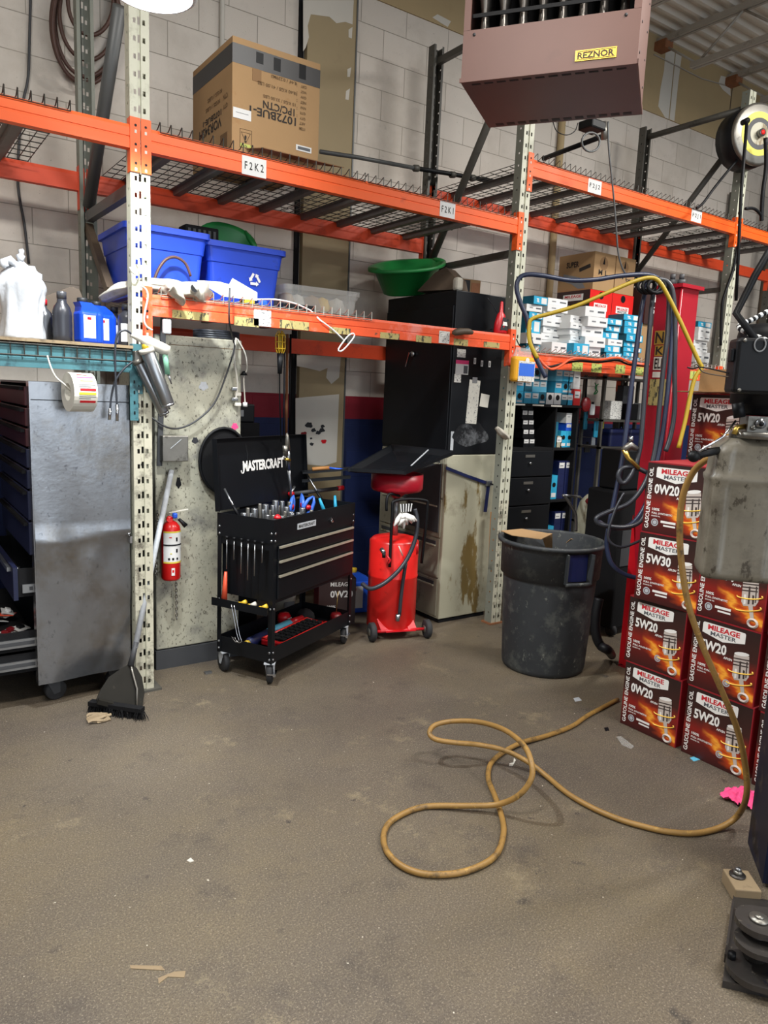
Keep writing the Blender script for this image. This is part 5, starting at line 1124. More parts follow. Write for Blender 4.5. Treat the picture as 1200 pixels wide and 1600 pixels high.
# ================================================================ waste oil drainer
TX, TY = 2.83, 3.90
T = thing('oil_drainer', 'red wheeled waste oil drainer with wide black catch pan', 'oil drainer', (TX, TY, 0))
zt = .66; r = .165
b = MB(); b.lathe([(0, .05), (r-.01, .05), (r, .06), (r, .40), (r+.003, .405), (r+.003, .415), (r, .42), (r, zt-.02), (r-.02, zt), (r*.6, zt+.012), (0, zt+.016)], 'red_bright', 40, (TX, TY, 0)); b.build('tank', T)
ax0, ax1 = Vector((2.635, 3.80, .062)), Vector((2.965, 3.70, .062)); 
b = MB(); b.cyl(ax0, ax1, .010, 'red', 10); mid = (ax0+ax1)/2; b.bar((ax0*.8+ax1*.2), (ax0*.2+ax1*.8), .05, .006, 'red')
for k in (.2, .75): q = ax0.lerp(ax1, k); b.slab([q+Vector((-.03, 0, 0)), q+Vector((.03, -.01, 0)), q+Vector((.03, .05, .07)), q+Vector((-.03, .06, .07))], .004, 'red')
b.build('axle', T)
for q, d in ((ax0, -1), (ax1, 1)):
    dd = (ax1-ax0).normalized()*d; b = MB(); b.tube([q, q+dd*.006, q+dd*.034, q+dd*.04], [.052, .062, .062, .052], 'rubber', 26); b.cyl(q-dd*.003, q+dd*.043, .025, 'steel_dirty', 14); b.build('wheel', T)
b = MB(); b.tube([(TX, TY, zt+.01), (TX, TY, .97)], .02, 'steel', 16); b.build('pole', T)
fnz = .955
b = MB(); b.lathe([(.02, fnz-.03), (.06, fnz-.0), (.16, fnz+.022), (.172, fnz+.04), (.172, fnz+.135), (.165, fnz+.135), (.16, fnz+.045), (0, fnz+.02)], 'red_lift', 36, (TX, TY, 0)); b.build('funnel', T)
A = P(545, 731, Y=3.88); B_ = P(634, 736, Y=3.66); C_ = P(711, 704, Y=3.72); D_ = P(612, 694, Y=4.18)

b = MB(); cc = (A+B_+C_+D_)/4
def inn(p, k, dz): return cc+(p-cc)*k+Vector((0, 0, dz))
o_ = smooth([A.lerp(B_, .03), A.lerp(B_, .5), A.lerp(B_, .97), B_.lerp(C_, .03), B_.lerp(C_, .5), B_.lerp(C_, .97), C_.lerp(D_, .03), C_.lerp(D_, .5), C_.lerp(D_, .97), D_.lerp(A, .03), D_.lerp(A, .5), D_.lerp(A, .97)], 3, True)
n = len(o_); rr = [[inn(p, 1.0, 0) for p in o_], [inn(p, 1.0, -.022) for p in o_], [inn(p, .85, -.04) for p in o_], [inn(p, .3, -.06) for p in o_], [inn(p, .3, -.052) for p in o_], [inn(p, .84, -.032) for p in o_], [inn(p, .965, -.004) for p in o_]]
vs = [p for q_ in rr for p in q_]; b.add(vs, [(i*n+j, i*n+(j+1) % n, (i+1)*n+(j+1) % n, (i+1)*n+j) for i in range(6) for j in range(n)]+[(6*n+j, 6*n+(j+1) % n, (j+1) % n, j) for j in range(n)]+[tuple(3*n+j for j in range(n)), tuple(4*n+j for j in range(n))], 'black_paint', False)
b.build('catch_pan', T)
b = MB(); q0, q1 = inn(B_.lerp(C_, .15), .82, .002), inn(C_.lerp(D_, .25), .72, .01); b.bar(q0, q1, .008, .004, 'label_grey'); tag(b.build('steel_ruler'), 'thin grey strip lying in the black catch pan', 'strip')
b = MB(); q = P(621, 792, Y=3.72)
hp = [(TX-.13, TY-.14, .50), (TX-.12, TY-.13, .85), (TX-.10, TY-.13, .93), (TX+.10, TY-.17, .93), (TX+.13, TY-.17, .86), (TX+.13, TY-.14, .50)]
b.tube(smooth(hp, 4), .010, 'black', 10); b.build('push_handle', T)
b = MB(); fr = lambda a, z, rr=.19: Vector((TX+rr*math.cos(a), TY+rr*math.sin(a), z))
b.tube(smooth([P(648, 795, Y=3.72), P(652, 815, Y=3.70), P(648, 845, Y=3.69), P(632, 880, Y=3.69), P(605, 908, Y=3.70), P(580, 920, Y=3.75), P(566, 912, Y=3.82)], 5), .014, 'black_hose', 12)
b.tube(smooth([P(634, 880, Y=3.70), P(628, 920, Y=3.715), P(624, 962, Y=3.72)], 4), .012, 'black_hose', 12); b.cyl(P(622, 960, Y=3.72), P(621, 970, Y=3.72), .016, 'steel', 12); b.build('hose', T)
b = MB(); b.tube(smooth([P(624, 775, Y=3.8), P(608, 772, Y=3.78), P(604, 785, Y=3.77), P(604, 798, Y=3.77)], 3), .009, 'black', 8); b.build('vent_tube', T)
b = MB(); q = P(600, 864, Y=3.73); b.cyl(q+Vector((0, .03, .02)), q, .014, 'steel', 12); b.tube([q, q-Vector((0, 0, .03))], .012, 'black', 10); b.tube([q+Vector((.02, -.005, -.02)), q+Vector((.045, -.01, -.05)), q+Vector((.03, -.01, -.07))], .007, 'red', 8); b.build('drain_valve', T)
b = MB(); b.cyl(P(623, 853, Y=3.73), P(629, 868, Y=3.72), .004, 'white_dirty', 6); b.cyl(P(651, 865, Y=3.76), P(651, 850, Y=3.76), .011, 'red', 8); b.build('level_gauge', T)
random.seed(2); b = MB(); c = P(632, 808, Y=3.69)
for k in range(16):
    a = random.uniform(-2.6, -.5); L_ = random.uniform(.04, .10); st = c+Vector((random.uniform(-.03, .03), random.uniform(-.02, .02), .02))
    b.tube([st, st+Vector((math.cos(a)*L_*.6, -.01, math.sin(a)*L_*.5)), st+Vector((math.cos(a)*L_, random.uniform(-.02, .01), math.sin(a)*L_))], [.012, .016, .006], 'ink_white', 6)
for k in range(9): b.tube([c+Vector((-.03+k*.009, -.004, .035)), c+Vector((-.035+k*.011, .0, .085))], .004, 'black' if k % 2 else 'white', 5)
tag(b.build('work_glove'), 'crumpled white work glove stuffed on the red drain tank', 'glove')
T = thing('floor_tray', 'long thin black tray with a wooden handled tool resting on the drain tank left side', 'tray', tuple(P(505, 745, Y=4.1)))
b = MB(); a0, a1 = P(472, 738, Y=4.15), P(548, 732, Y=4.02); b.bar(a0, a1, .10, .012, 'black_paint'); b.bar(a0-Vector((0, 0, .055)), a1-Vector((0, 0, .055)), .02, .02, 'black_paint'); b.build('tray_arm', T)
b = MB(); b.tube([P(488, 733, Y=4.08), P(514, 731, Y=4.05)], .012, 'wood', 10); b.tube([P(514, 731, Y=4.05), P(548, 735, Y=4.0)], .006, 'blue', 8); tag(b.build('wood_handle_tool'), 'wooden handled tool with blue shaft lying on the thin black tray', 'tool')
# ================================================================ trash can
cx, cy = 3.315, 2.96
T = thing('trash_can', 'large scuffed black rubber trash can with torn cardboard inside', 'trash can', (cx, cy, 0))
b = MB(); H = .79
b.lathe([(0, 0), (.235, 0), (.245, .008), (.25, .03), (.275, H*.70), (.277, H*.73), (.292, H*.735), (.298, H-.03), (.300, H-.028), (.318, H-.022), (.322, H-.008), (.315, H), (.300, H), (.296, H-.01), (.27, H*.7), (.24, .02), (0, .02)], 'can_rubber', 64, (cx, cy, 0)); b.build('can_body', T)
for a0 in (R_(-108), R_(72)):
    b = MB(); o = Vector((math.cos(a0), math.sin(a0), 0)); s_ = Vector((-o.y, o.x, 0)); c = Vector((cx, cy, 0))
    def hp_(u, z, r): return c+Vector((math.cos(a0+u), math.sin(a0+u), 0))*r+Vector((0, 0, z))
    for u in (-.24, .24): b.slab([hp_(u, H-.03, .296), hp_(u, H-.03, .345), hp_(u, H*.74, .335), hp_(u, H*.74, .29)], .008, 'can_rubber')
    b.tube([hp_(u, H*.745, .33) for u in (-.24, -.12, 0, .12, .24)], .012, 'can_rubber', 8)
    b.add([hp_(u, z, .302) for z in (H*.76, H-.035) for u in (-.22, -.11, 0, .11, .22)], [(i, i+1, i+6, i+5) for i in range(4)], 'navy')
    b.build('handle', T)
random.seed(8)
def sheet(name, label, pts, t, m, cat='cardboard'):
    b = MB(); b.slab(pts, t, m); tag(b.build(name), label, cat)
b = MB(); b.slab([P(783, 829, Z=.794), P(815, 826, Z=.796), P(862, 834, Z=.794), P(846, 842, Z=.790), P(800, 836, Z=.792)], .004, 'cardboard'); b.slab([P(845, 833, Z=.790), P(863, 834, Z=.790), P(863, 858, Z=.68), P(853, 858, Z=.68), P(849, 845, Z=.74)], .004, 'cardboard'); tag(b.build('torn_cardboard'), 'torn brown cardboard flap across the left of the trash can opening', 'cardboard')
b = MB(); b.slab([P(880, 852, Z=.70), P(892, 842, Z=.75), P(905, 845, Z=.74), P(898, 856, Z=.66)], .004, 'cardboard'); tag(b.build('torn_cardboard'), 'small bent brown cardboard piece at the right in the trash can', 'cardboard')
b = MB(); b.lathe([(0, .10), (.2, .12), (.23, .4), (.15, .50), (0, .56)], 'black_matte', 20, (cx, cy, 0), wob=lambda a, z: 1+.08*math.sin(5*a+z*20)); tag(b.build('trash_bag'), 'dark crumpled rubbish down inside the trash can', 'rubbish')
# ================================================================ oil cartons
BW, BH, BD = .315, .334, .40
def piston(b, x, z, s_):
    y = -BD/2-.0016
    def q(px, pz, k=0): return (x+px*s_, y-k*.0005, z+pz*s_)
    def pl(pts, m, k=0): b.poly([q(a, c, k) for a, c in pts], m)
    pl([(-.30, .9), (.30, 1.0), (.38, .2), (.28, .0), (-.18, -.1), (-.28, .05)], 'print_silver')
    pl([(-.30+.6*(.5-.5*math.cos(a)), .95+.08*math.sin(a)+.1*(.5-.5*math.cos(a))) for a in [j*PI/6 for j in range(12)]], 'ink_white', 1)
    for k in range(3): pl([(-.295, .78-k*.13), (.315, .86-k*.13), (.318, .81-k*.13), (-.292, .73-k*.13)], 'print_dark', 1)
    pl([(-.20, .35), (-.12, .36), (-.10, .0), (-.18, -.04)], 'ink_white', 1); pl([(.12, .40), (.2, .40), (.22, .06), (.15, .04)], 'print_dark', 1)
    pl([(-.05, .70), (.02, .71), (.05, .02), (-.02, .0)], 'print_dark', 1); pl([(.22, .76), (.27, .77), (.29, .14), (.25, .12)], 'print_dark', 1)
    pl([(.0, .0), (.18, .03), (.30, -.55), (.16, -.55)], 'print_silver', 1)
    b.tube([q(.26+.18*math.cos(a), -.68+.15*math.sin(a), 1) for a in [j*PI/8 for j in range(16)]], .006, 'print_silver', 4, closed=True)
    for zz, tl in ((.32, .14), (-.16, .2)): b.tube([q(.03+.50*math.cos(a), zz+tl*.6*math.cos(a)-.10*math.sin(a), 2) for a in [PI*(-.15+1.2*j/12)+PI*0 for j in range(13)]], .003, 'print_gold', 4)
def carton_mesh(grade, seal):
    b = MB(); w, d, h = BW/2, BD/2, BH
    b.add([(-w, -d, 0), (w, -d, 0), (w, -d, h), (-w, -d, h)], [(0, 1, 2, 3)], 'carton_print')
    b.add([(-w, d, 0), (w, d, 0), (w, d, h), (-w, d, h)], [(1, 0, 3, 2)], 'carton_print')
    b.add([(-w, -d, 0), (-w, d, 0), (-w, d, h), (-w, -d, h)], [(0, 3, 2, 1)], 'carton_red'); b.add([(w, -d, 0), (w, d, 0), (w, d, h), (w, -d, h)], [(0, 1, 2, 3)], 'carton_red')
    b.add([(-w, -d, h), (w, -d, h), (w, d, h), (-w, d, h)], [(0, 1, 2, 3)], 'carton_red'); b.add([(-w, -d, 0), (w, -d, 0), (w, d, 0), (-w, d, 0)], [(3, 2, 1, 0)], 'carton_red')
    b.box(-w, w, -d-.0008, -d+.001, h-.006, h+.0005, 'carton_red'); b.box(w-.004, w+.0005, -d-.0008, -d, 0, h-.0065, 'carton_red')
    y = -d-.0012
    def tx(s_, x, z, wd, hh, m='ink_white', bold=.02, rot=0): b.text(s_, wd, hh, textM((x, y-.0006, z), *FRONT), m, bold, rot)
    b.poly([(-.105, y, h-.022), (.085, y, h-.022), (.09, y, h-.028), (.09, y, h-.070), (-.01, y, h-.092), (-.11, y, h-.070), (-.11, y, h-.028)], 'ink_white')
    tx('MILEAGE', -.01, h-.040, .150, .024, 'ink_red', .035); tx('MASTER', -.01, h-.066, .120, .019, 'ink_grey', .02)
    tx('GASOLINE ENGINE OIL', -.136, .162, .29, .021, 'ink_white', .02, PI/2)
    tx(grade, -.050, h-.125, .125, .048, 'ink_white', .035); tx('API:SN', .022, h-.158, .04, .011, 'ink_white', .03)
    tx('100%', -.095, .112, .038, .013, 'ink_white', .03); tx('FULL SYNTHETIC', -.062, .094, .105, .009, 'ink_white', .03); tx('ENGINE OIL', -.092, .080, .045, .006, 'ink_white', .02)
    if seal: 
        b.disc((.028, y, .065), (0, -1, 0), .017, 'label_grey', 20, .012); b.disc((.028, y, .065), (0, -1, 0), .009, 'label_grey', 16)
    else:
        b.disc((-.095, y, .05), (0, -1, 0), .018, 'label_grey', 20, .013); b.disc((-.095, y, .05), (0, -1, 0), .010, 'label_grey', 16); b.poly([(-.065, y, .052), (.01, y, .052), (.01, y, .063), (-.065, y, .063)], 'ink_white'); b.poly([(-.05, y, .037), (.01, y, .037), (.01, y, .045), (-.05, y, .045)], 'ink_white')
    piston(b, .082, .105, .112)
    return b
_cm = {}
def carton(label, grade, seal, x, y, z, rz=0, group='stacked engine oil cartons by the red lift column'):
    # front face looks to the left of the room; x,y name the middle of that face
    rot = -PI/2+rz; o0 = Vector((x, y, z))-(Matrix.Rotation(rot, 3, 'Z') @ Vector((0, -BD/2, 0)))
    k = (grade, seal)
    if k not in _cm:
        o = carton_mesh(grade, seal); o.fixn = False; o = o.build('oil_carton', loc=(0, 0, 0), rz=0); _cm[k] = o; o.location = o0; o.rotation_euler = (0, 0, rot)
    else:
        o = _cm[k].copy(); COL.objects.link(o); o.location = o0; o.rotation_euler = (0, 0, rot)
    tag(o, label, 'carton', group); return o
def ym(px, py): return P(px, py, X=3.05).y
g = BH+.0015
carton('0W20 oil carton at the bottom of the left stack', '0W20', 0, 3.05, 2.018, 0.001)
carton('5W20 oil carton second from the floor in the left stack', '5W20', 1, 3.05, 2.030, g)
carton('5W30 oil carton in the middle of the left stack, crossed by the yellow hose', '5W30', 0, 3.03, 1.985, g*2, .10)
carton('0W20 oil carton fourth from the floor in the left stack', '0W20', 0, 3.03, 1.980, g*3, .08)
yq = P(1073, 705, X=3.62).y-BW/2
carton('5W20 oil carton in the rear stack, showing above the front stacks under a cardboard flap', '5W20', 0, 3.62, yq, g*4)
for k in range(4): carton('%s oil carton from the floor in the rear stack behind the front left stack' % ORD[k], '5W20', 0, 3.62, yq, .001+g*k, group='rear oil cartons')
carton('5W20 oil carton on the floor with a pink rag to its right', '5W20', 1, 3.05, 1.672, 0.001)
carton('5W20 oil carton second from the floor in the middle stack', '5W20', 1, 3.05, 1.680, g)
carton('oil carton in the middle stack half hidden by the stained reservoir', '5W30', 0, 3.05, 1.680, g*2)
carton('oil carton in the middle stack fully behind the stained reservoir', '5W30', 0, 3.05, 1.685, g*3)
carton('oil carton on the floor at the right edge, only its side writing seen', '5W30', 0, 3.05, 1.330, 0.001)
carton('second carton up at the right edge, only its side writing seen', '5W30', 0, 3.05, 1.340, g)
carton('third carton up at the right edge, mostly behind the reservoir', '5W30', 0, 3.05, 1.345, g*2)
T = thing('brown_carton', 'open brown carton flap on top of the rear 5W20 oil carton', 'carton', (3.8, yq, g*5))
b = MB(); zf = g*5+.004; b.box(3.64, 4.0, yq-.30, yq+.14, zf, zf+.12, 'cardboard'); b.build('carton', T)
b = MB(); b.slab([(3.64, yq+.14, zf), (3.64, yq-.30, zf), (3.52, yq-.30, zf+.01), (3.52, yq+.22, zf+.002)], .004, 'cardboard'); b.build('flap', T)
# ================================================================ red lift column
LX0, LY1 = 3.735, 2.705
T = thing('lift_column', 'tall dark red two-post lift column behind the oil cartons', 'car lift', (3.83, 2.6, 0))
ly0, lx1 = 2.545, 3.90
b = MB(); zt = 2.255
t = .012
b.box(LX0, LX0+t, ly0, LY1, 0.012, zt, 'red_lift'); b.box(LX0+t, lx1, ly0, ly0+t, .012, zt, 'red_lift'); b.box(lx1-t, lx1, ly0+t, LY1, .012, zt, 'red_lift'); b.box(LX0+t, LX0+.05, LY1-t, LY1, .012, zt, 'red_lift')
b.tube([(LX0-.003, ly0-.003, .02), (LX0-.003, ly0-.003, zt)], .008, 'red_lift', 6)
b.build('column', T)
b = MB(); b.box(LX0-.02, lx1+.02, ly0-.02, LY1+.02, zt, zt+.02, 'red_lift'); b.build('top_plate', T)
for px in (1050, 1064):
    q = P(px, 446, Z=zt+.02); b = MB(); b.cyl((q.x+.0, q.y+.1*0, zt+.02), (q.x, q.y, zt+.05), .024, 'dark_grey', 6); b.cyl((q.x, q.y, zt+.05), (q.x, q.y, zt+.08), .014, 'dark_grey', 8)
    if LX0 < q.x < lx1+.05: b.build('bolt', T)
b = MB(); b.box(LX0-.012, lx1+.1, ly0-.10, LY1+.005, 0, .012, 'red_lift'); b.build('base_plate', T)
b = MB(); b.box(LX0-.015, LX0-.002, ly0+.02, LY1-.03, .0125, 1.15, 'red_lift'); b.slab([(LX0-.016, ly0, .02), (LX0-.016, LY1, .02), (LX0-.016, LY1, .95)], .006, 'red'); b.build('carriage', T)
def onlift(px0, py0, px1, py1, m, txt=None, name='label', rot=0):
    c0, c1 = P(px0, py0, X=LX0-.002), P(px1, py1, X=LX0-.002); ya, yb = sorted((c0.y, c1.y)); ya = max(ya, ly0+.005); yb = min(yb, LY1-.003); za, zb_ = sorted((c0.z, c1.z))
    b = MB(); b.box(LX0-.0025, LX0-.0002, ya, yb, za, zb_, m)
    if txt: b.text(txt, (yb-ya)*.8, (zb_-za)*.8, textM((LX0-.0032, (ya+yb)/2, (za+zb_)/2), *LEFTF), 'ink', .02, rot)
    b.build(name, T)
onlift(1024, 517, 1038, 538, 'gold', 'N', name='label'); onlift(1024, 540, 1038, 556, 'gold', 'K', name='label'); onlift(1022, 558, 1038, 578, 'paper', 'ELE', name='label')
onlift(1020, 581, 1036, 590, 'paper'); onlift(1016, 592, 1040, 634, 'scribble')
# ---- hoses around the column
def hose(name, label, pts, r, m, cat='hose', k=5, n=8):
    b = MB(); b.tube(smooth(pts, k), r, m, n); o = b.build(name); tag(o, label, cat); return o
def PH(lst, Y=None, d=None, X=None): return [P(x, y, Y=Y, X=X) for x, y in lst] if d is None else [Pd(x, y, d) for x, y in lst]
dL = 3.95
hose('air_hose', 'dark blue hose looping from the middle post over to the red lift column', PH([(853, 590), (838, 560), (828, 530), (824, 500), (812, 470), (807, 448), (812, 434), (825, 429), (850, 431), (890, 438), (930, 437), (970, 431), (1010, 429), (1030, 436), (1042, 448), (1048, 470), (1050, 520), (1046, 580), (1040, 640), (1033, 690), (1022, 740), (1008, 790), (985, 820), (955, 825), (935, 815)], d=4.05), .013, 'blue_hose')
hose('air_hose', 'bright yellow hose strung above the white filter boxes to the motor box', PH([(840, 560), (828, 535), (827, 510), (832, 498), (860, 490), (900, 478), (950, 457), (990, 440), (1015, 434), (1030, 440), (1045, 465), (1062, 500), (1078, 535), (1092, 565), (1096, 575), (1086, 590), (1078, 620), (1070, 660), (1060, 700)], d=3.7), .0105, 'yellow_hose')
hose('air_hose', 'orange and black hose drooping along the lower right beam', PH([(842, 560), (850, 570), (862, 577), (875, 572), (890, 562), (905, 560), (935, 562), (965, 559), (985, 566), (1010, 570), (1030, 569)], Y=3.62), .009, 'orange_worn')
hose('air_hose', 'black hose taped under the orange hose on the lower right beam', PH([(832, 545), (842, 562), (856, 573), (880, 568), (905, 564), (935, 566), (965, 563), (985, 570), (1030, 573)], Y=3.64), .008, 'black')
for k, (pts, m, lab) in enumerate((
    ([(1012, 440), (1003, 480), (995, 540), (987, 600), (980, 660), (972, 720), (960, 780), (952, 820), (948, 850), (955, 880), (975, 897), (1000, 904)], 'blue_hose', 'leftmost hose hanging before the red lift column, curling under the carton'),
    ([(1024, 438), (1018, 480), (1013, 540), (1008, 600), (1004, 660), (1000, 700), (990, 735), (975, 755), (966, 745), (972, 732), (990, 730), (1010, 738), (1022, 745)], 'black_hose', 'dark hose second from the left on the red lift column, with a small loop'),
    ([(1036, 440), (1045, 460), (1043, 520), (1036, 580), (1030, 640), (1024, 700), (1010, 750), (985, 785), (950, 800), (932, 810), (940, 820), (975, 824), (1000, 815), (1010, 790), (1012, 750)], 'black_hose', 'dark hose in the middle of the red lift column ending in a wide loop'),
    ([(1028, 436), (1042, 440), (1052, 460), (1055, 520), (1054, 580), (1054, 640), (1048, 680), (1040, 705)], 'black_hose', 'rightmost dark hose hanging in front of the red lift column'),
    ([(975, 770), (960, 800), (950, 840), (970, 855), (1000, 845)], 'black_hose', 'thin dark hose loop low beside the red lift column'))):
    hose('lift_hose', lab, PH(pts, d=3.9-.03*k), .0125 if k < 4 else .007, m)
b = MB()
for k in range(3): b.tube([Pd(1010+k*8+14*math.cos(a), 447+11*math.sin(a), 3.85-.02*k) for a in [2*PI*j/12 for j in range(12)]], .010, 'black', 7, closed=True)
tag(b.build('hose_bracket'), 'black bracket loop holding the hoses at the top of the lift column', 'bracket')
b = MB(); b.tube([Pd(974, 704, 3.85), Pd(985, 695, 3.85), Pd(996, 702, 3.85)], [.018, .022, .012], 'steel_dirty', 10); b.tube([Pd(975, 702, 3.85), Pd(982, 716, 3.85), Pd(999, 732, 3.85)], [.016, .012, .010], 'brass', 10); b.cyl(Pd(986, 690, 3.84), Pd(986, 682, 3.84), .012, 'steel', 8)
tag(b.build('hose_fitting'), 'brass and steel fittings on the hoses before the red lift column', 'fitting')
b = MB(); b.tube(smooth(PH([(936, 935), (931, 960), (931, 990), (938, 1008), (950, 1016)], d=4.0)+[P(956, 1024, Z=.03)], 5), .026, 'black', 12); tag(b.build('drain_hose'), 'thick black hose standing behind the trash can', 'hose')
# ================================================================ things on the right bay shelf
ZS = 1.95
def flatbox(label, x, y, z, w, d, h, m, mf, rz=0, group=None, name='filter_box', lab=None):
    T = None; b = MB(); b.box(-w/2, w/2, -d/2, d/2, 0, h, m); b.box(-w/2+.002, w/2-.002, -d/2-.001, -d/2, .003, h-.003, mf)
    if lab == 'c': b.box(w*.05, w*.42, -d/2-.002, -d/2-.001, h*.15, h*.85, 'white_card'); b.text('TEL', w*.2, h*.45, textM((-w*.2, -d/2-.0016, h*.5), *FRONT), 'ink_white', .04)
    elif lab == 'd': b.box(w*.1, w*.42, -d/2-.0016, -d/2-.001, h*.4, h*.6, 'ink_grey'); b.box(-w*.3, -w*.1, -d/2-.0016, -d/2-.001, h*.45, h*.6, 'grey')
    o = b.build(name, loc=(x, y, z), rz=rz); tag(o, label, 'box', group); return o
random.seed(12)
def stack(px, y, n, hs, w, d, kind, group, desc, z0=ZS, ang=0.0, topw=None):
    z = z0
    for k in range(n):
        h = hs[k % len(hs)]; q = P(px, 520, Y=y-d/2)
        m, mf, lb = {'w': ('white_card', 'white', 'd'), 'c': ('cyan_dark', 'cyan', 'c'), 's': ('white_card', 'cyan_light', 'c')}[kind if isinstance(kind, str) and len(kind) == 1 else kind[k % len(kind)]]
        pos = 'bottom box' if k == 0 else 'top box' if k == n-1 else ['second', 'third', 'fourth', 'fifth', 'sixth', 'seventh', 'eighth', 'ninth'][k-1]+' box up'
        flatbox('%s of %s' % (pos, desc), q.x+random.uniform(-.018, .018), y+random.uniform(-.02, .02), z, w, d, h-.001, m, mf, ang+random.uniform(-.08, .08), group, lab=lb); z += h
    return z
stack(835, 4.02, 6, [.055, .075, .10, .05, .05, .06], .15, .3, ['c', 'w', 'c', 'c', 'w', 'c'], 'filter boxes at the left end of the shelf', 'the stack next to the middle post')
stack(866, 4.10, 8, [.055, .05, .05, .05, .055, .05, .05, .05], .21, .30, 'w', 'white filter boxes left stack', 'the leftmost tall white stack')
stack(900, 4.0, 6, [.06, .05, .04, .045, .045, .055], .17, .28, 'w', 'white filter boxes second stack', 'the white stack second from the left', ang=.1)
stack(934, 3.94, 5, [.07, .075, .075, .07, .075], .19, .30, 'w', 'white filter boxes right stack', 'the tilted white stack in the middle of the shelf', ang=-.2)
stack(961, 4.0, 6, [.05, .055, .05, .055, .05, .05], .17, .28, ['c', 'c', 'w', 'c', 'c', 'c'], 'cyan filter boxes before the lift column', 'the cyan stack left of the dark hoses', ang=-.1)
stack(990, 4.15, 8, [.045, .04, .04, .045, .06, .06, .05, .05], .22, .3, 'c', 'cyan filter boxes behind the hoses', 'the cyan stack behind the dark hoses')
stack(1100, 4.05, 7, [.05, .09, .05, .05, .045, .07, .05], .20, .3, ['w', 'w', 'w', 'w', 'w', 'w', 'c'], 'white filter boxes right of the lift column', 'the stack right of the red lift column')
q = P(905, 548, Y=3.80); flatbox('loose cyan box at the front edge of the shelf', q.x, 3.86, ZS, .17, .16, .085, 'cyan', 'cyan', 0, 'loose boxes at the shelf front', lab='c')
q = P(870, 548, Y=3.80); flatbox('loose white box lying at the front edge of the shelf', q.x, 3.86, ZS, .16, .16, .075, 'white_card', 'white', 0, 'loose boxes at the shelf front', lab='d')
def bigbox(label, x0, x1, y, d, z, h, m, rz, art, name='carton'):
    T = thing('parts_carton', label, 'carton', ((x0+x1)/2, y+d/2, z), rz); w = (x1-x0)/2
    b = MB(); b.box(-w, w, -d/2, d/2, 0, h, m)
    if art == 'oil':
        for (ax, xx) in (((1, 0, 0), 0),): pass
        b.box(-w-.0008, -w, -d/2, d/2, 0.001, h, 'carton_brown')
        b.box(-w*.6, w*.6, -d/2-.0012, -d/2, h*.45, h*.65, 'ink_white'); b.text('MILEAGE', w*1.0, h*.08, textM((0, -d/2-.002, h*.58), *FRONT), 'ink_red', .03); b.text('MASTER', w*.9, h*.07, textM((0, -d/2-.002, h*.50), *FRONT), 'ink_grey', .03)
        b.disc((0, -d/2-.001, h*.87), (0, -1, 0), w*.22, 'black', 14)
        b.box(-w-.0016, -w-.0008, -d*.3, d*.3, h*.72, h*.90, 'ink_white'); b.text('MILEAGE', d*.5, h*.08, textM((-w-.0022, 0, h*.84), *LEFTF), 'ink_red', .03); b.text('0W20', d*.5, h*.16, textM((-w-.0016, .02, h*.52), *LEFTF), 'ink_white', .03)
    else:
        b.disc((-w*.1, -d/2-.001, h*.72), (0, -1, 0), w*.4, 'cardboard_dark', 16); b.prism([(-w*.2, h*.70), (0, h*.70), (-w*.05, h*.92)], -d/2-.0018, -d/2-.001, 'black')
        b.text('M 1', w*.7, h*.14, textM((-w*.2, -d/2-.002, h*.48), *FRONT), 'ink', .02); b.text('OIL', w*.6, h*.08, textM((w*.4, -d/2-.002, h*.4), *FRONT), 'ink', .03)
        b.text('SUPER', d*.35, h*.16, textM((-w-.0016, d*.1, h*.72), *LEFTF), 'ink', .03); b.bar((-w-.001, -d*.1, h*.55), (-w-.001, -d*.4, h*.64), .002, h*.10, 'ink'); b.slab([(-w-.0012, d*.35, h*.5), (-w-.0012, -.05, h*.35), (-w-.0012, -d*.3, h*.05), (-w-.0012, -d*.1, h*.05), (-w-.0012, d*.1, h*.2), (-w-.0012, d*.35, h*.3)], .0005, 'grey')
    b.build('printed_carton', T, world=False); return T
zc = P(935, 458, Y=4.1).z; zc0 = ZS
ya = 4.18
xa, xb, xc = P(923, 450, Y=ya).x, P(958, 455, Y=ya).x, P(985, 458, Y=ya).x
hb = .29
zq = P(925, 510, Y=ya).z
b = MB(); b.box(xa, xb+.30, ya+.02, ya+.36, ZS, P(925, 452, Y=ya).z-hb-.002, 'cardboard'); tag(b.build('parts_carton'), 'plain carton hidden behind the white filter boxes, under the red oil cartons', 'carton')
zt_ = P(925, 452, Y=ya).z
bigbox('red and brown oil carton on the shelf, left of two', xa, xb-.005, ya, .36, zt_-hb, hb, 'red_bright', 0, 'oil'); bigbox('red oil carton on the shelf, right of two under the brown cartons', xb, xb+(xb-xa)-.005, ya, .36, zt_-hb, hb, 'red_bright', 0, 'oil')
bigbox('brown motor oil carton, left of two on the red cartons', xa+.02, xb-.002, ya, .38, zt_+.002, .30, 'cardboard', 0, 'm'); bigbox('brown motor oil carton, right of two on the red cartons', xb+.01, xb+(xb-xa)-.02, ya, .38, zt_+.002, .30, 'cardboard', 0, 'm')
q = P(1015, 440, Y=4.2); T = thing('parts_carton', 'dark 5W20 carton standing behind the dark hoses on the shelf', 'carton', (q.x, 4.25, ZS+.40))
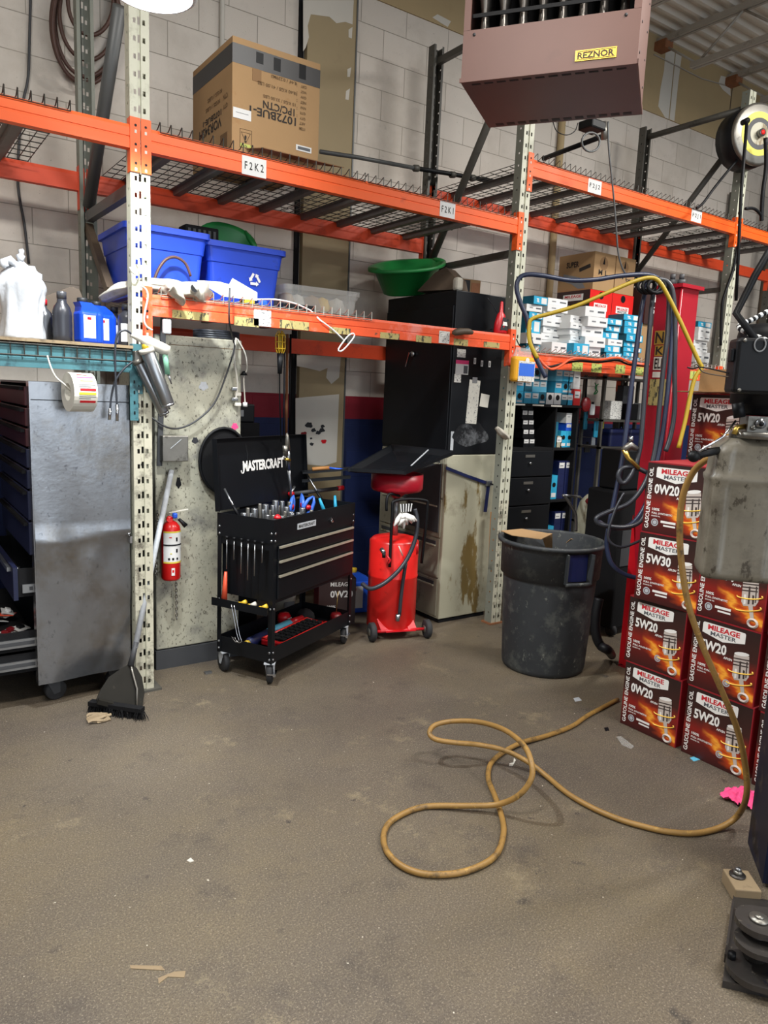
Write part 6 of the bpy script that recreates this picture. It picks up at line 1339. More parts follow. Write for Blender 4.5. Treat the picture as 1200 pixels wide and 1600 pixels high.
b = MB(); w = .16; zt2 = P(1015, 450, Y=4.1).z; b.box(q.x-w, q.x+w, 4.1, 4.4, zt2-.30, zt2, 'carton_brown'); b.box(q.x-w, q.x+w, 4.12, 4.4, ZS, zt2-.302, 'cardboard'); b.box(q.x-.05, q.x+.13, 4.098, 4.0995, zt2-.11, zt2-.02, 'ink_white'); b.text('MILEAGE', .15, .03, textM((q.x+.04, 4.097, zt2-.05), *FRONT), 'ink_red', .02); b.text('MASTER', .13, .025, textM((q.x+.04, 4.097, zt2-.085), *FRONT), 'ink_grey', .02); b.text('5W20', .16, .06, textM((q.x+.02, 4.097, zt2-.18), *FRONT), 'ink_white', .02); b.build('carton', T)
# yellow jug bag hanging on the middle post
T = thing('hanging_wipes', 'yellow pack with blue label hanging on the middle post', 'pack', tuple(P(815, 598, Y=3.63)))
c0, c1 = P(802, 556, Y=3.63), P(828, 598, Y=3.63); b = MB(); b.rbox(c0.x-.005, c1.x+.01, 3.60, 3.66, c1.z, c0.z, 'yellow_jug', .022, seg=3); b.build('pack_body', T)
b = MB(); b.box(c0.x+.025, c1.x+.005, 3.5975, 3.5995, c1.z+.005, c0.z-.03, 'scribble_white'); b.box(c0.x+.03, c1.x, 3.5965, 3.5975, c1.z+.04, c0.z-.045, 'blue_tool'); b.disc(((c0.x+c1.x)/2+.015, 3.596, c0.z-.025), (0, -1, 0), .018, 'white', 14); b.build('label', T)
b = MB(); b.slab([Vector((c0.x, 3.63, c0.z)), Vector((c1.x, 3.63, c0.z)), Vector((c1.x-.02, 3.63, c0.z+.055)), Vector((c0.x+.02, 3.63, c0.z+.06))], .003, 'plastic_clear'); b.build('header', T)
b = MB(); b.tube(smooth(PH([(807, 530), (812, 540), (820, 543), (826, 536), (828, 525)], Y=3.63), 4), .004, 'black', 6); b.build('hanging_loop', T)
bundle('tied_rag', 'pale rag tied to the left flange of the middle post', [P(776, 668, Y=3.69), P(783, 676, Y=3.68), P(792, 684, Y=3.68)], [.02, .034, .03], 'shop_cloth', 'rag')
# ================================================================ black shelving under the right bay
SX0, SX1, SY0, SY1 = 3.83, 4.62, 3.95, 4.35
T = thing('storage_shelf', 'black wooden cube shelving with drawers behind the trash can', 'shelving', ((SX0+SX1)/2, 4.15, 0))
zt_ = P(860, 632, Y=SY0).z
b = MB(); xm = P(864, 700, Y=SY0).x
for x0, x1 in ((SX0-.0, SX0+.02), (xm, xm+.015), (SX1-.02, SX1)): b.box(x0, x1, SY0, SY1, 0, zt_-.02, 'black_matte')
b.box(SX0-.01, SX1+.01, SY0-.01, SY1, zt_-.0195, zt_, 'black_matte'); b.box(SX0, SX1, SY1, SY1+.005, 0, zt_, 'black_matte')
zsh = [.02, .42, .83, 1.23]
for z in (zsh[0], zsh[1], zsh[2], P(880, 700, Y=SY0).z): b.box(xm+.0155, SX1-.0205, SY0+.002, SY1, z-.018, z, 'black_matte')
zR = P(830, 700, Y=SY0).z
b.box(SX0+.0205, xm-.0005, SY0+.002, SY1, zR-.018, zR, 'black_matte'); b.build('shelf_frame', T)
for x in (.05, .25, .45): b = MB(); b.box(SX0+x, SX0+x+.12, SY0-.012, SY0-.0105, zt_-.015, zt_-.004, 'paper'); b.build('price_label', T)
for za, zb_ in ((zR-.22, zR-.02), (zR-.44, zR-.225), (zR-.85, zR-.445)):
    b = MB(); b.rbox(SX0+.022, xm-.003, SY0-.014, SY0+.3, za+.004, zb_, 'black_paint', .004); d_ = b.build('drawer', T)
    b = MB(); xx = (SX0+xm)/2; b.box(xx-.05, xx+.05, SY0-.018, SY0-.0145, zb_-.05, zb_-.03, 'steel_dirty'); b.cyl((xx, SY0-.03, zb_-.095), (xx, SY0-.0145, zb_-.095), .010, 'steel', 10); b.build('handle', d_)
fid = [0]
def fbox(px, py, y, m, h=.085, w=.08, z=None, group='small filter boxes on top of the black shelving', where='on top of the black shelving', face='w'):
    q = P(px, py, Y=y); z = q.z-h/2 if z is None else z
    b = MB(); b.box(-w/2, w/2, 0, .16, 0, h, m)
    if face == 'w': b.box(-w*.4, w*.4, -.0012, -.0002, h*.45, h*.88, 'white_card'); b.box(-w*.3, w*.2, -.0018, -.0012, h*.6, h*.66, 'ink_grey')
    elif face == 'f': b.disc((0, -.001, h*.6), (0, -1, 0), w*.28, 'black', 12); b.box(-w*.35, w*.35, -.0012, -.0002, h*.08, h*.26, 'white_card')
    o = b.build('oil_filter_box', loc=(q.x, y, z), rz=0); nm = {'cyan': 'cyan', 'cyan_dark': 'teal', 'cyan_light': 'light blue', 'white_card': 'white', 'red_bright': 'red', 'blue': 'blue', 'navy': 'navy', 'black': 'black', 'file_cream': 'beige', 'carton_brown': 'brown'}[m]
    tag(o, '%s filter box %s' % (nm, where), 'box', group+', '+nm); return o
for px, col in ((813, ['cyan', 'cyan']), (826, ['cyan', 'cyan_dark']), (838, ['cyan', 'cyan_light', 'cyan_dark']), (849, ['cyan_dark', 'cyan_light', 'white_card', 'cyan']), (861, ['white_card']), (873, ['white_card', 'cyan', 'cyan_light', 'cyan', 'cyan_light']), (884, ['cyan_dark', 'cyan', 'cyan', 'cyan_light']), (893, ['cyan', 'cyan_light', 'cyan'])):
    z = zt_+.001
    for k, m in enumerate(col): fbox(px, 600, SY0+.03+.02*(k % 2), m, h=.088, w=.078, z=z, where='%s up in pile %s on top of the black shelving' % (ORD[k], ORD[[813, 826, 838, 849, 861, 873, 884, 893].index(px)]), group='filter box pile', face='w' if (k+px) % 3 else 'f'); z += .09
fbox(901, 627, SY0+.02, 'red_bright', h=.125, w=.075, z=zt_+.001); fbox(901, 600, SY0+.02, 'white_card', h=.14, w=.075, z=zt_+.128, where='standing on the red box on the shelving')
for r_ in range(5):
    for c_ in range(2): fbox(822+c_*9-(r_*.8), 700-5-r_*13, SY0+.04, 'black', h=.07, w=.06, z=zR+.001+r_*.072, group='dark boxes in the upper left cube', where='%s up in the %s column of the upper left shelf cube' % (ORD[r_], ['left', 'right'][c_]), face='w')
zq = P(880, 700, Y=SY0).z+.001
for px, m, h, f in ((866, 'cyan_dark', .20, ''), (873.5, 'file_cream', .09, 'w'), (880, 'cyan', .13, 'f'), (889, 'cyan', .13, 'f')): fbox(px, 690, SY0+.05, m, h=h, w=.065, z=zq, group='boxes in the upper right cube', where='in the upper right shelf cube', face=f)
fbox(889, 665, SY0+.05, 'blue', h=.06, w=.065, z=zq+.131, group='boxes in the upper right cube', where='stacked in the upper right shelf cube'); fbox(889, 655, SY0+.05, 'white_card', h=.08, w=.065, z=zq+.192, group='boxes in the upper right cube', where='topmost in the upper right shelf cube')
for z, n in ((.831, 3), (.421, 3)):
    fbox(867, 740, SY0+.04, 'cyan', h=.19, w=.07, z=z, group='boxes in the lower cubes', where='at the left of the %s right shelf cube' % ('middle' if z > .5 else 'lower'), face='f')
    for k in range(2):
        for j in range(3): fbox(877+k*11, 740, SY0+.04+.0*j, 'navy', h=.10, w=.075, z=z+j*.101, group='navy boxes in the lower cubes', where='%s up in the %s pile of the %s right shelf cube' % (ORD[j], ['left', 'right'][k], 'middle' if z > .5 else 'lower'), face='w' if j == 2 else '')
# things between shelving and lift
b = MB(); x0, x1 = P(945, 600, Y=4.4).x, P(1000, 600, Y=4.4).x
for z in (P(970, 590, Y=4.4).z, P(970, 656, Y=4.4).z, P(970, 698, Y=4.4).z, .5): b.box(x0, x1+.3, 4.4, 4.65, z-.02, z, 'post_dark')
for x in (x0, x1+.28): b.box(x, x+.025, 4.4, 4.43, 0, P(970, 588, Y=4.4).z, 'post_dark'); b.box(x, x+.025, 4.62, 4.65, 0, P(970, 588, Y=4.4).z, 'post_dark')
tag(b.build('metal_rack'), 'dark metal shelf rack behind the lift hoses', 'shelving')
zz = P(970, 656, Y=4.4).z+.001
for px, m, w_, h_, lab in ((958, 'scribble_white', .16, .17, 'patterned grey box on the dark metal rack'), (985, 'black', .14, .15, 'black box on the dark metal rack'), (978, 'dark_grey', .16, .32, 'tall dark grey container at the back of the metal rack'), (999, 'grey', .08, .16, 'grey box at the right of the dark metal rack')):
    q = P(px, 650, Y=4.45 if h_ < .3 else 4.55); b = MB(); b.rbox(q.x-w_/2, q.x+w_/2, 4.42 if h_ < .3 else 4.54, 4.5 if h_ < .3 else 4.62, zz, zz+h_, m, .006); tag(b.build('parts_box'), lab, 'box')
zz = P(970, 698, Y=4.4).z+.001
for px, w_, lab in ((955, .24, 'left dark blue bin on the dark metal rack'), (985, .24, 'right dark blue bin on the dark metal rack')):
    tote(lab, P(px, 690, Y=4.5).x, 4.52, w_, .2, .16, 'navy', 0, z=zz, name='parts_bin', taper=.92, group='dark blue parts bins')
for k, (px, py, m, w_, h_, lab) in enumerate(((930, 670, 'cyan', .06, .16, 'cyan bottle left of the yellow pack'), (944, 640, 'white', .06, .10, 'small white bottle hanging above the cyan bottle'), (929, 663, 'fuse_yellow', .07, .09, 'yellow green pack on the pegs'), (918, 650, 'cyan_dark', .05, .25, 'teal spray bottle on the shelving side'), (924, 690, 'label_grey', .10, .09, 'grey pack of hardware below the yellow pack'), (912, 700, 'dark_grey', .08, .08, 'dark hardware pack next to the shelving'))):
    q = P([930, 918, 929+1, 914, 924, 912][k]+[0, 6, 8, 0, 4, 4][k], py, Y=4.5+.03*k); b = MB(); b.rbox(q.x-w_/2, q.x+w_/2, q.y-.02, q.y, q.z-h_/2, q.z+h_/2, m, .008); b.cyl((q.x, q.y-.01, q.z+h_/2), (q.x, q.y-.01, q.z+h_/2+.02), .012, 'black', 8); b.cyl((q.x, q.y, q.z+h_/2-.01), (q.x, WY, q.z+h_/2-.01), .003, 'steel', 6); tag(b.build('hanging_pack'), lab, 'pack')
T = thing('brush', 'dark red round brush hanging by its long handle below the lower right beam', 'brush', tuple(P(915, 640, Y=4.3)))
b = MB(); b.cyl(P(917, 592, Y=4.3), P(915, 622, Y=4.3), .008, 'black', 8); b.build('handle', T); b = MB(); c = P(915, 632, Y=4.3); b.lathe([(0, -.02), (.05, -.016), (.055, .0), (.05, .016), (0, .02)], 'red_dark', 20, M=Matrix.Translation(c) @ Matrix.Rotation(PI/2, 4, 'X') @ Matrix.Scale(1.2, 4, (0, 1, 0))); b.build('brush_head', T)
b = MB(); q0, q1 = P(896, 588, Y=4.3), P(930, 592, Y=4.3); b.cyl(q0, q1, .006, 'steel', 8)
for k in range(14): q = q0.lerp(q1, k/13); b.tube([q, q+Vector((0, -.03, .06)), q+Vector((0, .03, .10))], .003, 'steel_dirty', 5)
for x_ in (q0, q1): b.cyl(x_, Vector((x_.x, WY, x_.z)), .005, 'steel', 6)
tag(b.build('hook_rail'), 'rail of wire hooks under the lower right beam', 'rail')
b = MB(); c = P(894, 588, Y=4.2); b.tube([c, c+Vector((.0, .08, 0))], .035, 'paper', 18); b.disc(c-Vector((0, .001, 0)), (0, -1, 0), .012, 'black', 12); b.cyl(c+Vector((0, .08, 0)), Vector((c.x, WY, c.z)), .005, 'steel', 6); tag(b.build('tape_roll'), 'grey tape roll on a peg above the filter boxes', 'roll')
b = MB(); b.tube(smooth(PH([(930, 598), (932, 608), (928, 616), (934, 612), (930, 606), (935, 600)], Y=4.3), 3), .005, 'green_bin', 6); tag(b.build('green_tie'), 'green cord tied on the hook rail', 'cord')
# floor jack / welder cart behind the can
T = thing('hand_truck', 'pale grey cart with bent chrome handle behind the trash can', 'cart', (4.35, 3.55, 0))
q = P(920, 800, Y=3.55); b = MB(); b.lathe([(0, 0), (.10, 0), (.105, .02), (.105, .78), (.08, .88), (.03, .93), (0, .94)], 'file_cream', 24, (q.x, 3.55, 0), sy=.8); b.build('tank', T)
b = MB(); b.tube(smooth([P(900, 830, Y=3.45), P(900, 812, Y=3.45), P(898, 800, Y=3.45), P(884, 778, Y=3.45), P(880, 774, Y=3.45)], 4), .011, 'steel', 10); b.tube([P(880, 774, Y=3.45), P(905, 776, Y=3.6), P(925, 795, Y=3.6)], .010, 'steel', 10); b.build('handle', T)
b = MB(); b.cyl(P(922, 802, Y=3.44), P(921, 826, Y=3.44), .012, 'steel', 10); b.build('gauge', T)
b = MB(); b.tube([P(918, 782, Y=3.5), P(928, 792, Y=3.5)], .02, 'red_dark', 10); b.tube([P(948, 775, Y=3.6), P(938, 786, Y=3.6)], .012, 'red', 10); b.build('valve', T)
T = thing('battery_cart', 'black boxy machine behind the hanging hoses next to the red lift column', 'machine', (4.55, 3.2, 0))
q = P(965, 820, Y=3.25); b = MB(); b.rbox(q.x-.17, q.x+.16, 3.1, 3.4, .05, P(965, 770, Y=3.1).z, 'black_matte', .015); b.rbox(q.x-.14, q.x+.14, 3.095, 3.0995, .5, .75, 'dark_grey', .001); b.rbox(q.x-.12, q.x+.10, 3.15, 3.35, P(965, 769, Y=3.1).z, P(965, 705, Y=3.1).z, 'black', .01); b.build('machine_body', T)
for s_ in (-1, 1): b = MB(); b.cyl((q.x+s_*.12, 3.12, .04), (q.x+s_*.15, 3.12, .04), .04, 'rubber', 16); b.build('wheel', T)
hose('power_cord', 'thin black cord dropping behind the pale grey cart', PH([(962, 705), (955, 730), (948, 770), (942, 810), (945, 850)], Y=3.3), .007, 'black', 'cord')
# blue painted things seen between
# ================================================================ heater
hz = 3.0; A, B_, C_, D_ = P(720, 130, Z=hz), P(995, 100, Z=hz), P(1012, 180, Z=hz), P(765, 198, Z=hz)
ux = (B_-A).normalized(); uy = Vector((-ux.y, ux.x, 0)); W = (B_-A).length; Dd = ((C_-B_).dot(uy)+(D_-A).dot(uy))/2
ang = math.atan2(ux.y, ux.x)
T = thing('unit_heater', 'dusty pinkish brown gas unit heater hanging from the roof', 'heater', (A.x, A.y, hz), ang)
Hh = .95; HT = 'heater'
b = MB(); t = .01
b.box(0, W, 0, Dd, 0, t, 'heater_dark')
b.box(0, W, 0, t, t, .215, HT); b.box(0, .03, 0, t, .216, Hh, HT); b.box(W-.03, W, 0, t, .216, Hh, HT)
b.box(0, t, t, Dd, t, Hh, HT); b.box(W-t, W, t, Dd, t, Hh, HT); b.box(t, W-t, Dd-t, Dd, t, Hh, 'heater_dark'); b.box(0, W, 0, Dd, Hh, Hh+t, HT)
b.box(-.006, W+.006, -.006, -.0002, .0, .018, HT); b.box(W, W+.006, -.006, Dd, 0, .018, HT); b.box(.04, W-.04, .30, .31, t, Hh, 'black_matte')
for k in range(12): x = .035+k*(W-.07)/12; b.box(x+.01, x+.05, Dd-.05, Dd-.02, -.0012, -.0002, 'black'); b.box(x+.01, x+.05, .02, .035, -.0012, -.0002, 'spray_black')
for k in range(7): b.cyl((W, Dd*.15, .08+k*.12), (W+.003, Dd*.15, .08+k*.12), .006, 'dark_grey', 8); b.cyl((W, Dd*.8, .08+k*.12), (W+.003, Dd*.8, .08+k*.12), .005, 'dark_grey', 8)
for x in (.05, W-.06): b.cyl((x, -.003, .195), (x, -.0001, .195), .007, 'dark_grey', 8)
b.build('casing', T, world=False)
nT = 8
for k in range(nT):
    x = .075+k*(W-.15)/(nT-1); b = MB(); b.lathe([(.024, .12), (.027, .17), (.020, .24), (.017, .30), (.026, .36), (.030, .45), (.030, .8), (.024, .9)], 'heat_steel', 14, (x, .09, 0), sy=2.2); b.build('heat_tube', T, world=False)
b = MB(); b.bar((.03, .03, .285), (W-.03, .03, .285), .006, .016, 'black'); b.build('cross_rod', T, world=False)
b = MB(); b.box(W-.17-.085, W-.17+.085, -.004, -.0005, .035, .077, 'gold'); b.text('REZNOR', .15, .026, textM((W-.17, -.0052, .056), *FRONT), 'brown_rubber', .03); b.box(W-.25, W-.09, -.0048, -.0042, .039, .041, 'brown_rubber'); b.box(W-.25, W-.09, -.0048, -.0042, .071, .073, 'brown_rubber'); b.build('name_badge', T, world=False)
for x, y in ((.05, .05), (W-.05, .05), (.05, Dd-.05), (W-.05, Dd-.05)): b = MB(); b.cyl((x, y, Hh), (x, y, 5.2-hz), .006, 'steel_grey', 6); b.build('hanger_rod', T, world=False)
# valve and drooping wires under the heater
T = thing('gas_valve', 'black gas valve and pipe end hanging behind the heater', 'valve', tuple(P(930, 205, Y=3.4)))
b = MB(); b.tube([P(849, 248, Y=4.2), P(944, 212, Y=3.6)], .018, 'black', 8); b.rbox(*[v for p in [] for v in p] or (P(925, 200, Y=3.5).x-.07, P(925, 200, Y=3.5).x+.07, 3.44, 3.56, P(925, 205, Y=3.5).z, P(925, 190, Y=3.5).z), 'black', .01); b.cyl(P(943, 190, Y=3.5), P(944, 218, Y=3.5), .02, 'steel_dirty', 10); b.build('valve_body', T)
b = MB(); b.tube([P(923+14*math.cos(a), 222+15*math.sin(a), Y=3.45) for a in [2*PI*j/18 for j in range(18)]], .007, 'steel_grey', 8, closed=True); b.build('conduit_loop', T); b = MB(); b.tube(smooth(PH([(864, 190), (870, 205), (885, 211), (898, 205), (903, 192)], Y=3.3), 4), .003, 'black', 6); b.build('wire', T)
hose('flexible_conduit', 'thin grey flexible conduit dropping from the gas valve to the brown cartons', PH([(950, 190), (951, 230), (956, 280), (960, 320), (963, 360), (966, 395), (972, 418), (980, 432)], Y=3.5), .006, 'steel_grey', 'conduit', 6)
# ================================================================ hose reel on the far upright
c = P(1182, 211, Y=3.52); nrm = Vector((-.35, -.94, 0)).normalized()
T = thing('hose_reel', 'black and yellow hose reel mounted near the top of the far upright', 'hose reel', tuple(c))
b = MB(); b.tube([c-nrm*.20, c-nrm*.19, c-nrm*.01, c], [.20, .235, .235, .20], 'black_paint', 32); b.build('drum', T)
b = MB(); b.tube([c, c+nrm*.02, c+nrm*.03], [.235, .235, .215], 'steel_dirty', 32); b.disc(c+nrm*.0315, nrm, .165, 'fuse_yellow', 32, .12); b.disc(c+nrm*.0312, nrm, .12, 'dark_grey', 28); b.disc(c+nrm*.033, nrm, .085, 'file_cream', 24); b.cyl(c+nrm*.033, c+nrm*.07, .03, 'steel', 12); b.cyl(c+nrm*.055, c+nrm*.075, .018, 'red_bright', 10); b.build('side_plate', T)
b = MB(); q = P(1160, 192, Y=3.5); b.cyl(q, q+nrm*.06, .022, 'black', 10); b.tube([q+nrm*.05, P(1158, 300, Y=3.45), P(1154, 390, Y=3.45), P(1150, 470, Y=3.45)], .013, 'black', 8); b.build('hose', T)
b = MB(); b.tube(smooth(PH([(1196, 215), (1197, 260), (1192, 300), (1190, 335), (1190, 345)], Y=3.4)+[], 4), .016, 'black', 8); b.tube(smooth(PH([(1165, 326), (1178, 326), (1188, 335), (1191, 344)], Y=3.4), 4), .012, 'black', 8); b.build('hose_end', T)
hose('power_cord', 'black cord looping from the hose reel to the brace of the far upright', PH([(1152, 250), (1135, 270), (1115, 295), (1098, 318), (1088, 325)], Y=3.6), .010, 'black', 'cord')
hose('power_cord', 'black cord running down the left flange of the far upright', PH([(1152, 385), (1146, 420), (1134, 455), (1128, 480), (1126, 540)], Y=3.68), .012, 'black', 'cord')
# ================================================================ near lift: power unit and column
RZ = R_(-50); ex = Vector((math.cos(RZ), math.sin(RZ), 0)); ey = Vector((-ex.y, ex.x, 0)); ez = Vector((0, 0, 1))
O = Pd(1157, 800, 2.18); zb0, zt0 = Pd(1150, 903, 2.18).z, Pd(1160, 684, 2.18).z
T = thing('lift_power_unit', 'black lift motor with control box over a stained oil reservoir at the right edge', 'power unit', (O.x, O.y, zb0), RZ)
def W3(u, v, z): return O*1+ex*u+ey*v+ez*(z-O.z)
b = MB(); N_ = 120; hw, hd = .105, .085
def ring(kx, z, rib=0):
    out = []
    for j in range(N_):
        a = 2*PI*j/N_; c_, s_ = math.cos(a), math.sin(a); e_ = .30
        u = hw*kx*math.copysign(abs(c_)**e_, c_); v = hd*kx*math.copysign(abs(s_)**e_, s_)
        if rib: v *= 1-.10*(1 if math.sin(u/hw*11) > .35 else 0)
        out.append(W3(u, v, z))
    return out
H = zt0-zb0; zs = zb0+H*.72
lv = [(.90, zb0, 0), (.97, zb0+.008, 0), (1, zb0+.02, 0), (1, zb0+.035, 1), (.985, zs-.03, 1), (.985, zs-.015, 0), (1.02, zs-.006, 0), (1.02, zs+.004, 0), (.97, zs+.010, 0), (.955, zs+.03, 1), (.94, zs+H*.17, 1), (.86, zs+H*.23, 0), (.70, zt0-.01, 0), (.62, zt0, 0)]
vs = [p for l in lv for p in ring(*l)]
b.add(vs, [(i*N_+j, i*N_+(j+1) % N_, (i+1)*N_+(j+1) % N_, (i+1)*N_+j) for i in range(len(lv)-1) for j in range(N_)]+[tuple(range(N_-1, -1, -1)), tuple((len(lv)-1)*N_+j for j in range(N_))], 'reservoir', True); b.build('reservoir', T)
zp = Pd(1180, 650, 2.18).z
b = MB(); b.tube([W3(.03, 0, zt0+.001), W3(.03, 0, zt0+.02)], .085, 'steel_dirty', 28); A_ = lambda u0, u1, v0, v1, z0, z1, m: b.add([W3(u, v, z) for z in (z0, z1) for v in (v0, v1) for u in (u0, u1)], [(0, 2, 3, 1), (4, 5, 7, 6), (0, 1, 5, 4), (2, 6, 7, 3), (0, 4, 6, 2), (1, 3, 7, 5)], m)
A_(-.02, .12, -.06, .06, zt0+.021, zp, 'steel_dirty')
for u in (.012, .062): b.cyl(W3(u, -.06, zt0+.045), W3(u, -.072, zt0+.045), .014, 'steel', 12); b.cyl(W3(u, -.072, zt0+.045), W3(u, -.074, zt0+.045), .007, 'black', 8)
for u in (-.005, .04, .088): b.cyl(W3(u, -.06, zt0+.032), W3(u, -.068, zt0+.032), .007, 'steel_dirty', 8)
b.tube([W3(-.02, -.03, zt0+.035), W3(-.045, -.04, zt0+.03), W3(-.05, -.045, zt0+.012)], .008, 'brass', 8); b.tube([W3(-.04, -.04, zt0+.06), W3(-.05, -.04, zt0+.10)], .016, 'black', 10); b.build('pump_head', T)
zm = Pd(1180, 517, 2.28).z; um = .045
b = MB(); c = W3(um, .04, 0); c.z = 0; b.lathe([(.075, zp+.001), (.09, zp+.01), (.09, zp+.03), (.102, zp+.035), (.102, zm-.03), (.098, zm-.012), (.085, zm), (0, zm)], 'black', 40, tuple(c)); b.build('motor', T)
b = MB(); cz0, cz1 = Pd(1140, 615, 2.08).z, Pd(1140, 533, 2.08).z; M = Matrix.Translation(W3(-.03, -.14, (cz0+cz1)/2)) @ Matrix.Rotation(RZ+.12, 4, 'Z')
b.rbox(-.066, .066, -.03, .05, -(cz1-cz0)/2, (cz1-cz0)/2, 'black_paint', .010, M=M); b.rbox(-.060, .060, -.036, -.0305, -(cz1-cz0)/2+.006, (cz1-cz0)/2-.006, 'black', .003, M=M)
for x, z in ((-.05, .065), (.05, .065), (-.05, -.065), (.05, -.065)): b.cyl(M @ Vector((x, -.037, z)), M @ Vector((x, -.040, z)), .005, 'steel_dirty', 8)
b.rbox(-.076, -.0665, -.02, .01, .01, .045, 'black', .003, M=M); b.build('control_box', T)
b = MB(); b.tube([M @ Vector((-.012+.014*math.cos(a), -.04, .055+.018*math.sin(a))) for a in [2*PI*j/16 for j in range(16)]], .002, 'grey', 5, closed=True); b.build('ring', T)
b = MB(); e0 = M @ Vector((-.01, .0, (cz1-cz0)/2-.004)); b.tube([e0, Pd(1150, 490, 2.05), Pd(1180, 430, 2.02), Pd(1215, 370, 2.0)], .010, 'black', 10); b.build('power_cable', T)
b = MB(); e1 = M @ Vector((.015, .0, (cz1-cz0)/2-.004)); pts = smooth([e1, Pd(1155, 512, 2.1), Pd(1178, 498, 2.12), Pd(1212, 480, 2.15)], 9)
for i in range(len(pts)-1): b.tube([pts[i], pts[i+1]], .0075, 'black' if i % 2 else 'white', 8)
b.build('braided_cable', T)
b = MB(); b.tube([W3(-.05, -.045, zt0+.05), Pd(1130, 682, 2.1), Pd(1092, 706, 2.08)], .0035, 'chrome', 8); b.build('release_rod', T)
b = MB(); bm_ = Pd(1084, 713, 2.08); b.lathe([(0, -.017)]+[(.017*math.cos(a), .017*math.sin(a)) for a in [(-.5+k/8)*PI for k in range(1, 8)]]+[(0, .017)], 'black', 18, tuple(bm_)); b.tube([bm_, Pd(1112, 706, 2.10), Pd(1122, 704, 2.12)], [.010, .0115, .0115], 'black', 10); b.build('lever_knob', T)
b = MB(); b.tube(smooth([M @ Vector((-.07, 0, -.02)), Pd(1098, 574, 2.08), Pd(1083, 576, 2.08), Pd(1074, 574, 2.08)], 4), .0022, 'black', 6); b.tube(smooth([M @ Vector((-.07, 0, -.03)), Pd(1100, 582, 2.08), Pd(1090, 570, 2.08), Pd(1084, 572, 2.08)], 4), .002, 'brown_rubber', 6); b.build('loose_wires', T)
# column
E0 = P(1190, 1388, Z=0); 
T2 = thing('near_lift_column', 'dark blue black lift column at the right edge with arm pivot at its foot', 'car lift', (E0.x, E0.y, 0), RZ)
def V3(u, v, z): return E0+ex*u+ey*v+ez*z
b = MB(); BX = lambda bb, u0, u1, v0, v1, z0, z1, m: bb.add([V3(u, v, z) for z in (z0, z1) for v in (v0, v1) for u in (u0, u1)], [(0, 2, 3, 1), (4, 5, 7, 6), (0, 1, 5, 4), (2, 6, 7, 3), (0, 4, 6, 2), (1, 3, 7, 5)], m)
BX(b, 0, .012, 0, .24, .02, 3.6, 'navy_steel'); BX(b, .013, .28, .22, .24, .02, 3.6, 'navy_steel'); BX(b, .013, .07, 0, .012, .02, 3.6, 'navy_steel'); BX(b, .268, .28, 0, .219, .02, 3.6, 'navy_steel'); b.build('column', T2)
b = MB(); ub = (O-E0).dot(ex); BX(b, -.02, .26, -.012, -.002, zb0+.1, zm, 'navy_steel'); b.build('mounting_bracket', T2)
b = MB(); q = [P(1128, 1540, Z=.02), P(1139, 1420, Z=.02)]; q0, q1 = P(1128, 1543, Z=.0), P(1145, 1405, Z=.0)
far = q1+ex*.6; near = q0+ex*.5
b.add([tuple(Vector((p.x, p.y, z))) for z in (.0, .022) for p in (q0, near, far, q1)], [(3, 2, 1, 0), (4, 5, 6, 7), (0, 1, 5, 4), (1, 2, 6, 5), (2, 3, 7, 6), (3, 0, 4, 7)], 'bracket_steel'); b.build('base_plate', T2)
b = MB(); c = P(1152, 1368, Z=.05); MM = Matrix.Translation((c.x, c.y, 0)) @ Matrix.Rotation(RZ+.2, 4, 'Z'); b.rbox(-.035, .05, -.075, .035, 0, .05, 'plywood', .004, M=MM); b.cyl((c.x, c.y, .05), (c.x, c.y, .055), .026, 'bracket_steel', 18); b.cyl((c.x, c.y, .055), (c.x, c.y, .068), .015, 'steel_dirty', 6); b.cyl((c.x, c.y, .068), (c.x, c.y, .078), .009, 'steel', 8); b.build('anchor_bolt', T2)
def plate(name, cx_, cy_, z, r, t, m, L_=.5, w2=None, da=0.0):
    c = P(cx_, cy_, Z=z+t); b = MB(); w2 = w2 or r; dx = Matrix.Rotation(da, 3, 'Z') @ ex; dy = Vector((-dx.y, dx.x, 0))
    pts = [c+dx*(-r*math.cos(a))+dy*(r*math.sin(a)) for a in [(-.5+k/14)*PI for k in range(15)]]
    pts = [c+dx*L_-dy*w2]+pts+[c+dx*L_+dy*w2]; n = len(pts)
    b.add([(p.x, p.y, z) for p in pts]+[(p.x, p.y, z+t) for p in pts], [tuple(range(n-1, -1, -1)), tuple(range(n, 2*n))]+[(i, (i+1) % n, (i+1) % n+n, i+n) for i in range(n)], m); b.build(name, T2); return c
c = plate('arm_plate', 1186, 1437, .155, .062, .018, 'bracket_steel', .4, .10)
plate('arm_plate', 1184, 1470, .115, .060, .016, 'bracket_steel', .4, .10)
b = MB(); b.cyl((c.x, c.y, .174), (c.x, c.y, .180), .026, 'steel_dirty', 24); b.cyl((c.x, c.y, .180), (c.x, c.y, .186), .012, 'steel_dirty', 16); b.cyl((c.x, c.y, .055), (c.x, c.y, .1545), .030, 'bracket_steel', 20); b.build('pivot_pin', T2)
plate('arm_plate', 1178, 1512, .030, .072, .018, 'bracket_steel', .4, .11)
b = MB(); p = P(1143, 1496, Z=.05); b.cyl((p.x, p.y, .0485), (p.x, p.y, .066), .012, 'black', 6); b.build('bolt', T2)
b = MB(); a0 = P(1131, 1500, Z=.03); a1 = P(1143, 1415, Z=.03); b.slab([Vector((a0.x, a0.y, .0225)), Vector((a1.x, a1.y, .0225)), Vector((a1.x, a1.y, .055)), Vector((a0.x, a0.y, .05))], .006, 'bracket_steel'); b.build('side_rib', T2)
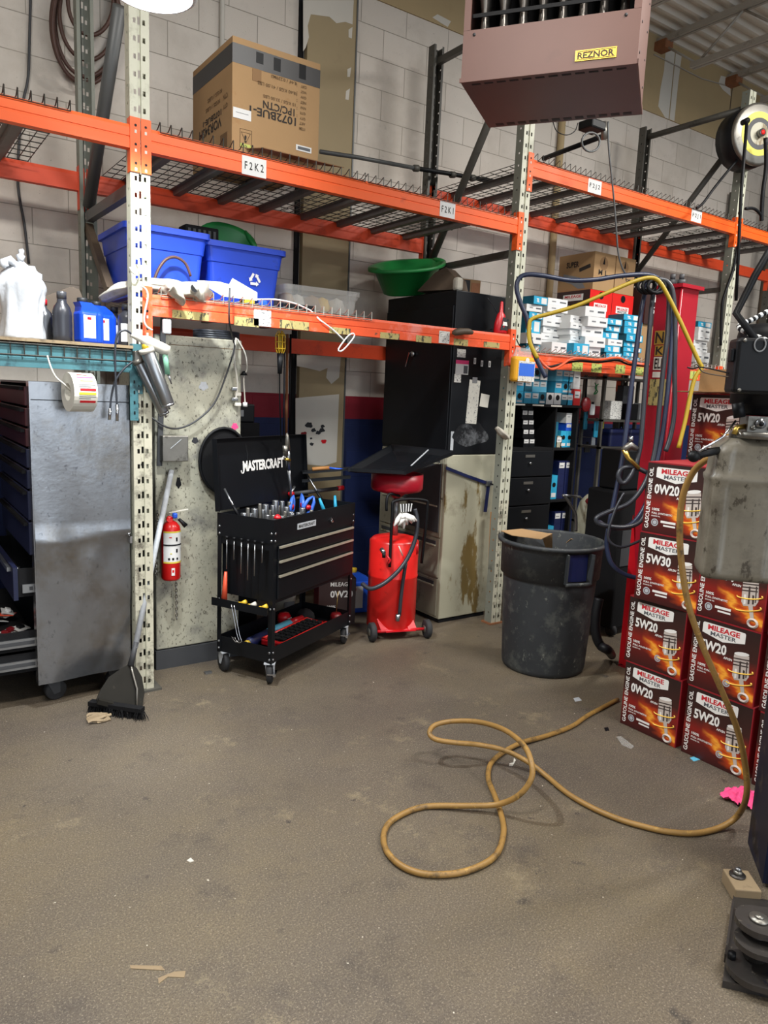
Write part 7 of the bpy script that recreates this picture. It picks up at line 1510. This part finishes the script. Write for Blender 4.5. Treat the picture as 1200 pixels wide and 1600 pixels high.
# ================================================================ yellow hose on the floor
hz_ = .0115
raw = [(965, 1093, 0), (920, 1117, 0), (893, 1135, 0), (853, 1150, 0), (816, 1160, .006), (787, 1175, .0), (767, 1193, 0), (763, 1217, 0), (773, 1243, 0), (783, 1273, .0), (787, 1300, 0), (777, 1333, 0), (750, 1353, 0), (710, 1365, 0), (660, 1365, 0), (623, 1350, 0), (601, 1323, 0), (603, 1293, 0), (627, 1273, 0), (667, 1260, .0), (733, 1259, .012), (777, 1257, .03),
       (810, 1243, .09), (830, 1217, .16), (830, 1190, .21), (817, 1163, .23), (787, 1140, .22), (747, 1128, .19), (707, 1127, .16), (680, 1133, .14), (671, 1145, .125), (680, 1155, .11), (707, 1160, .10), (750, 1164, .08), (790, 1173, .06), (827, 1192, .03), (853, 1212, .004), (887, 1240, 0), (927, 1263, 0), (967, 1280, 0), (1000, 1290, 0), (1040, 1299, 0), (1085, 1302, 0), (1125, 1293, .005)]
pts = [P(x, y, Z=hz_+z) for x, y, z in raw]
pts += [P(1152, 1275, Z=.06), Pd(1166, 1245, 2.72), Pd(1165, 1200, 2.70), Pd(1152, 1140, 2.68), Pd(1128, 1080, 2.66), Pd(1098, 1010, 2.64), Pd(1077, 950, 2.62), Pd(1066, 890, 2.6), Pd(1062, 830, 2.58), Pd(1067, 775, 2.55), Pd(1085, 735, 2.50), Pd(1112, 714, 2.42), Pd(1140, 706, 2.36)]
b = MB(); b.tube(smooth(pts, 6), .0112, 'mustard_hose', 12); tag(b.build('air_hose'), 'mustard yellow hose looped on the floor and rising to the lift reservoir', 'hose')
# ================================================================ litter
def cloth(name, label, c, R, h, m, seed, cat, n=26):
    random.seed(seed); b = MB(); ph = [random.uniform(0, 6) for _ in range(8)]; vs = []
    for j in range(n+1):
        for i in range(n+1):
            u, v = i/n*2-1, j/n*2-1; r = math.hypot(u, v); k = 1+.18*math.sin(3*math.atan2(v, u)+ph[0])+.1*math.sin(7*math.atan2(v, u)+ph[1])
            z = h*max(0, 1-r*.8)*(.55+.45*math.sin(7*u+ph[2]+2*v)*math.cos(6*v+ph[3]))+h*.25*abs(math.sin(11*u+5*v+ph[4]))
            vs.append((c.x+u*R*k*(1-.1*r), c.y+v*R*k*.8, c.z+z))
    b.add(vs, [(j*(n+1)+i, j*(n+1)+i+1, (j+1)*(n+1)+i+1, (j+1)*(n+1)+i) for j in range(n) for i in range(n) if math.hypot((i+.5)/n*2-1, (j+.5)/n*2-1) < 1.05], m, True); b.fixn = False; o = b.build(name); tag(o, label, cat)
cloth('pink_rag', 'bright pink crumpled rag on the floor beside the oil cartons', P(1158, 1250, Z=.004), .078, .06, 'pink', 3, 'rag')
def bit(name, label, pts, m, t=.002, z=.002, cat='litter'):
    b = MB(); b.slab([P(x, y, Z=z+(.01 if len(p) > 2 else 0)) for p in pts for x, y in (p[:2],)], t, m); tag(b.build(name), label, cat)
bit('tape_strip', 'pale curled tape strip on the floor at the lower left', [(203, 1508), (252, 1509), (258, 1516), (204, 1513)], 'plywood')
bit('tape_strip', 'folded pale tape piece right of the long strip at the lower left', [(247, 1528), (272, 1518), (290, 1517), (288, 1527), (262, 1526), (248, 1537)], 'plywood')
bit('paper_scrap', 'light blue paper scrap on the floor before the right oil cartons', [(1078, 1184), (1090, 1180), (1097, 1186), (1084, 1189)], 'cyan_light')
bit('paper_scrap', 'white and blue scrap on the floor in front of the trash can', [(896, 1091), (904, 1089), (909, 1094), (899, 1096)], 'label_grey')
bit('plastic_scrap', 'clear plastic label on the floor left of the bottom oil carton', [(963, 1151), (970, 1150), (991, 1166), (986, 1170), (972, 1164)], 'plastic_clear')
bit('paper_scrap', 'small bent white scrap inside the hose loop', [(795, 1197), (801, 1197), (806, 1188), (803, 1185), (802, 1192), (796, 1193)], 'plaster')
bit('paper_scrap', 'tiny white flecks of paper left of the big hose loop', [(292, 1344), (298, 1340), (303, 1345), (297, 1347)], 'plaster')
bit('paper_scrap', 'dark speck of debris on the floor by the bottom oil carton', [(944, 1137), (950, 1136), (952, 1141), (946, 1142)], 'black')
